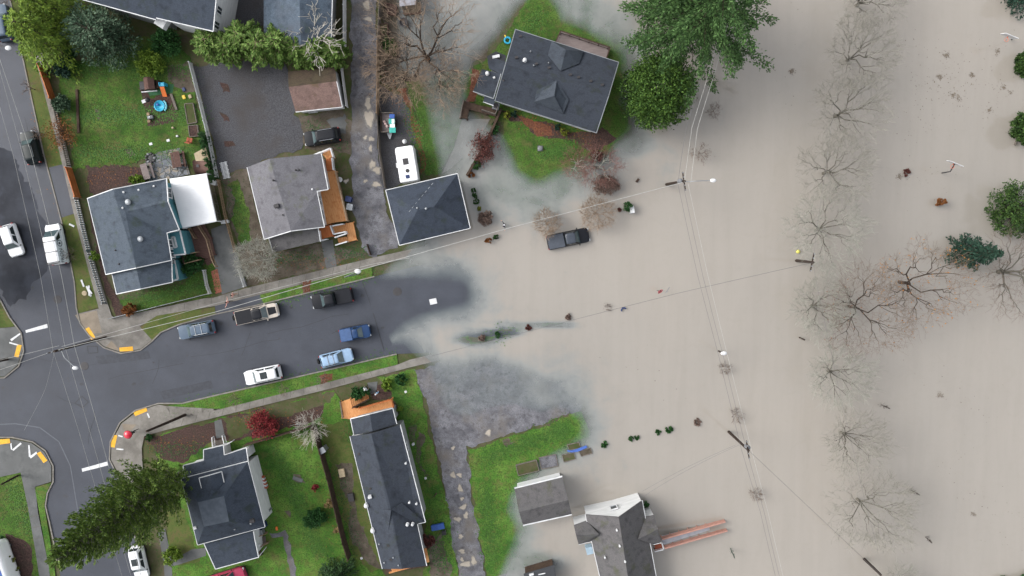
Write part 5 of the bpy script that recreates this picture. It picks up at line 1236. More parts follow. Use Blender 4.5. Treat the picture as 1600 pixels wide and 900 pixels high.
def branch_tree(h, r, seed, trunk_h=.2, n=420, r0=.2, minr=.011, squash=.4, zc=.6, shell=.55, wig=.12, forks=3, fork_len=.55, lean=(0, 0), ecc=1.0, ks=(7, 4, 3, 3, 2, 2, 2), gap=0.0):
    """bare crown grown towards points spread through an ellipsoid; returns limb and twig segments, tips (local)"""
    g = np.random.default_rng(seed)
    T = g.normal(size=(n * 3, 3)); T /= np.linalg.norm(T, axis=1)[:, None]
    T *= (shell + (1 - shell) * g.random((n * 3, 1)) ** .6) * (1 + .12 * np.sin(T[:, :1] * 5 + seed) + .1 * np.sin(T[:, 1:2] * 7 + seed * 2))
    T = T[T[:, 2] > -.45][:n]
    T = T * np.array([r, r * ecc, h * squash]) + np.array([0, 0, h * zc])
    if gap: T = T[np.sin(T[:, 0] * 1.7 + seed) + np.sin(T[:, 1] * 1.9 + seed * 3) > -2 + gap * 2]
    n = len(T); thick, fine, tips = [], [], []
    th = max(.25, h * trunk_h); top = np.array([lean[0] * th, lean[1] * th, th])
    def seg(p, q, ra, rb): (thick if ra > max(minr * 1.6, r0 * .11) else fine).append((tuple(p), tuple(q), ra, rb))
    def curve(p, q, ra, rb):
        d = q - p; ln = np.linalg.norm(d); m = (p + q) / 2 + g.normal(size=3) * ln * wig + np.array([0, 0, ln * .05])
        seg(p, m, ra, (ra + rb) / 2); seg(m, q, (ra + rb) / 2, rb)
    def rec(p, S_, lev, rad):
        if len(S_) <= 2 or lev > 6:
            for t in S_:
                curve(p, t, max(minr, rad * .7), minr); tips.append(tuple(t)); d = (t - p); d /= np.linalg.norm(d) + 1e-6
                for _ in range(forks):
                    o = p + (t - p) * g.uniform(.3, 1); e = o + (d + g.normal(size=3) * .65) * fork_len * g.uniform(.5, 1.1); fine.append((tuple(o), tuple(e), minr, minr * .8)); tips.append(tuple(e))
            return
        k = min(ks[lev], max(2, len(S_) // 2)); D = S_ - p; D /= np.linalg.norm(D, axis=1)[:, None] + 1e-6
        c = D[g.choice(len(D), k, replace=False)]
        for _ in range(4):
            lab = np.argmax(D @ c.T, 1)
            for i in range(k):
                if (lab == i).any(): c[i] = D[lab == i].mean(0)
        for i in range(k):
            q = S_[lab == i]
            if not len(q): continue
            m = q.mean(0); t = p + (m - p) * g.uniform(.36, .5) if len(q) > 1 else q[0]
            rr = max(minr, r0 * .8 * (len(q) / n) ** .5)
            if len(q) == 1: rec(p, q, lev + 1, rr)
            else: curve(p, t, max(minr, min(rad, rr * 1.25)), rr); rec(t, q, lev + 1, rr)
    thick.append(((0, 0, -.8), tuple(top * .6), r0 * 1.3, r0 * 1.05)); thick.append((tuple(top * .6), tuple(top), r0 * 1.05, r0 * .9))
    rec(top, T, 0, r0 * .9)
    return thick, fine, tips

def place_px(u, v): p = P(u, v); return Vector((p.x, p.y, p.z))

def bare(name, label, uv, h, r, seed, bark='grey', twig='pale', cat='tree', group=None, leaves=None, **k):
    root = empty(name, place_px(*uv), label, cat, group)
    a, b, tips = branch_tree(h, r, seed, **k)
    segs_mesh('trunk', a, BK[bark], root, 6); segs_mesh('crown', b, BK[twig], root, 3)
    if leaves:
        m_, n, s = leaves; g = random.Random(seed); T = np.array([g.choice(tips) for _ in range(n)]) + nr.normal(size=(n, 3)) * .25
        V, Q = leaf_cards(T, s); np_mesh('leaves', V, Q, LM[m_], root)
    return root
STREET = 'bare street trees standing in the flood'
for i, (uv, h, r, sd, lab) in enumerate([
    ((1331, 13), 8.5, 4.6, 3, 'pale bare tree cut by the top edge, northernmost of the flooded row'),
    ((1317, 98), 8.5, 4.8, 4, 'pale bare tree in the flood, next below the one at the top edge'),
    ((1299, 184), 9, 5.2, 5, 'pale bare tree in the flood, level with the gap under the second tree'),
    ((1281, 272), 9, 5.2, 6, 'pale bare tree in the flood, directly above the widest whitish crown'),
    ((1272, 358), 8, 6.0, 7, 'widest whitish bare tree in the flood, just above the short utility pole'),
    ((1262, 477), 7, 4.6, 8, 'small whitish bare tree in the flood below the short utility pole'),
    ((1288, 577), 8, 5.0, 9, 'whitish bare tree in the flood beneath the brown spreading trees'),
    ((1308, 672), 9, 4.6, 10, 'grey bare tree in the flood between two whitish crowns'),
    ((1333, 775), 9.5, 6.2, 12, 'large grey bare tree in the flood near the bottom right corner'),
    ((1382, 903), 7, 4.0, 13, 'pale bare tree cut by the bottom edge beside the leaning pole')]):
    bare('bare_tree', lab, uv, h, r * .93, sd, 'grey', 'lichen' if i in (4, 5, 6, 9) else 'pale', group=STREET, r0=.2, n=430 if i not in (4, 8) else 580, minr=.015)
bare('bare_tree', 'brown spreading tree with orange autumn leaves left on its right side', (1398, 440), 11, 6.4, 21, 'brown', 'twig', leaves=('orange', 380, .24), n=420, r0=.21, wig=.18, ks=(5, 3, 3, 3, 2, 2, 2), trunk_h=.25, gap=.3)
bare('bare_tree', 'brown spreading bare tree with rusty tips left of the orange-leaved one', (1318, 477), 10, 6.2, 22, 'brown', 'twig', leaves=('rust', 220, .2), n=500, r0=.2, wig=.16, ks=(5, 4, 3, 3, 2, 2, 2), trunk_h=.3)
bare('bare_tree', 'grey bare tree cut by the right edge below the dark conifer', (1550, 424), 10, 5.6, 23, 'grey', 'twig', r0=.28, n=380)
bare('bare_tree', 'wide brown bare tree spreading over the flooded yard by the top edge', (668, 92), 9, 7.6, 24, 'brown', 'tan', r0=.34, n=520, wig=.16, trunk_h=.1, squash=.36, zc=.55)
bare('bare_tree', 'tangled brown bare tree over the timber fence by the gravel lane', (634, 125), 6, 4.4, 25, 'brown', 'tan', r0=.16, n=380, trunk_h=.08, wig=.2, leaves=('brown', 200, .18))
bare('bare_tree', 'small brown bare thicket tree with russet leaves left of the dark house', (690, 135), 4, 3.6, 26, 'brown', 'tan', r0=.1, n=360, trunk_h=.06, wig=.2, leaves=('rust', 260, .18))
bare('bare_tree', 'tan round bare tree beside the stranded pickup', (853, 349), 3.0, 1.95, 27, 'tan', 'tan', r0=.09, n=420, trunk_h=.1, fork_len=.35)
bare('bare_tree', 'tan round bare tree crossed by the cable, right of the stranded pickup tail', (930, 334), 3.4, 2.4, 28, 'tan', 'tan', r0=.1, n=480, trunk_h=.1, fork_len=.4)
bare('bare_tree', 'purple-brown bare tree with mossy limbs at the lawn edge', (930, 262), 5, 2.9, 29, 'lichen', 'redtwig', r0=.2, n=260, wig=.2, trunk_h=.12)
bare('bare_tree', 'small pale bare birch left of the mossy-limbed tree', (900, 258), 5, 2.2, 30, 'white', 'redtwig', r0=.1, n=220)
bare('bare_shrub', 'white lichen-covered bare shrub tree on the corner front garden', (414, 404), 4.5, 2.9, 31, 'lichen', 'lichen', r0=.12, n=520, trunk_h=.06, minr=.016, fork_len=.4)
bare('bare_tree', 'dead white branching tree leaning over the blue-grey roof', (516, 76), 7.5, 3.6, 32, 'white', 'white', r0=.2, n=60, minr=.03, lean=(-.35, .1), trunk_h=.42, forks=2, wig=.2, zc=.7, squash=.28)
bare('bare_tree', 'small grey leafless tree beside the cedar steps', (490, 662), 4, 2.2, 33, 'lichen', 'white', r0=.1, n=110, minr=.018)
SAP = 'drowned saplings along the flooded street'
for i, (uv, h, r, lab, lf) in enumerate([((1136, 96), 3, 1.3, 'sapling with reddish leaves below the big cedar', ('maroon', 50, .2)), ((1112, 176), 2.4, 1.0, 'bare sapling in the flood beside the overhead wires, below the reddish one', None), ((1090, 240), 2.8, 1.4, 'bushy dark sapling in the flood above the lamp pole', ('brown', 60, .16)),
    ((1129, 573), 2.2, .9, 'spiky sapling directly below the white lamp head', None), ((1146, 645), 2.4, 1.1, 'spiky sapling under the wires above the leaning brown pole', None), ((1174, 766), 2.8, .95, 'bare sapling under the wires below the leaning brown pole', None), ((948, 479), 1, .6, 'tiny bare shrub stump near the blue hoop', None)]):
    bare('sapling', lab, uv, h, r, 50 + i, 'twig', 'twig', 'sapling', SAP, lf, r0=.05, n=46, trunk_h=.3, minr=.014, fork_len=.25)
for i, (a, b, lab) in enumerate([((1371, 630), (1390, 638), 'thin leaning conifer sapling below the whitish tree'), ((1418, 763), (1436, 773), 'thin leaning conifer sapling right of the large grey tree'), ((1441, 835), (1456, 848), 'thin leaning conifer sapling nearest the bottom right hedge'), ((1138, 850), (1148, 872), 'dark green slim sapling right of the red ramp'), ((1246, 526), (1257, 531), 'dark stub sticking out of the water below the small whitish tree')]):
    p = P(*a); q = W(b[0], b[1], 2.4); root = empty('drowned_sapling', p, lab, 'sapling', 'slim leaning saplings')
    d = q - p; sg = [((0, 0, 0), tuple(d), .05, .02)]; g = random.Random(i)
    if i < 4:
        for k in range(46):
            t = g.uniform(.25, 1); o = d * t; s = (1.05 - t) * (.7 if i != 3 else .5); a_ = g.uniform(0, 6.28)
            sg.append((tuple(o), tuple(o + Vector((math.cos(a_) * s, math.sin(a_) * s, .25 * s)) + d.normalized() * .25), .018, .012))
    else: sg = [((0, 0, 0), tuple(d), .12, .1)]
    segs_mesh('stem', sg, BK['brown'] if i != 3 else LM['dk'], root, 4)

def clumps(n, rx, ry, z0, z1, g, shell=.55, prof=None):
    out = []
    while len(out) < n:
        x, y, z = g.uniform(-1, 1), g.uniform(-1, 1), g.uniform(-1, 1)
        q = x * x + y * y + z * z
        if q > 1 or q < shell * shell * g.random(): continue
        out.append((x * rx, y * ry, (z0 + z1) / 2 + z * (z1 - z0) / 2))
    return np.array(out)

def bushy(name, label, uv, h, r, m, n=1400, size=.24, cat='shrub', group=None, ry=None, trunk=True, rough=.5, z0=None, seed=1, cl=None, twig=None, asp=.5, rz=0, at=None):
    """leafy crown of separate leaves gathered in uneven clumps, on a stem with limbs"""
    loc = at or place_px(*uv)
    if h < 2.2: loc.z = max(loc.z, -.12)      # half-drowned bushes: what shows above the water
    root = empty(name, loc, label, cat, group, rz)
    g = random.Random(seed); ry = ry or r; z0 = (h * .12) if z0 is None else z0
    nc = cl or max(14, int(26 * (r * ry) ** .5 * 1.2))
    C = clumps(nc, r * .84, ry * .84, z0, h, g)
    per = max(4, n // nc); cs = (r * ry) ** .5 * (.16 + rough * .2)
    pts = np.repeat(C, per, 0); d = nr.normal(size=pts.shape); d /= np.linalg.norm(d, axis=1)[:, None]
    pts = pts + d * (nr.uniform(.2, 1, (len(pts), 1)) ** .5) * cs * np.repeat(nr.uniform(.6, 1.25, (nc, 1)), per, 0)
    pts[:, 2] = np.maximum(pts[:, 2], .05)
    V, Q = leaf_cards(pts, size, d * .8 + np.array([0, 0, .15]), asp)
    np_mesh('crown', V, Q, LM[m], root)
    if trunk:
        sg = [((0, 0, -.4), (0, 0, h * .4), max(.04, h * .02), max(.03, h * .014))]
        for c in C[:: max(1, nc // 24)]: sg.append(((0, 0, h * .2 + .3 * min(c[2], h * .5)), tuple(c), max(.02, h * .008), .012))
        segs_mesh('trunk', sg, BK[twig or 'brown'], root, 5)
    return root

def conifer(name, label, uv, h, r, m, seed=1, nb=None, size=.3, per=34, cat='tree', group=None, droop=.35, up=.0, top=.05, z0=.06, power=.85, width=.3, flatness=.6, bark='brown', lean=(0, 0), jit=.26):
    """trunk with whorls of tapering branches, each a spray of needles"""
    root = empty(name, place_px(*uv), label, cat, group)
    g = random.Random(seed); nb = nb or int(h * 9); C = []; D = []; sg = []
    ax = Vector((lean[0], lean[1], 1))
    for k in range(6): sg.append((tuple(ax * (h * k / 6 - (.5 if k == 0 else 0))), tuple(ax * (h * (k + 1) / 6)), max(.03, h * .016 * (1 - k / 6)), max(.02, h * .016 * (1 - (k + 1) / 6))))
    for i in range(nb):
        t = z0 + (1 - z0) * ((i + g.random()) / nb)
        ln = r * ((1 - t) ** power + top) * g.uniform(.86 - jit, .86 + jit) * (1 if t > z0 + .08 else .8)
        a = i * 2.39996 + g.uniform(-.35, .35); o = ax * (h * t)
        d = Vector((math.cos(a), math.sin(a), up + g.uniform(-.12, .12)))
        e = o + d * ln - Vector((0, 0, droop * ln * .55))
        mid = o.lerp(e, .5) + Vector((0, 0, droop * ln * .2))
        sg.append((tuple(o), tuple(mid), .012 * h * .25 + .012, .02)); sg.append((tuple(mid), tuple(e), .02, .01))
        n = max(5, int(per * (ln / r) ** .8)); s = np.array([g.random() ** .6 for _ in range(n)])[:, None]
        A0, A1, A2 = (np.array(q)[None] for q in (o, mid, e))
        p = (1 - s) ** 2 * A0 + 2 * s * (1 - s) * (2 * A1 - .5 * A0 - .5 * A2) + s ** 2 * A2
        side = np.array([-d.y, d.x, 0]); wv = nr.uniform(-1, 1, (n, 1))
        p = p + side[None] * wv * ln * width * (1 - s * .75) + nr.normal(size=p.shape) * ln * .03
        p[:, 2] -= np.abs(wv[:, 0]) * ln * width * .35
        C.append(p); D.append(np.array(d)[None] * .9 + side[None] * wv * .8 + np.array([[0, 0, -.25 * droop]]))
    C = np.concatenate(C); D = np.concatenate(D)
    V, Q = leaf_cards(C, size, D, .42, flatness=flatness)
    segs_mesh('trunk', sg, BK[bark], root, 5); np_mesh('crown', V, Q, LM[m], root)
    return root
# big trees
conifer('evergreen_tree', 'tall feathery evergreen leaning across the left street near the bottom', (284, 738), 25, 4.9, 'poplar', 3, nb=400, size=.34, per=150, up=1.25, droop=.12, top=.12, power=.75, width=.16, z0=.03, bark='pale')
conifer('cedar_tree', 'huge drooping cedar at the top edge beside the flooded street', (1060, 72), 21, 8.4, 'cedar', 4, nb=104, size=.34, per=400, droop=.45, up=.3, width=.15, power=.5, top=.2, z0=.22, jit=.45)
conifer('cedar_tree', 'second drooping cedar behind, cut by the top edge', (1036, 16), 17, 5.8, 'cedar', 14, nb=84, size=.34, per=330, jit=.4, droop=.5, up=.1, width=.3, power=.6, top=.2, z0=.12)
bushy('evergreen_tree', 'dense round dark green evergreen right of the dark house', (1013, 156), 9.5, 5.1, 'round2', 21000, .32, 'tree', z0=.8, seed=5, cl=420, rough=.04, ry=5.2)
conifer('evergreen_tree', 'lime-green feathery conifer over the pavement, top left', (100, 68), 9, 4.2, 'lime', 6, nb=110, size=.42, per=70, droop=.5, up=.15, width=.35, power=.5, top=.2, z0=.05)
conifer('evergreen_tree', 'lime-green feathery conifer at the top edge by the pavement', (108, 25), 9, 4.0, 'lime', 7, nb=100, size=.42, per=70, droop=.5, up=.15, width=.35, power=.5, top=.2, z0=.05)
conifer('evergreen_tree', 'blue-grey bushy tree shading the top of the lawn', (180, 66), 6, 3.7, 'blue', 8, nb=150, size=.32, per=70, droop=.3, up=.5, width=.35, power=.45, top=.3, z0=.03)
for i, (u, v, h, r, m, lab) in enumerate([(268, 72, 2.6, 2.0, 'shrub', 'dark green rounded shrub under the large top-left roof'), (243, 105, 2.6, 1.9, 'lime', 'lime shrub beside the dirt path and play mat'), (104, 108, 1.8, 1.5, 'dk', 'dark low bush at the end of the orange fence'), (103, 164, 2, 1.25, 'blue', 'round blue-grey bush inside the orange fence'), (114, 88, 1.3, .9, 'shrub', 'small green sapling bush under the trees'),
    (152, 400, 1.5, .7, 'lime', 'small lime bush squeezed between fence and blue-grey house'), (218, 285, 1.4, 1.1, 'lime', 'lime fern-like bush against the blue-grey house'), (207, 482, 1.4, .95, 'rust', 'rust-brown round bush on the corner'), (304, 413, 1.6, 1.7, 'shrub', 'dark green shrub beside the brown deck steps'), (325, 223, 1.4, .8, 'shrub', 'green bush by the orange garden chair'), (276, 862, 2.2, 1.4, 'lime', 'bright lime shrub by the path beside the dark slate house'),
    (495, 806, 1.6, 1.7, 'shrub', 'pale green spreading shrub on the lawn by the brown fence'), (612, 76, 1.8, 1.3, 'round', 'green shrub against the lane fence'), (606, 600, 1.0, .9, 'lime', 'bright green bush right of the garden path'), (628, 592, 1.0, .9, 'shrub', 'bright green bush near the pavement corner'), (625, 638, .9, .5, 'lime', 'tiny lime bush beside the dark long house'),
    (793, 181, 1.1, .65, 'yellow', 'yellow-green ball shrub beside the deck of the big dark house'), (880, 208, 1.1, .65, 'yellow', 'yellow-green ball shrub in front of the white wall'), (803, 179, .9, .5, 'dk', 'dark grey-green bush next to the yellow-green ball'), (872, 199, .9, .5, 'dk', 'dark grey-green bush left of the front yellow-green ball'), (774, 197, .9, .5, 'shrub', 'small green bush beside the plank walk, nearer the house'), (773, 206, .9, .55, 'shrub', 'small green bush beside the plank walk, farther from the house'),
    (744, 258, 1.2, .72, 'box', 'round green bush at the foot of the plank walk'), (737, 273, .8, .48, 'rust', 'golden-brown bush at the end of the plank walk'), (740, 297.5, .9, .4, 'box', 'top ball of three clipped green balls beside the garage'), (742.3, 306.5, .9, .4, 'box', 'middle ball of three clipped green balls beside the garage'), (744.5, 315.5, .9, .42, 'box', 'bottom ball of three clipped green balls beside the garage'),
    (748.5, 326, .7, .36, 'yellow', 'pale yellow-green ball below the clipped balls'), (775, 370, .9, .4, 'box', 'single clipped green ball below the cable'), (763, 376, .9, .5, 'rust', 'rust-coloured bush beside the single clipped ball'), (978, 323, 1.5, .75, 'shrub', 'dark green bush with a white box on it, in the flood'), (967, 328, .5, .35, 'maroon', 'tiny maroon bush left of the dark green mailbox bush'),
    (1408, 271, .5, .55, 'maroon', 'dark red half-drowned shrub left of the white backboard'), (1457, 317, 1.5, .7, 'rust', 'rust-red round shrub standing alone in the flood'), (1005, 783, 1, .6, 'shrub', 'green bush at the corner of the white gable'), (8, 843, 1.3, .85, 'shrub', 'green ball shrub above the white camper'), (20, 868, 1.5, .98, 'olive', 'olive ball shrub beside the white camper, second from top'), (26, 888, 1.2, .8, 'olive', 'yellow-olive ball shrub beside the white camper, third from top'), (33, 907, 1.4, 1.0, 'olive', 'olive ball shrub beside the white camper, lowest'),
    (560, 614, 1.1, 1.0, 'shrub', 'clipped hedge bush above the cedar steps, left'), (572, 610, 1.1, .8, 'shrub', 'clipped hedge bush above the cedar steps, right'), (235, 683, .8, .6, 'shrub', 'dark green bush at the pavement corner by the red umbrella'), (1560, 905, 1.2, 1.5, 'shrub', 'green bush at the bottom right edge, left'), (1592, 903, 1.2, 1.7, 'shrub', 'green bush at the bottom right corner'), (495, 760, .9, .6, 'red', 'small red shrub along the brown fence'), (515, 785, .7, .7, 'dead', 'straw-coloured grass clump along the brown fence'), (527, 826, .6, .5, 'dead', 'small straw grass clump along the brown fence'),
    (668, 842, 1.4, 1.1, 'maroon', 'purple-leaved shrub at the east wall of the long house'), (825, 511, .5, .5, 'maroon', 'round dark drowned bush on the flooded verge'), (887, 494, .5, .5, 'brown', 'curled brown drowned bush on the flooded verge'), (753, 528, .6, .55, 'brown', 'brown bush on the green drowned verge, left'), (777, 522, .6, .45, 'shrub', 'green bush on the drowned verge, right'),
    (1087, 657, .3, .6, 'brown', 'ring-shaped brown tangle in the flood'), (943, 693, .4, .55, 'shrub', 'green drowned shrub nearest the blue tarp'), (985, 684, .35, .4, 'shrub', 'green drowned shrub, pair, left'), (994, 682, .35, .4, 'shrub', 'green drowned shrub, pair, right'), (1026, 673, .4, .45, 'shrub', 'green drowned shrub left of the rightmost one'), (1043, 669, .4, .6, 'shrub', 'rightmost green drowned shrub in the garden row')]):
    s = .2 if r < .8 else .26
    bushy('shrub', lab, (u, v), h, r, m, int(420 + 900 * r * r), s, 'shrub', seed=i, rough=.1 if m in ('box', 'olive', 'yellow') else .5, trunk=r > .9)
bushy('shrub', 'orange autumn shrub arching over the pavement by the dark green car', (107, 212), 3.2, 2.1, 'rust', 1500, .18, seed=70, ry=2.6, rough=.8)
bushy('shrub', 'scarlet-leaved maple shrub at the south pavement', (416, 660), 2.2, 2.2, 'red', 3000, .24, seed=71, rough=.6)
bushy('shrub', 'reddish shrub spreading over the plank walk in the flood', (757, 232), 2.0, 2.0, 'maroon', 2600, .2, seed=72, rough=.7, ry=2.4)
bushy('shrub', 'dome of purple-brown twigs standing in the flood beside the garage', (759, 341), 1.5, 1.15, 'brown', 3600, .16, seed=73, rough=.2, cl=90)
bushy('shrub', 'dark purple-brown dome shrub under the mossy-limbed tree', (944, 290), 1.8, 2.1, 'brown', 5200, .16, seed=74, rough=.2, ry=1.5, cl=140)
bushy('shrub', 'small dark brown dome shrub above the mossy-limbed tree', (931, 245), 1.5, 1.0, 'maroon', 1800, .16, seed=75, rough=.2, cl=60)
for i, (u, v, h, r, ry, m, lab) in enumerate([(1563, 328, 7, 4.3, 4.2, 'round', 'big round dark green tree at the right edge'), (1584, 205, 6, 2.2, 2.6, 'round', 'dark green tree at the right edge above the big round one'), (1588, 105, 5, 2.0, 2.0, 'round', 'dark green tree mostly beyond the right edge')]):
    bushy('evergreen_tree', lab, (u, v), h, r, m, 8000, .3, 'tree', ry=ry, z0=.4, seed=80 + i, cl=150, rough=.1)
conifer('conifer_tree', 'dark blue-green conifer beside the orange-leaved tree', (1492, 394), 9, 3.2, 'dk', 9, nb=120, size=.36, per=60, droop=.4, up=.2, width=.35)
conifer('conifer_tree', 'dark blue-green conifer in the top right corner', (1580, 0), 8, 3.4, 'dk', 10, nb=110, size=.36, per=60, droop=.4, up=.2, width=.35)
conifer('conifer_tree', 'dark drooping conifer at the bottom edge beside the long house', (530, 892), 7, 3.2, 'fir', 11, nb=120, size=.36, per=70, droop=.5, up=.2, width=.35)
bushy('evergreen_tree', 'leafy green tree at the left edge beside the street junction', (-22, 432), 9, 3.4, 'round', 6000, .34, 'tree', z0=2, seed=91, cl=120, rough=.15)
# bamboo screen
BAM = 'bamboo clumps screening the dark gravel lot'
for i, (u, v, h, r, lab) in enumerate([(345, 78, 5, 2.2, 'leftmost bamboo clump by the white house wall'), (372, 84, 5, 2.2, 'bamboo clump at the top of the gravel lot, second from left'), (398, 74, 6, 2.3, 'tall bamboo clump touching the ladder'), (425, 86, 6, 2.4, 'bamboo clump overlapping the blue-grey roof corner'), (452, 82, 6, 2.4, 'bamboo clump in front of the blue-grey roof'), (478, 88, 5, 2.3, 'bamboo clump above the brown shed, left'), (503, 90, 5, 2.3, 'bamboo clump above the brown shed, right'), (530, 92, 4.5, 2.0, 'rightmost bamboo clump against the white lane fence')]):
    root = conifer('bamboo_clump', lab, (u, v), h, r, 'bamboo', 30 + i, nb=70, size=.5, per=34, droop=.7, up=.5, width=.3, power=.4, top=.3, z0=.2, cat='bamboo', group=BAM, bark='tan')
# arborvitae along the picket fence
for i in range(8):
    t = i / 7; u, v = 317 + 15 * t, 214 + 66 * t
    lab = ['northernmost', 'second from the top', 'third from the top', 'fourth from the top', 'fourth from the bottom', 'third from the bottom', 'second from the bottom', 'southernmost'][i] + ' small conifer in the row along the picket fence'
    conifer('small_conifer', lab, (u + 6, v), 2.3, .85, 'shrub', 60 + i, nb=44, size=.24, per=22, droop=.1, up=.6, width=.4, cat='conifer', group='small conifers along the white picket fence')
# grass tufts breaking the lawn edges, leaf litter, floating debris (nobody could count these)
def scatter(name, spots, n, m, size, zoff=.06, kind='stuff', sig=1.0, h=.05):
    C = []
    tot = sum(s[4] for s in spots)
    for u0, v0, u1, v1, wgt in spots:
        for _ in range(int(n * wgt / tot)):
            t = rnd.random(); p = W(u0 + (u1 - u0) * t + rnd.gauss(0, sig * 8), v0 + (v1 - v0) * t + rnd.gauss(0, sig * 8)); C.append((p.x, p.y, 0))
    C = np.array(C); C[:, 2] = np.maximum(-depth_np(C[:, 0], C[:, 1]), -.02) + zoff
    V, Q = leaf_cards(C, size, asp=.6, flatness=1)
    V[:, 2] = np.repeat(C[:, 2], 4) + np.abs(V[:, 2] - np.repeat(C[:, 2], 4)) * h / .05 * .5
    o = np_mesh(name, V, Q, m, None); return tag(o, kind=kind)
scatter('grass_tufts', [(100, 110, 300, 110, 2), (110, 180, 320, 180, 3), (120, 240, 300, 240, 2), (200, 470, 340, 440, 1.5), (270, 645, 615, 562, 2.5), (410, 468, 580, 425, 1.6), (430, 700, 500, 860, 3), (620, 600, 700, 880, 2.5), (750, 720, 880, 670, 2.5), (760, 760, 770, 880, 2), (800, 70, 850, 20, 1), (850, 240, 900, 230, 1.5), (645, 170, 665, 270, 1.2), (20, 750, 55, 830, .8), (545, 640, 560, 700, .8), (768, 526, 795, 518, .08), (862, 668, 892, 664, .4), (880, 664, 884, 690, .3)], 26000, LM['grass'], .2)
o = scatter('floating_debris', [(1380, 60, 1590, 180, 4), (1430, 130, 1580, 140, 3), (1400, 180, 1560, 60, 2), (1420, 200, 1440, 205, 1), (1390, 270, 1500, 290, 1), (1400, 560, 1560, 640, 1.2), (1480, 700, 1600, 860, 2), (1230, 30, 1230, 180, .7), (1000, 90, 1140, 300, .4), (900, 520, 1100, 620, .5)], 420, LM['debris'], .17, .03, sig=2.6)
for k in range(46):
    DEB = [(1400, 60, 1590, 180), (1420, 130, 1580, 200), (1390, 270, 1500, 290), (1400, 560, 1560, 640), (1480, 700, 1600, 860), (1230, 30, 1240, 180)][k % 6]
    if k % 6 == 0: _sp = []
    u, v = rnd.uniform(DEB[0], DEB[2]), rnd.uniform(DEB[1], DEB[3]); a_ = rnd.uniform(-6, 6); _sp.append((u, v, u + a_, v + rnd.uniform(-3, 3), rnd.uniform(.4, 1.6)))
    if k == 0: ALLD = _sp
    elif k % 6 == 0: ALLD = ALLD + _sp
scatter('debris_mats', ALLD, 700, LM['debris'], .16, .03, sig=.28)
scatter('fallen_leaves', [(95, 230, 105, 330, 2), (60, 120, 75, 220, 1.2), (810, 185, 930, 215, 3), (500, 640, 520, 850, 1), (230, 690, 330, 690, 1.5), (370, 650, 470, 660, 1.5), (600, 100, 660, 250, 2), (140, 280, 230, 270, 1), (425, 405, 560, 410, 2)], 1500, LM['rust'], .16)
scatter('dark_weeds', [(425, 405, 500, 400, 1), (530, 395, 570, 395, .8), (240, 700, 320, 700, 1), (525, 730, 560, 860, 1.2), (660, 850, 700, 890, .8), (480, 190, 540, 235, .7), (355, 280, 385, 380, .7)], 2600, LM['shrub'], .18)
# ------------------------------------------------------------------ poles, lamps and overhead lines
WIRE = flat('bare_cable', (176, 176, 172), .6, .3); WIRED = flat('dark_cable', (92, 92, 94), .6)
def pole(label, base, hgt, top=None, r=.17, arm=None, lamp=None, group='utility poles', m='pole', name='utility_pole', cross=None, tf=0, caps=True):
    p = place_px(*base)
    root = empty(name, p, label, 'utility pole', group)
    t = W(top[0], top[1], hgt) if top else Vector((p.x, p.y, hgt))
    MB().tube([(p.x, p.y, p.z - .8), p.lerp(t, .5), t], [r * 1.15, r, r * .8], 10).build('pole_shaft', MT[m], root)
    if cross:
        a = R(cross); d = Vector((math.cos(a), math.sin(a), 0))
        MB().bar(t - d * 1.1 - Vector((0, 0, .35)), t + d * 1.1 - Vector((0, 0, .35)), .12, .14).build('crossarm', MT['pole'], root)
        for s in (-1, -.45, .5, 1):
            MB().lathe(t + d * s * 1.02 - Vector((0, 0, .3)), [(.05, 0), (.07, .06), (.05, .12), (.07, .18), (.03, .24)], 8).build('insulator', MT['galv'], root)
    if tf:
        q = t + Vector((tf, .1, -1.5)); MB().lathe(q, [(.26, 0), (.28, .05), (.28, .75), (.2, .85), (.08, .9)], 14).build('transformer', MT['grey'], root)
    if lamp:
        e = W(lamp[0], lamp[1], hgt - .7); s = Vector((t.x, t.y, hgt - 1.2))
        b = MB(); b.tube([s, s.lerp(e, .4) + Vector((0, 0, .45)), e], .045, 6); o = b.build('lamp_arm', MT['galv'], root)
        d = (e - s).normalized(); c = MB(); c.ball(e + Vector((0, 0, .05)), .38, .24, .15, 12, 6); c.build('lamp_head', MT['white'], o, smooth=True)
    return t
tA = pole('tall dark wooden pole leaning across the road junction with a lamp arm', (166, 527), 10.5, (85, 549), lamp=(118, 575), cross=15)
tB = pole('dark wooden pole in the flood carrying a lamp on a long arm', (1040, 288), 9.5, (1070, 283), lamp=(1114, 282), cross=100, tf=-.3)
tC = pole('brown wooden pole in the flood above the red-railed ramp, with fittings on top', (1137, 673), 10, (1170, 704), cross=100, tf=.2)
tD = pole('short dark pole in the flood among the bare trees', (1243, 407), 8.5, (1271, 410), cross=80)
tE = pole('dark pole in the flood at the bottom right edge', (1350, 873), 9.5, (1376, 898))
tF = pole('brown pole beside the south pavement with a yellow guard at its foot', (291, 648), 8.2, (229, 674))
b = MB(); p = place_px(291, 648); b.tube([p, p + Vector((-.5, -.05, 1.9))], .09, 8); solo(b, 'guy_guard', flat('yellow_guard', (200, 190, 40), .6), 'yellow plastic guy-wire guard at the foot of the brown pole', 'guy guard')
tG = pole('dark pole just inside the left edge at the west corner', (8, 562), 9, (-22, 568))
tH = pole('dark pole on the lawn at the left edge below the west corner', (26, 744), 7, (2, 757), r=.12)
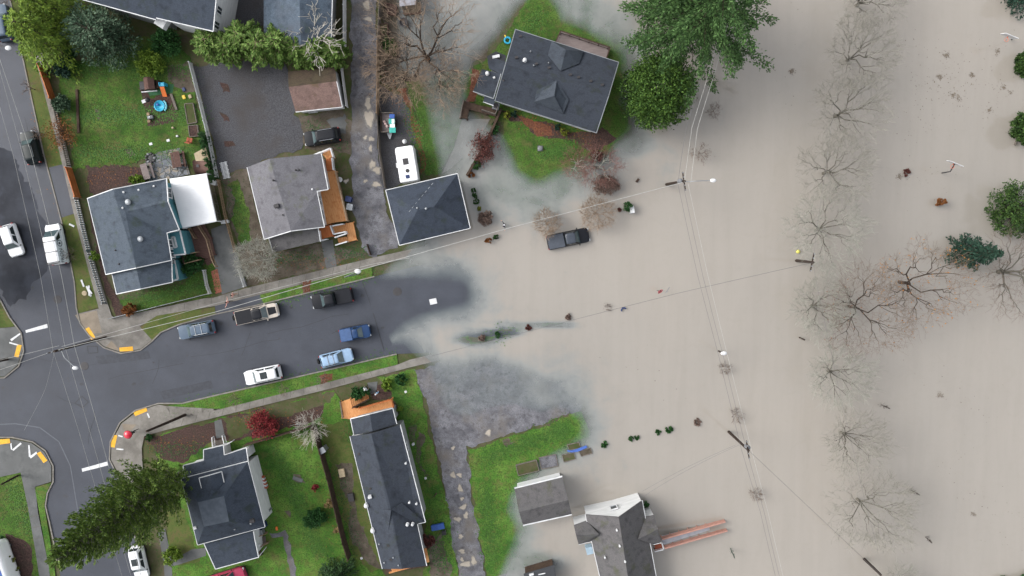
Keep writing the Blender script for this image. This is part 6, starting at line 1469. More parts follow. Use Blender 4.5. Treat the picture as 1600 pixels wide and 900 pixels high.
# lamp posts
p = place_px(560, 428); root = empty('street_lamp', p, 'white-headed street lamp on the verge where the road floods', 'street lamp', 'street lamps')
t = Vector((p.x, p.y, 7.5)); MB().tube([p - Vector((0, 0, .5)), t], [.1, .06], 8).build('lamp_post', MT['galv'], root); e = W(559, 424, 7.2); MB().tube([t, e], .04, 6).build('lamp_arm', MT['galv'], root); MB().ball(e, .42, .3, .16, 12, 6).build('lamp_head', MT['white'], root, smooth=True)
p = place_px(1124, 549); root = empty('street_lamp', p, 'white-headed lamp on a dark stub post in the open flood', 'street lamp', 'street lamps')
t = W(1127, 551, 5); MB().tube([p - Vector((0, 0, .5)), t], [.12, .08], 8).build('lamp_post', MT['pole'], root); MB().ball(W(1131, 552, 5), .42, .26, .15, 12, 6).build('lamp_head', MT['white'], root, smooth=True)
p = place_px(-4, 77); root = empty('street_lamp', p, 'street lamp head over the road at the left edge, top', 'street lamp', 'street lamps')
e = W(13, 75, 8.5); MB().tube([p, (p.x, p.y, 8.4), e], .05, 6).build('lamp_arm', MT['iron'], root); MB().ball(e, .4, .28, .15, 12, 6).build('lamp_head', MT['white'], root, smooth=True)

def wire(label, pts, sag=.35, r=.028, m=None, group='overhead cables', n=9):
    b = MB(); out = []
    for a, c in zip(pts[:-1], pts[1:]):
        for k in range(n):
            t = k / n; q = a.lerp(c, t); q.z -= sag * 4 * t * (1 - t); out.append(q)
    out.append(pts[-1]); b.tube(out, r * .62, 4)
    solo(b, 'power_line', m or WIRE, label, 'cable', group, loc=out[0])
wire('thick pale cable from the junction pole to the lamp pole in the flood', [tA + Vector((0, .1, -.5)), W(335, 488, 9), W(555, 424, 8.4), W(800, 355, 8.2), tB + Vector((-.1, -.1, -.6))], .25, .05)
wire('second pale cable along the verge, joining near the white lamp head', [tA + Vector((.6, .5, -.4)), W(330, 476, 9), W(585, 412, 8.4), W(640, 403, 8.3)], .2, .03)
wire('thin cable crossing the junction to the left edge, upper', [tA + Vector((.3, .6, -.4)), W(-30, 570, 10)], .3, .025); wire('thin cable crossing the junction to the left edge, lower', [tA + Vector((-.3, 0, -.4)), W(-30, 588, 10)], .3, .025)
for lab, px in (('westernmost of the three pale wires along the left street', [(-14, 120), (20, 240), (63, 430), (83, 549), (122, 670), (150, 765), (192, 905)]), ('middle one of the three pale wires along the left street', [(-6, 90), (35, 240), (80, 430), (101, 540), (139, 670), (170, 780), (206, 905)]), ('easternmost and thickest of the three pale wires along the left street', [(-8, 70), (49, 240), (96, 430), (116, 540), (154, 670), (178, 760), (222, 905)])):
    wire(lab, [W(u, v, 9.8) for u, v in px], .02, .04 if 'thick' in lab else .028, n=3)
wire('thin grey wire crossing the junction diagonally to the bottom left', [tA, W(70, 610, 8), W(38, 672, 6)], .1, .016)
for k, (lab, m_) in enumerate((('dark left wire from the lamp pole up past the cedar', WIRED), ('middle wire from the lamp pole up past the cedar', WIRE), ('pale right wire from the lamp pole up past the cedar', WIRE))):
    wire(lab, [tB + Vector((-.8 + .75 * k, -.1 - .05 * k, 0)), W(1072 + 9 * k, 200, 9.2), W(1100 + 9 * k, 110, 9.3), W(1135 + 10 * k, -30, 9.5)], .05, .03, m_, n=4)
for k, (lab, m_) in enumerate((('dark left wire running down the flooded street from the lamp pole', WIRED), ('middle wire running down the flooded street from the lamp pole', WIRED), ('pale right wire running down the flooded street from the lamp pole', WIRE))):
    wire(lab, [tB + Vector((-.8 + .6 * k, -.3, 0)), W(1090 + 8 * k, 430, 9.2), W(1124 + 7 * k, 560, 9.2), tC + Vector((-.9 + .6 * k, .2, 0)), W(1188 + 6 * k, 800, 9.4), W(1214 + 6 * k, 910, 9.6)], .06, .026, m_, n=5)
wire('thin dark cable along the drowned south pavement to the short pole', [tD, W(1060, 458, 6.5), W(860, 509, 5.5), W(640, 565, 4.2)], .1, .028, WIRED)
wire('upper thin service wire from the leaning pole to the white gable', [tC + Vector((-1.2, .4, -1)), W(1003, 768, 4.8)], .5, .022, WIRED); wire('lower thin service wire from the leaning pole to the white gable', [tC + Vector((-.6, .2, -1.6)), W(1008, 774, 4.5)], .7, .022, WIRED)
wire('thin dark wire from the leaning brown pole to the bottom right pole', [tC, tE], .4, .026, WIRED); wire('thin dark wire hanging from the short pole into the bare trees below', [tD, W(1282, 470, 8), W(1330, 690, 8), W(1372, 860, 8)], .2, .016, WIRED)
wire('thin dark wire from the short pole up through the bare trees', [tD, W(1285, 300, 8), W(1312, 120, 8)], .2, .016, WIRED)

# ------------------------------------------------------------------ fences
def fence(label, px, h=1.1, style='picket', m='white', w_=.03, gap=.16, post=.1, group=None, name='fence', rails=2):
    pts = [place_px(u, v) for u, v in px]
    root = empty(name, pts[0], label, 'fence', group)
    slats, rl, po = MB(), MB(), []
    for a, c in zip(pts[:-1], pts[1:]):
        rz = math.atan2(c.y - a.y, c.x - a.x); ln = (c - a).length
        for k in range(rails): 
            zz = h * (.25 + .55 * k / max(1, rails - 1)); rl.bar(a + Vector((0, 0, zz)), c + Vector((0, 0, zz)), .06 if style != 'board' else .1, .1)
        n = max(1, int(ln / gap))
        for i in range(n):
            p = a.lerp(c, (i + .5) / n)
            if style == 'picket': slats.box(p + Vector((0, 0, h / 2 + .05)), (gap * .55, w_, h * (.94 + .06 * rnd.random())), rz, (0, 0))
            elif style == 'board': slats.box(p + Vector((0, 0, h / 2)), (gap * .97, w_, h * (.97 + .03 * rnd.random())), rz)
        q = max(1, int(ln / 2.4))
        for i in range(q + 1): po.append((a.lerp(c, i / q), rz))
    slats.v and slats.build('fence_panel', MT[m], root)
    rl.build('fence_rail', MT[m], root)
    for p, rz in po[:60]: MB().box(p + Vector((0, 0, h / 2 + .05)), (post, post, h + .12), rz).build('fence_post', MT[m], root)
    return root
fence('white picket fence between lawn and dark gravel lot', [(301, 100), (316, 160), (331, 222), (342, 277)], 1.15, 'picket', 'white', .06)
fence('white wire-and-picket fence along the drive beside the brown-grey house', [(344, 282), (354, 335), (370, 393)], 1.0, 'picket', 'wood_tan', .03, .2)
fence('short white picket fence at the foot of the drive', [(376, 421), (385, 447)], 1.0, 'picket', 'white', .05)
fence('orange wooden fence along the left pavement, upper stretch', [(69, 104), (87, 156)], 1.3, 'board', 'wood_orange', .1, .2, .14)
fence('orange wooden fence along the left pavement, lower stretch', [(112, 263), (126, 308)], 1.3, 'board', 'wood_orange', .1, .2, .14)
fence('grey rotting picket fence between the two orange stretches', [(87, 158), (98, 205), (111, 260)], .9, 'picket', 'wood_grey', .04, .24)
fence('pale wire fence along the pavement of the blue-grey house', [(123, 310), (142, 392), (166, 474)], 1.0, 'picket', 'galv', .03, .3)
fence('low pale wire fence along the corner lawn', [(175, 497), (250, 478), (330, 458)], .8, 'picket', 'galv', .02, .4, .06)
fence('white board fence along the lane at the top edge', [(541, -20), (541, 82)], 1.7, 'board', 'white', .05, .2, .12)
fence('pale fence between the brown shed and the lane', [(536, 108), (544, 168)], 1.4, 'board', 'white', .04, .2)
fence('tan timber fence along the gravel lane', [(593, 70), (592, 180)], 1.8, 'board', 'wood_tan', .05, .2)
fence('grey timber fence continuing down the lane to the garage', [(592, 182), (595, 240), (604, 294)], 1.5, 'board', 'wood_grey', .05, .2)
fence('weathered timber fence along the lane at the top edge', [(598, -20), (593, 68)], 1.7, 'board', 'wood_grey', .05, .2)
fence('tall dark brown fence between the two southern lawns', [(494, 664), (516, 740), (540, 840), (548, 866)], 1.9, 'board', 'wood_dark', .08, .2, .14)
fence('dark brown fence joining the front garden to the tall brown fence', [(387, 692), (430, 680), (490, 662)], 1.5, 'board', 'wood_dark', .08, .2)
fence('plank handrail walk running down into the flood', [(783, 172), (762, 220), (730, 275)], .9, 'board', 'wood_dark', .3, .25)
fence('dark low fence at the right edge above the round tree', [(1600, 150), (1575, 228)], 1.4, 'board', 'wood_grey', .04, .2)
fence('white leaning picket fence beside the brick path', [(322, 422), (326, 445), (331, 458)], 1.0, 'picket', 'white', .06)
fence('small dark fence edging the garden by the lane', [(575, 382), (580, 398)], .8, 'board', 'wood_dark', .08)
# ------------------------------------------------------------------ people
SKIN = flat('skin', (196, 150, 128), .6); HAIR = flat('dark_hair', (48, 38, 34), .8)
def person(label, uv, face, top, legs, hair=None, hat=None, arms='down', g=None, lean=0.0, hold=None):
    """one continuous skinned figure facing direction face (degrees), about 1.72 m tall"""
    p = place_px(*uv)
    if g is not None: p.z = g
    root = empty('person', p, label, 'person', None, R(face))
    V = []; E = []; Rr = []
    def j(x, y, z, r, par=None):
        V.append((x, y, z)); Rr.append(r)
        if par is not None: E.append((par, len(V) - 1))
        return len(V) - 1
    pel = j(0, 0, .94, .135); ab = j(.01, 0, 1.1, .125, pel); ch = j(.0, 0, 1.32, .15, ab); nk = j(0, 0, 1.47, .06, ch); hd = j(.02, 0, 1.56, .085, nk); hd2 = j(.02, 0, 1.66, .095, hd); j(.015, 0, 1.73, .06, hd2)
    j(.115, 0, 1.6, .016, hd)           # nose
    for s in (1, -1):
        st = .16 * s
        hip = j(.02, .1 * s, .86, .1, pel); kn = j(.06 + st, .11 * s, .48, .06, hip); an = j(-.02 + st * 1.5, .11 * s, .09, .04, kn); j(.16 + st * 1.5, .12 * s, .04, .035, an)
        sh = j(0, .19 * s, 1.4, .065, ch)
        if arms == 'down': el, wr = (-.04, .27 * s, 1.12), (.1, .28 * s, .9)
        elif arms == 'out': el, wr = (.02, .42 * s, 1.24), (.12, .6 * s, 1.2)
        else: el, wr = (.12, .25 * s, 1.18), (.3, .12 * s, 1.3 if s > 0 else 1.15)
        e_ = j(*el, .045, sh); w_ = j(*wr, .03, e_)
        d = (Vector(wr) - Vector(el)).normalized(); pm = Vector(wr) + d * .08; pa = j(*pm, .032, w_)
        sd = d.orthogonal().normalized()
        for k in range(4):
            f1 = pm + d * .05 + sd * (.03 - .02 * k); f2 = f1 + d * (.05 - .006 * abs(k - 1)) + Vector((.015, 0, -.01)); a_ = j(*f1, .010, pa); j(*f2, .008, a_)
        t_ = j(*(Vector(wr) + d * .04 + sd * .05), .012, w_); j(*(Vector(wr) + d * .09 + sd * .07), .009, t_)
    me = bpy.data.meshes.new('body'); me.from_pydata(V, E, [])
    o = bpy.data.objects.new('body', me); COL.objects.link(o)
    sk = o.modifiers.new('s', 'SKIN'); sk.use_smooth_shade = True
    for i, sv in enumerate(me.skin_vertices[0].data): sv.radius = (Rr[i], Rr[i]); sv.use_root = (i == 0)
    o.modifiers.new('u', 'SUBSURF').levels = 1; o.modifiers['u'].render_levels = 1
    dg = bpy.context.evaluated_depsgraph_get(); m2 = bpy.data.meshes.new_from_object(o.evaluated_get(dg))
    bpy.data.objects.remove(o); bpy.data.meshes.remove(me)
    m2.materials.clear()
    for m_ in (SKIN, top, legs, MT['rubber']): m2.materials.append(m_)
    for pl in m2.polygons:
        c = pl.center; far = abs(c.y) > .22 or c.x > .2
        hand = (arms == 'down' and far and c.z < .92 and c.z > .6 and abs(c.y) > .2) or (arms == 'out' and abs(c.y) > .58) or (arms == 'front' and c.x > .28 and c.z > 1)
        pl.material_index = 0 if c.z > 1.47 or hand else (3 if c.z < .1 else (2 if c.z < .95 and abs(c.y) < .22 else 1))
    body = bpy.data.objects.new('body', m2); COL.objects.link(body); body.parent = root
    MB().ball((-.005, 0, 1.675), .112, .108, .1, 12, 7).build('hair' if hat is None else 'hood', hair or hat or HAIR, root, True, True)
    if hat is not None:
        pass
    return root
PINK = flat('pink_top', (226, 170, 156), .8); DKJ = flat('dark_trousers', (44, 44, 52), .8); WJ = flat('white_jacket', (214, 216, 220), .8); LB = flat('light_blue_jacket', (150, 186, 216), .8)
person('person in a pink top standing on the drive apron, arms out', (361, 471), 170, PINK, DKJ, arms='out')
person('person in a pink top walking on the pavement above the other', (369, 460), 175, PINK, SKIN)
person('person in a white jacket on the path by the clipped hedge', (574, 605), 60, WJ, DKJ, hat=WJ)
person('person in a light blue jacket on the garden path by the bark bed', (591, 612), 130, LB, DKJ, hair=flat('pale_hair', (200, 200, 200), .8))
person('person in dark clothes wading in the floodwater below the lawn', (788, 352), 200, flat('dark_jacket', (34, 36, 46), .8), DKJ, hat=flat('white_cap', (220, 220, 224), .7), arms='out', g=-.35)
pr_ = person('person standing under a red umbrella on the corner pavement', (215, 672), 200, flat('charcoal_coat', (48, 50, 54), .8), DKJ, arms='front')
q = pr_.location; um = empty('umbrella', Vector((q.x - .25, q.y - .08, q.z + 1.2)), 'glossy red umbrella held by the person on the corner', 'umbrella')
c = Vector((q.x - .25, q.y - .08, q.z)); b = MB(); b.lathe(c, [(.56, 1.86), (.5, 1.96), (.36, 2.07), (.18, 2.13), (.03, 2.16)], 16); b.build('canopy', flat('red_umbrella_cloth', (206, 36, 60), .25, .6, .04), um, smooth=True)
MB().tube([c + Vector((0, 0, 1.15)), c + Vector((0, 0, 2.2))], .012, 6).build('shaft', MT['iron'], um); MB().tube([c + Vector((0, 0, 1.05)), c + Vector((0, 0, 1.17))], .022, 6).build('handle', MT['black'], um)
# ------------------------------------------------------------------ signs and hoops in the flood
p = place_px(1026, 454); root = empty('stop_sign', p, 'red STOP sign with street-name blades on a post in the flood', 'stop sign')
t = W(1032, 455, 2.6); MB().tube([p - Vector((0, 0, .3)), t], .05, 6).build('sign_post', MT['iron'], root)
b = MB(); n = 8; rad = .38; f = Vector((.25, -.4, .35)).normalized(); ux = Vector((.85, .53, 0)).normalized(); uy = f.cross(ux).normalized()
ring = [(ux * math.cos(R(22.5 + 45 * k)) + uy * math.sin(R(22.5 + 45 * k))) * rad for k in range(8)]; cc = t + f * .08 - Vector((0, 0, .35))
b.prism([cc + v for v in ring], [cc + v + f * .02 for v in ring]); so_ = b.build('sign_plate', flat('stop_red', (196, 38, 52), .4), root)
m3 = Matrix((ux, uy, f)).transposed(); tt = text3d('STOP', .26, MT['white'], root, cc + f * .025 - p, m3.to_euler())
for k, (a, c) in enumerate((((1034, 453), (1044, 456)), ((1040, 458), (1046, 449)))): MB().bar(W(a[0], a[1], 3.0 + .2 * k), W(c[0], c[1], 3.0 + .2 * k), .03, .2).build('street_name_blade', MT['grey'], root)
def hoop(label, base, post_top, board, h, rim):
    p = place_px(*base); root = empty('basketball_hoop', p, label, 'basketball hoop', 'basketball hoops')
    t = W(post_top[0], post_top[1], h - .9); e = W(board[0], board[1], h)
    MB().tube([p - Vector((0, 0, .6)), t, e], .07, 6).build('hoop_post', MT['iron'], root)
    a = Vector((.93, -.37, 0)) ; nrm = Vector((-.37, -.93, 0))
    MB().box(e + nrm * .12, (1.75, .06, 1.1), math.atan2(a.y, a.x), (R(12), 0)).build('backboard', MT['white'], root)
    b = MB(); c = e + nrm * .5 - Vector((0, 0, .3)); pts = [c + Vector((math.cos(t_) * .23, math.sin(t_) * .23, 0)) for t_ in [R(30 * k) for k in range(13)]]; b.tube(pts, .025, 5); b.bar(e + nrm * .1 - Vector((0, 0, .3)), e + nrm * .28 - Vector((0, 0, .3)), .12, .04); b.build('rim', flat('hoop_orange', (214, 110, 80), .5), root)
hoop('basketball hoop with white backboard on a bent post in the open flood', (1467, 271), (1485, 268), (1493, 254), 3.3, 0)
hoop('basketball hoop with orange rim near the top right conifer', (1582, 61), (1585, 60), (1578, 55), 3.2, 0)
# ------------------------------------------------------------------ yard things
def crate(name, label, cat, uv, dims, m, rz=0, dz=0, group=None, bevel=.03, lid=None, z=None):
    p = place_px(*uv); p.z += dz
    root = empty(name, p, label, cat, group, R(rz))
    a, c, h = dims
    b = MB(); b.prism([(x * a * .46, y * c * .46, 0) for x, y in ((-1, -1), (1, -1), (1, 1), (-1, 1))], [(x * a * .5, y * c * .5, h) for x, y in ((-1, -1), (1, -1), (1, 1), (-1, 1))])
    b.build('bin_body', MT[m], root, True, bevel=bevel); MB().box((0, 0, h + .03), (a * 1.06, c * 1.06, .07)).build('lid', MT[lid or m], root, True, bevel=.02)
    MB().bar((-a * .4, c * .5 + .04, h - .02), (a * .4, c * .5 + .04, h - .02), .05, .05).build('handle', MT[lid or m], root, True)
    return root
crate('wheelie_bin', 'navy wheelie bin beside the cedar deck', 'bin', (547, 312), (.75, .65, 1.0), 'navy', -15); crate('wheelie_bin', 'pale grey wheelie bin beside the cedar deck', 'bin', (549, 324), (.75, .75, 1.0), 'galv', -10)
crate('storage_bin', 'blue two-part box lying on the grass by the southern lane', 'bin', (680, 822.5), (.9, .7, .45), 'blue', 10); crate('storage_bin', 'blue crate joined beside the first by the southern lane', 'bin', (689, 820.5), (.95, .7, .5), 'blue', 12)
crate('planter', 'small grey planter with dark soil by the southern lane', 'planter', (694, 831), (.55, .55, .4), 'galv', 10, lid='black')
crate('chicken_coop', 'grey flat-lidded box on the tall brown fence line', 'box', (508, 699), (.8, .7, 1.5), 'galv', 30); crate('meter_box', 'small white cabinet beside the picket fence corner', 'cabinet', (338, 286), (.6, .6, .9), 'white', -15); crate('storage_bin', 'white oval drum by the drive fence corner', 'bin', (354, 347), (.9, .4, .6), 'white', 10, bevel=.12)
b = MB(); p = place_px(532, 281); b.lathe(p, [(.26, 0), (.3, .3), (.34, .34), (.34, .4), (.16, .4), (.14, .28)], 16); solo(b, 'plant_pot', MT['white'], 'white round pot with dark middle beside the cedar deck', 'pot')
def box_thing(name, label, cat, uv, dims, m, rz=0, dz=0, legs=False, group=None, bevel=.03):
    p = place_px(*uv); root = empty(name, p, label, cat, group, R(rz)); a, c, h = dims
    if legs:
        MB().box((0, 0, h), (a, c, .07)).build('top', MT[m], root, True, bevel=.01)
        for x in (-1, 1):
            for y in (-1, 1): MB().box((x * a * .43, y * c * .4, h / 2), (.08, .08, h)).build('leg', MT[m], root, True)
    else: MB().box((0, 0, h / 2), (a, c, h)).build('body', MT[m], root, True, bevel=bevel)
    return root
def picnic(label, uv, rz, m, benches=(1,)):
    p = place_px(*uv); root = empty('picnic_table', p, label, 'table', None, R(rz))
    for k in range(5): MB().box((-.34 + .17 * k, 0, .75), (.15, 2.0, .05)).build('table_plank', MT[m], root, True)
    for y in (-.7, .7): MB().box((0, y, .36), (1.3 if len(benches) > 1 else .7, .08, .72)).build('trestle', MT[m], root, True)
    for s in benches: 
        MB().box((s * .75, 0, .44), (.28, 2.0, .06)).build('bench', MT[m], root, True)
        for y in (-.8, .8): MB().box((s * .75, y, .2), (.2, .07, .42)).build('bench_leg', MT[m], root, True)
picnic('grey picnic table with side bench on the stone patio', (231.5, 269), 15, 'deckgrey', (1,)); 
r_ = picnic('brown patio table and bench at the right of the stone patio', (281, 250), 8, 'wood_brown', (1, -1))
p = place_px(236, 247); root = empty('fire_pit', p, 'ring of dark stones around a fire pit on the patio', 'fire pit')
for k in range(9):
    a = k * .7; MB().ball(p + Vector((math.cos(a) * .55, math.sin(a) * .55, .12)), .22, .18, .16, 8, 5).build('stone', MT['iron'] if k % 3 else MT['grey'], root)
MB().lathe(p, [(.4, .0), (.4, .1), (.1, .12)], 14).build('ash_bed', MT['black'], root)
# play area
p = place_px(239, 134); root = empty('playhouse', p, 'brown wooden playhouse at the top of the bark play area', 'playhouse', None, R(5))
MB().box((.1, 0, .6), (1.0, 1.15, 1.2)).build('wall', MT['wood_dark'], root, True); b = MB(); b.prism([(-.55, -.75, 1.15), (.75, -.75, 1.15), (.75, .75, 1.15), (-.55, .75, 1.15)], [(0, -.75, 1.6), (.2, -.75, 1.6), (.2, .75, 1.6), (0, .75, 1.6)]); b.build('roof', MT['wood_brown'], root, True)
MB().box((-1.0, 0, .35), (.8, 1.0, .5)).build('side_deck', MT['iron'], root, True); MB().box((-.2, -.85, .7), (2.0, .12, .1)).build('front_rail', MT['white'], root, True); MB().box((.95, 0, .4), (.35, .9, .6)).build('side_bench', MT['wood_dark'], root, True)
p = place_px(258, 139); root = empty('toy_slide', p, 'orange slide with blue platform in the play area', 'slide', None, R(0))
MB().prism([(-.28, -1.0, .05), (.28, -1.0, .05), (.28, .1, .75), (-.28, .1, .75)], [(-.28, -1.0, .12), (.28, -1.0, .12), (.28, .1, .85), (-.28, .1, .85)]).build('chute', MT['orange'], root, True); MB().box((0, .4, .8), (.75, .5, .1)).build('platform', MT['cyan'], root, True, bevel=.05)
for x in (-.3, .3): MB().box((x, .45, .5), (.1, .4, 1.0)).build('side_panel', MT['cyan'], root, True, bevel=.04)
p = place_px(251, 166); root = empty('water_table', p, 'turquoise shell-shaped paddling pool with blue rim in the play area', 'paddling pool')
MB().lathe(p, [(.55, 0), (.68, .25), (.72, .3), (.6, .3), (.55, .2), (.05, .19)], 20).build('basin', MT['cyan'], root, smooth=True); MB().ball(p + Vector((-.2, .15, .35)), .18, .18, .12).build('toy_ball', MT['blue'], root); b = MB(); b.tube([p + Vector((.85 * math.cos(a), .85 * math.sin(a), .2)) for a in [R(x) for x in (-45, -20, 0, 25, 50)]], .1, 8); b.build('rim_seat', flat('pale_cyan', (130, 210, 224), .4), root)
def barbecue(label, uv, rz, m='black'):
    p = place_px(*uv); root = empty('kettle_grill', p, label, 'grill', None, R(rz)); MB().ball((0, 0, .85), .34, .3, .26).build('kettle', MT[m], root, True, True); MB().box((-.55, 0, .8), (.5, .4, .05)).build('side_shelf', MT['white'], root, True)
    for a in range(3): MB().tube([(0, 0, .7), (.3 * math.cos(a * 2.1), .3 * math.sin(a * 2.1), 0)], .02, 5).build('leg', MT['iron'], root, True)
barbecue('black grill with a white shelf at the left of the play area', (236, 158), 20)
p = place_px(237, 184); root = empty('toy_car', p, 'grey ride-on toy at the bottom left of the play area', 'toy'); MB().box(p + Vector((0, 0, .3)), (.75, .45, .35), .2).build('toy_body', MT['grey'], root, bevel=.1); MB().ball(p + Vector((0, 0, .5)), .15, .15, .12).build('seat', MT['white'], root)
for k, (x, y) in enumerate(((-.28, .22), (.28, .22), (-.28, -.22), (.28, -.22))): MB().lathe(p + Vector((x, y, 0)), [(.1, 0), (.12, .08), (.1, .16)], 8).build('wheel', MT['rubber'], root)
for (u, v, lab) in ((233.5, 179, 'round tan stool beside the grey ride-on toy, upper'), (234.5, 190, 'round tan stool beside the grey ride-on toy, lower')):
    b = MB(); b.lathe(place_px(u, v), [(.2, 0), (.22, .3), (.19, .36), (.03, .37)], 12); solo(b, 'log_stool', MT['wood_tan'], lab, 'stool', 'tan stools in the play area')
def beam(name, label, cat, a, c, w_, h_, m, group=None, dz=.1): solo(MB().bar(place_px(*a) + Vector((0, 0, dz)), place_px(*c) + Vector((0, 0, dz)), w_, h_), name, MT[m], label, cat, group, bevel=.02)
beam('timber_beam', 'grey sleeper edging the right side of the play area', 'beam', (268, 147), (277, 172), .3, .25, 'wood_grey'); beam('log', 'long brown log lying on the lawn by the orange fence', 'log', (121, 140), (124, 208), .3, .28, 'wood_dark')
for k, (a, c, lab) in enumerate((((109, 350), (117, 354), 'white board lying on the verge by the van'), ((128, 437), (132, 448), 'white board lying on the verge near the corner'), ((136, 447), (143, 463), 'white board, leftmost of the fan of boards on the verge'), ((140, 446), (141, 462), 'white board, middle of the fan of boards on the verge'), ((139, 450), (145, 459), 'white board, rightmost of the fan of boards on the verge'))): beam('loose_board', lab, 'board', a, c, .24, .05, 'white', 'white boards on the verge', .12 + .05 * (k > 2) + .05 * (k > 3))
b = MB(); b.lathe(place_px(133, 458), [(.35, .08), (.32, .2), (.05, .22)], 12); solo(b, 'hose_reel', MT['tan'], 'tan round mat beside the white boards on the verge', 'mat')
def raised_bed(label, px, m='dirt', g=None, fm='wood_grey', name='raised_bed', h=.35, tarp=None, z=None):
    pts = [P(u, v) if z is None else W(u, v, z - h) for u, v in px]; c = sum(pts, Vector()) / 4
    if sum(pts[i].x * pts[(i + 1) % 4].y - pts[(i + 1) % 4].x * pts[i].y for i in range(4)) < 0: pts = pts[::-1]
    root = empty(name, c, label, 'raised bed', g); 
    for i in range(4): MB().bar(pts[i] + Vector((0, 0, h / 2)), pts[(i + 1) % 4] + Vector((0, 0, h / 2)), .09, h).build('side_board', MT[fm], root)
    MB().prism(pts, [p + Vector((0, 0, h - .06)) for p in pts]).build('soil', MT[m], root)
RB = 'raised garden beds'
raised_bed('long raised bed with wintry soil left of the picket fence', [(290, 163), (303, 162), (309, 192), (295, 194)], 'ground', RB); raised_bed('small square raised bed below the long one by the picket fence', [(296, 197), (310, 196), (312, 213), (298, 214)], 'mulch', RB)
for lab, px, m_ in (('raised bed at the lawn edge, grassy, nearest the small garage', [(806, 726), (838, 718), (842, 734), (810, 742)], 'ground'), ('half-drowned raised bed next to the grassy one', [(842, 714), (868, 709), (872, 727), (846, 732)], 'gravel'), ('drowned raised bed below the blue tarp, left', [(878, 710), (896, 706), (899, 716), (881, 721)], 'ground'), ('drowned raised bed below the blue tarp, right', [(904, 704), (922, 699), (925, 707), (908, 712)], 'dirt'), ('drowned raised bed above the blue tarp', [(886, 694), (904, 690), (907, 699), (889, 702)], 'ground')):
    raised_bed(lab, px, m_, 'garden beds at the flood edge', z=.12 if 'drowned' in lab else None)
b = MB(); pts = [W(u, v, .22) for u, v in ((886, 703), (893, 704), (900, 702), (908, 699), (916, 696), (918, 699), (910, 703), (902, 706), (894, 707), (887, 706))][::-1]; b.prism([q - Vector((0, 0, .06)) for q in pts], pts); solo(b, 'tarp', flat('blue_tarp', (72, 104, 178), .5), 'crumpled blue tarp floating among the drowned garden beds', 'tarp')
def chair(label, uv, rz, m):
    p = place_px(*uv); root = empty('garden_chair', p, label, 'chair', None, R(rz)); MB().box((0, 0, .4), (.6, .6, .06)).build('seat', MT[m], root, True); MB().box((0, -.33, .7), (.65, .1, .75), 0, (R(15), 0)).build('backrest', MT[m], root, True)
    for x in (-.28, .28):
        MB().box((x, 0, .58), (.1, .65, .05)).build('armrest', MT[m], root, True)
        for y in (-.25, .25): MB().box((x, y, .2), (.06, .06, .4)).build('leg', MT[m], root, True)
chair('orange-red garden chair by the small raised bed', (299, 220), -12, 'terra')
for u, v, m_, lab in ((288, 152, 'yellow', 'small yellow toy on the dirt by the picket fence'), (297.5, 151, 'tan', 'curved tan toy near the picket fence'), (288, 140, 'navy', 'small navy toy on the dirt path')): box_thing('garden_toy', lab, 'toy', (u, v), (.4, .5, .2), m_, 20, bevel=.08, group='scattered garden toys')
for u, v, m_, lab in ((263, 219.5, 'white', 'white paper on the lawn near the patio, larger'), (236, 225, 'white', 'tiny white scrap on the lawn, left of the larger paper'), (278, 213, 'white', 'small white post top on the lawn above the patio'), (271, 200, 'tan', 'pale grey bundle on the lawn below the play area')): box_thing('yard_clutter', lab, 'clutter', (u, v), (.42, .32, .08) if 'larger' in lab else (.25, .22, .3), m_, 15, group='clutter on the lawn')
# small sheds by the fence
q = [W(303, 240, 2.0), W(321, 230, 2.0), W(327, 250, 2.0), (W(306, 252, 2.0))]; root = empty('garden_shed', place_px(314, 246), 'small tan-roofed canopy at the fence above the patio roof', 'shed'); MB().prism([a - Vector((0, 0, .08)) for a in q[::-1]], q[::-1]).build('roof', MT['tan'], root)
for a in q: MB().box((a.x, a.y, 1.0), (.08, .08, 2.0)).build('post', MT['wood_grey'], root)
root = empty('garden_shed', place_px(315, 262), 'barrel-roofed brown hut at the corner of the white patio roof', 'shed'); c0, c1 = W(305, 262, 1.5), W(327, 258, 1.5); b = MB(); ax = (c1 - c0); sd = Vector((-ax.y, ax.x, 0)).normalized()
pr2 = [(math.cos(t) * 1.0, math.sin(t) * .6) for t in [R(x) for x in range(0, 181, 18)]]
vs = [c + sd * a + Vector((0, 0, z)) for c in (c0, c1) for a, z in pr2]; n = len(pr2); b.add(vs, [[i, i + 1, n + i + 1, n + i] for i in range(n - 1)] + [list(range(n)), list(range(n, 2 * n))[::-1]]); b.build('roof', MT['wood_brown'], root, smooth=True)
b = MB(); m_ = (c0 + c1) / 2; b.box((m_.x, m_.y, .7), (2.2, 1.7, 1.6), math.atan2(ax.y, ax.x)); b.build('wall', MT['wood_dark'], root); MB().box((m_.x - .3, m_.y, 2.12), (.35, .35, .08)).build('roof_vent', MT['iron'], root)
p = place_px(352, 266); root = empty('picket_panel', p, 'white picket panel lying flat beside the drive fence', 'fence panel', None, R(12))
for k in range(13): MB().box((0, -1.0 + k * .165, .1), (.9 if k % 3 else 1.0, .09, .04)).build('picket', MT['white'], root, True)
for x in (-.25, .25): MB().box((x, 0, .06), (.1, 2.2, .04)).build('rail', MT['white'], root, True)
a, c = W(391, -12, .25), W(371, 31, .25); root = empty('ladder', c, 'aluminium ladder lying on the dark drive at the top edge', 'ladder'); sd = Vector((c.y - a.y, a.x - c.x, 0)).normalized() * .25
for s in (1, -1): MB().bar(a + sd * s, c + sd * s, .07, .1).build('ladder_rail', MT['galv'], root)
for k in range(14): q = a.lerp(c, (k + .5) / 14); MB().bar(q + sd, q - sd, .06, .05).build('rung', MT['galv'], root)
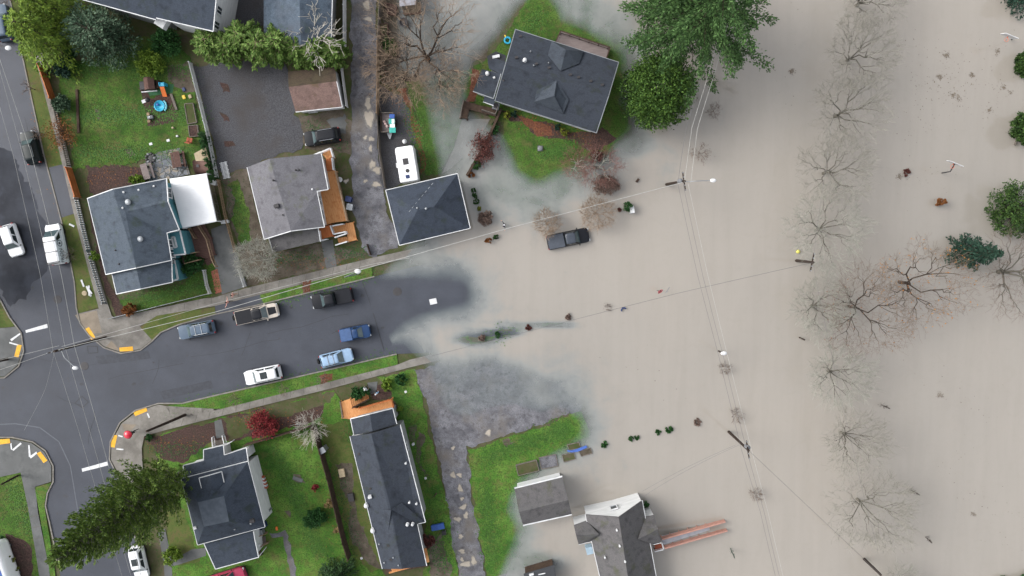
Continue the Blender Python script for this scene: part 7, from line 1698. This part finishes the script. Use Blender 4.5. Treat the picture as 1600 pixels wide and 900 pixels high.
# flood odds and ends
box_thing('cardboard_sheet', 'white square of card lying on the wet road', 'card', (677, 471), (.95, .75, .1), 'white', 12)
box_thing('mailbox', 'white box standing in the dark bush in the flood', 'mailbox', (985, 328), (.55, .95, 1.4), 'white', 10)
b = MB(); b.ball(W(1247, 393, .1), .26, .26, .26, 14, 9); solo(b, 'ball', flat('yellow_ball', (222, 214, 90), .4), 'yellow ball floating beside the short pole', 'ball', smooth=True)
b = MB(); c = W(975, 485, .15); b.tube([c + Vector((math.cos(t) * .35, math.sin(t) * .35, .0)) for t in [R(x) for x in (40, 80, 120, 160, 200)]], .1, 8); solo(b, 'drowned_hoop', MT['navy'], 'blue curved hoop poking out of the flood', 'hoop')
beam('driftwood', 'dark piece of driftwood left of the lamp pole', 'driftwood', (993, 285), (997, 280), .28, .2, 'wood_dark', dz=.55)
p = place_px(608, 35); root = empty('kettle_grill', W(608, 35, 0), 'round dark fire bowl on the wet ground at the top', 'fire bowl'); MB().lathe(W(631, 36, .1), [(.3, 0), (.55, .35), (.6, .4), (.5, .4), (.3, .2)], 16).build('bowl', MT['iron'], root); MB().lathe(W(631, 36, .1), [(.25, 0), (.2, .12)], 10).build('base', MT['black'], root)
for lab, px, m_ in (('dark planter box by the lane fence at the top edge', [(602, 6), (621, 12), (618, 26), (606, 22)], 'mulch'), ('pale planter box by the lane fence below the dark one', [(594, 40), (607, 39), (607, 56), (596, 55)], 'ground'), ('wide earthy planter under the small grey roof', [(631, 11), (657, 8), (657, 22), (632, 24)], 'dirt')): raised_bed(lab, px, m_, 'planters by the lane fence', 'wood_brown', 'planter', .6)
root = empty('garden_toy', W(792, 62, .2), 'cyan ring toy on the grass at the corner of the big dark house', 'toy'); b = MB(); c = W(793, 63, .35); b.tube([c + Vector((math.cos(t) * .38, math.sin(t) * .38, 0)) for t in [R(30 * k) for k in range(13)]], .12, 8); b.build('ring', MT['cyan'], root, smooth=True); MB().box(c + Vector((-.3, .5, 0)), (.15, .35, .15), .4).build('toy_handle', MT['yellow'], root)
p = place_px(844, 232); root = empty('garden_ornament', p, 'grey stone ornament on the flooded lawn', 'ornament'); MB().lathe(p, [(.3, 0), (.34, .15), (.2, .3), (.28, .45), (.05, .5)], 12).build('bowl', MT['grey'], root); MB().box(p + Vector((0, 0, .05)), (.7, .7, .1)).build('plinth', MT['concdark'], root)
p = place_px(466, 748); beam('stone_slab', 'grey stone lying in the middle of the southern lawn', 'stone', (458, 746), (473, 751), .5, .15, 'concdark', dz=.05); box_thing('garden_toy', 'small orange toy on the lawn by the dark slate house', 'toy', (433, 825), (.3, .5, .3), 'orange', 10, bevel=.1)
for u, v, lab, m_ in ((535, 738, 'straw-filled planter in the narrow side yard', 'tan'), (549, 776, 'dark planter in the narrow side yard', 'iron')): box_thing('planter', lab, 'planter', (u, v), (.8, 1.1, .4), m_, 10, bevel=.05, group='planters in the side yard')
b = MB(); b.tube([place_px(678, 775) + Vector((0, 0, .3)), W(682, 771, 1.8)], .08, 6); solo(b, 'yard_post', MT['wood_dark'], 'leaning rusty post on the grass by the southern lane', 'post')
for u, v, lab in ((646, 693, 'white-topped post by the wall of the long house'), (634, 612, 'white scrap on the bright grass near the pavement corner'), (565, 872, 'white pot at the edge of the bright lawn'), (665, 747, 'tiny white cap on the grass beside the long house')): box_thing('yard_marker', lab, 'marker', (u, v), (.3, .3, .5 if 'post' in lab else .12), 'white', 20, group='white markers in the yards')
p = place_px(466, 651); root = empty('bicycle', place_px(465, 663), 'small bicycle lying by the brown fence', 'bicycle')
for u in (462, 469):
    c = P(u, 663) + Vector((0, 0, .15)); b = MB(); b.tube([c + Vector((math.cos(t) * .28, math.sin(t) * .28, .05 * math.sin(t))) for t in [R(36 * k) for k in range(11)]], .025, 5); b.build('wheel', MT['rubber'], root)
b = MB(); a, c, d_ = P(462, 663) + Vector((0, 0, .2)), P(469, 663) + Vector((0, 0, .2)), P(466, 660.5) + Vector((0, 0, .2)); b.tube([a, d_, c], .025, 5); b.tube([a, c], .025, 5); b.build('bike_frame', MT['galv'], root); MB().bar(d_, d_ + Vector((.1, .15, .05)), .1, .06).build('saddle', MT['black'], root)
# verge saplings in tree pits
for i, (u, v, lab) in enumerate([(68, 222 - 12, 'bare young street tree by the dark green car'), (55, 140, 'bare young street tree in the verge above the dark green car'), (116, 397, 'bare young street tree in the verge beside the white van'), (20, 2, 'bare young street tree at the top left corner'), (478, 447, 'bare young street tree in the red-brown bare patch'), (507, 590, 'bare young street tree on the southern verge by the ice-blue car'), (448, 606, 'bare young street tree on the southern verge by the white sunroof car'), (372, 622, 'bare young street tree on the southern verge, westernmost')]):
    bare('young_tree', lab, (u, v), 2.0, .9, 90 + i, 'brown', 'twig', 'young tree', 'young street trees in the verges', r0=.05, n=30, trunk_h=.3, minr=.014, fork_len=.3)
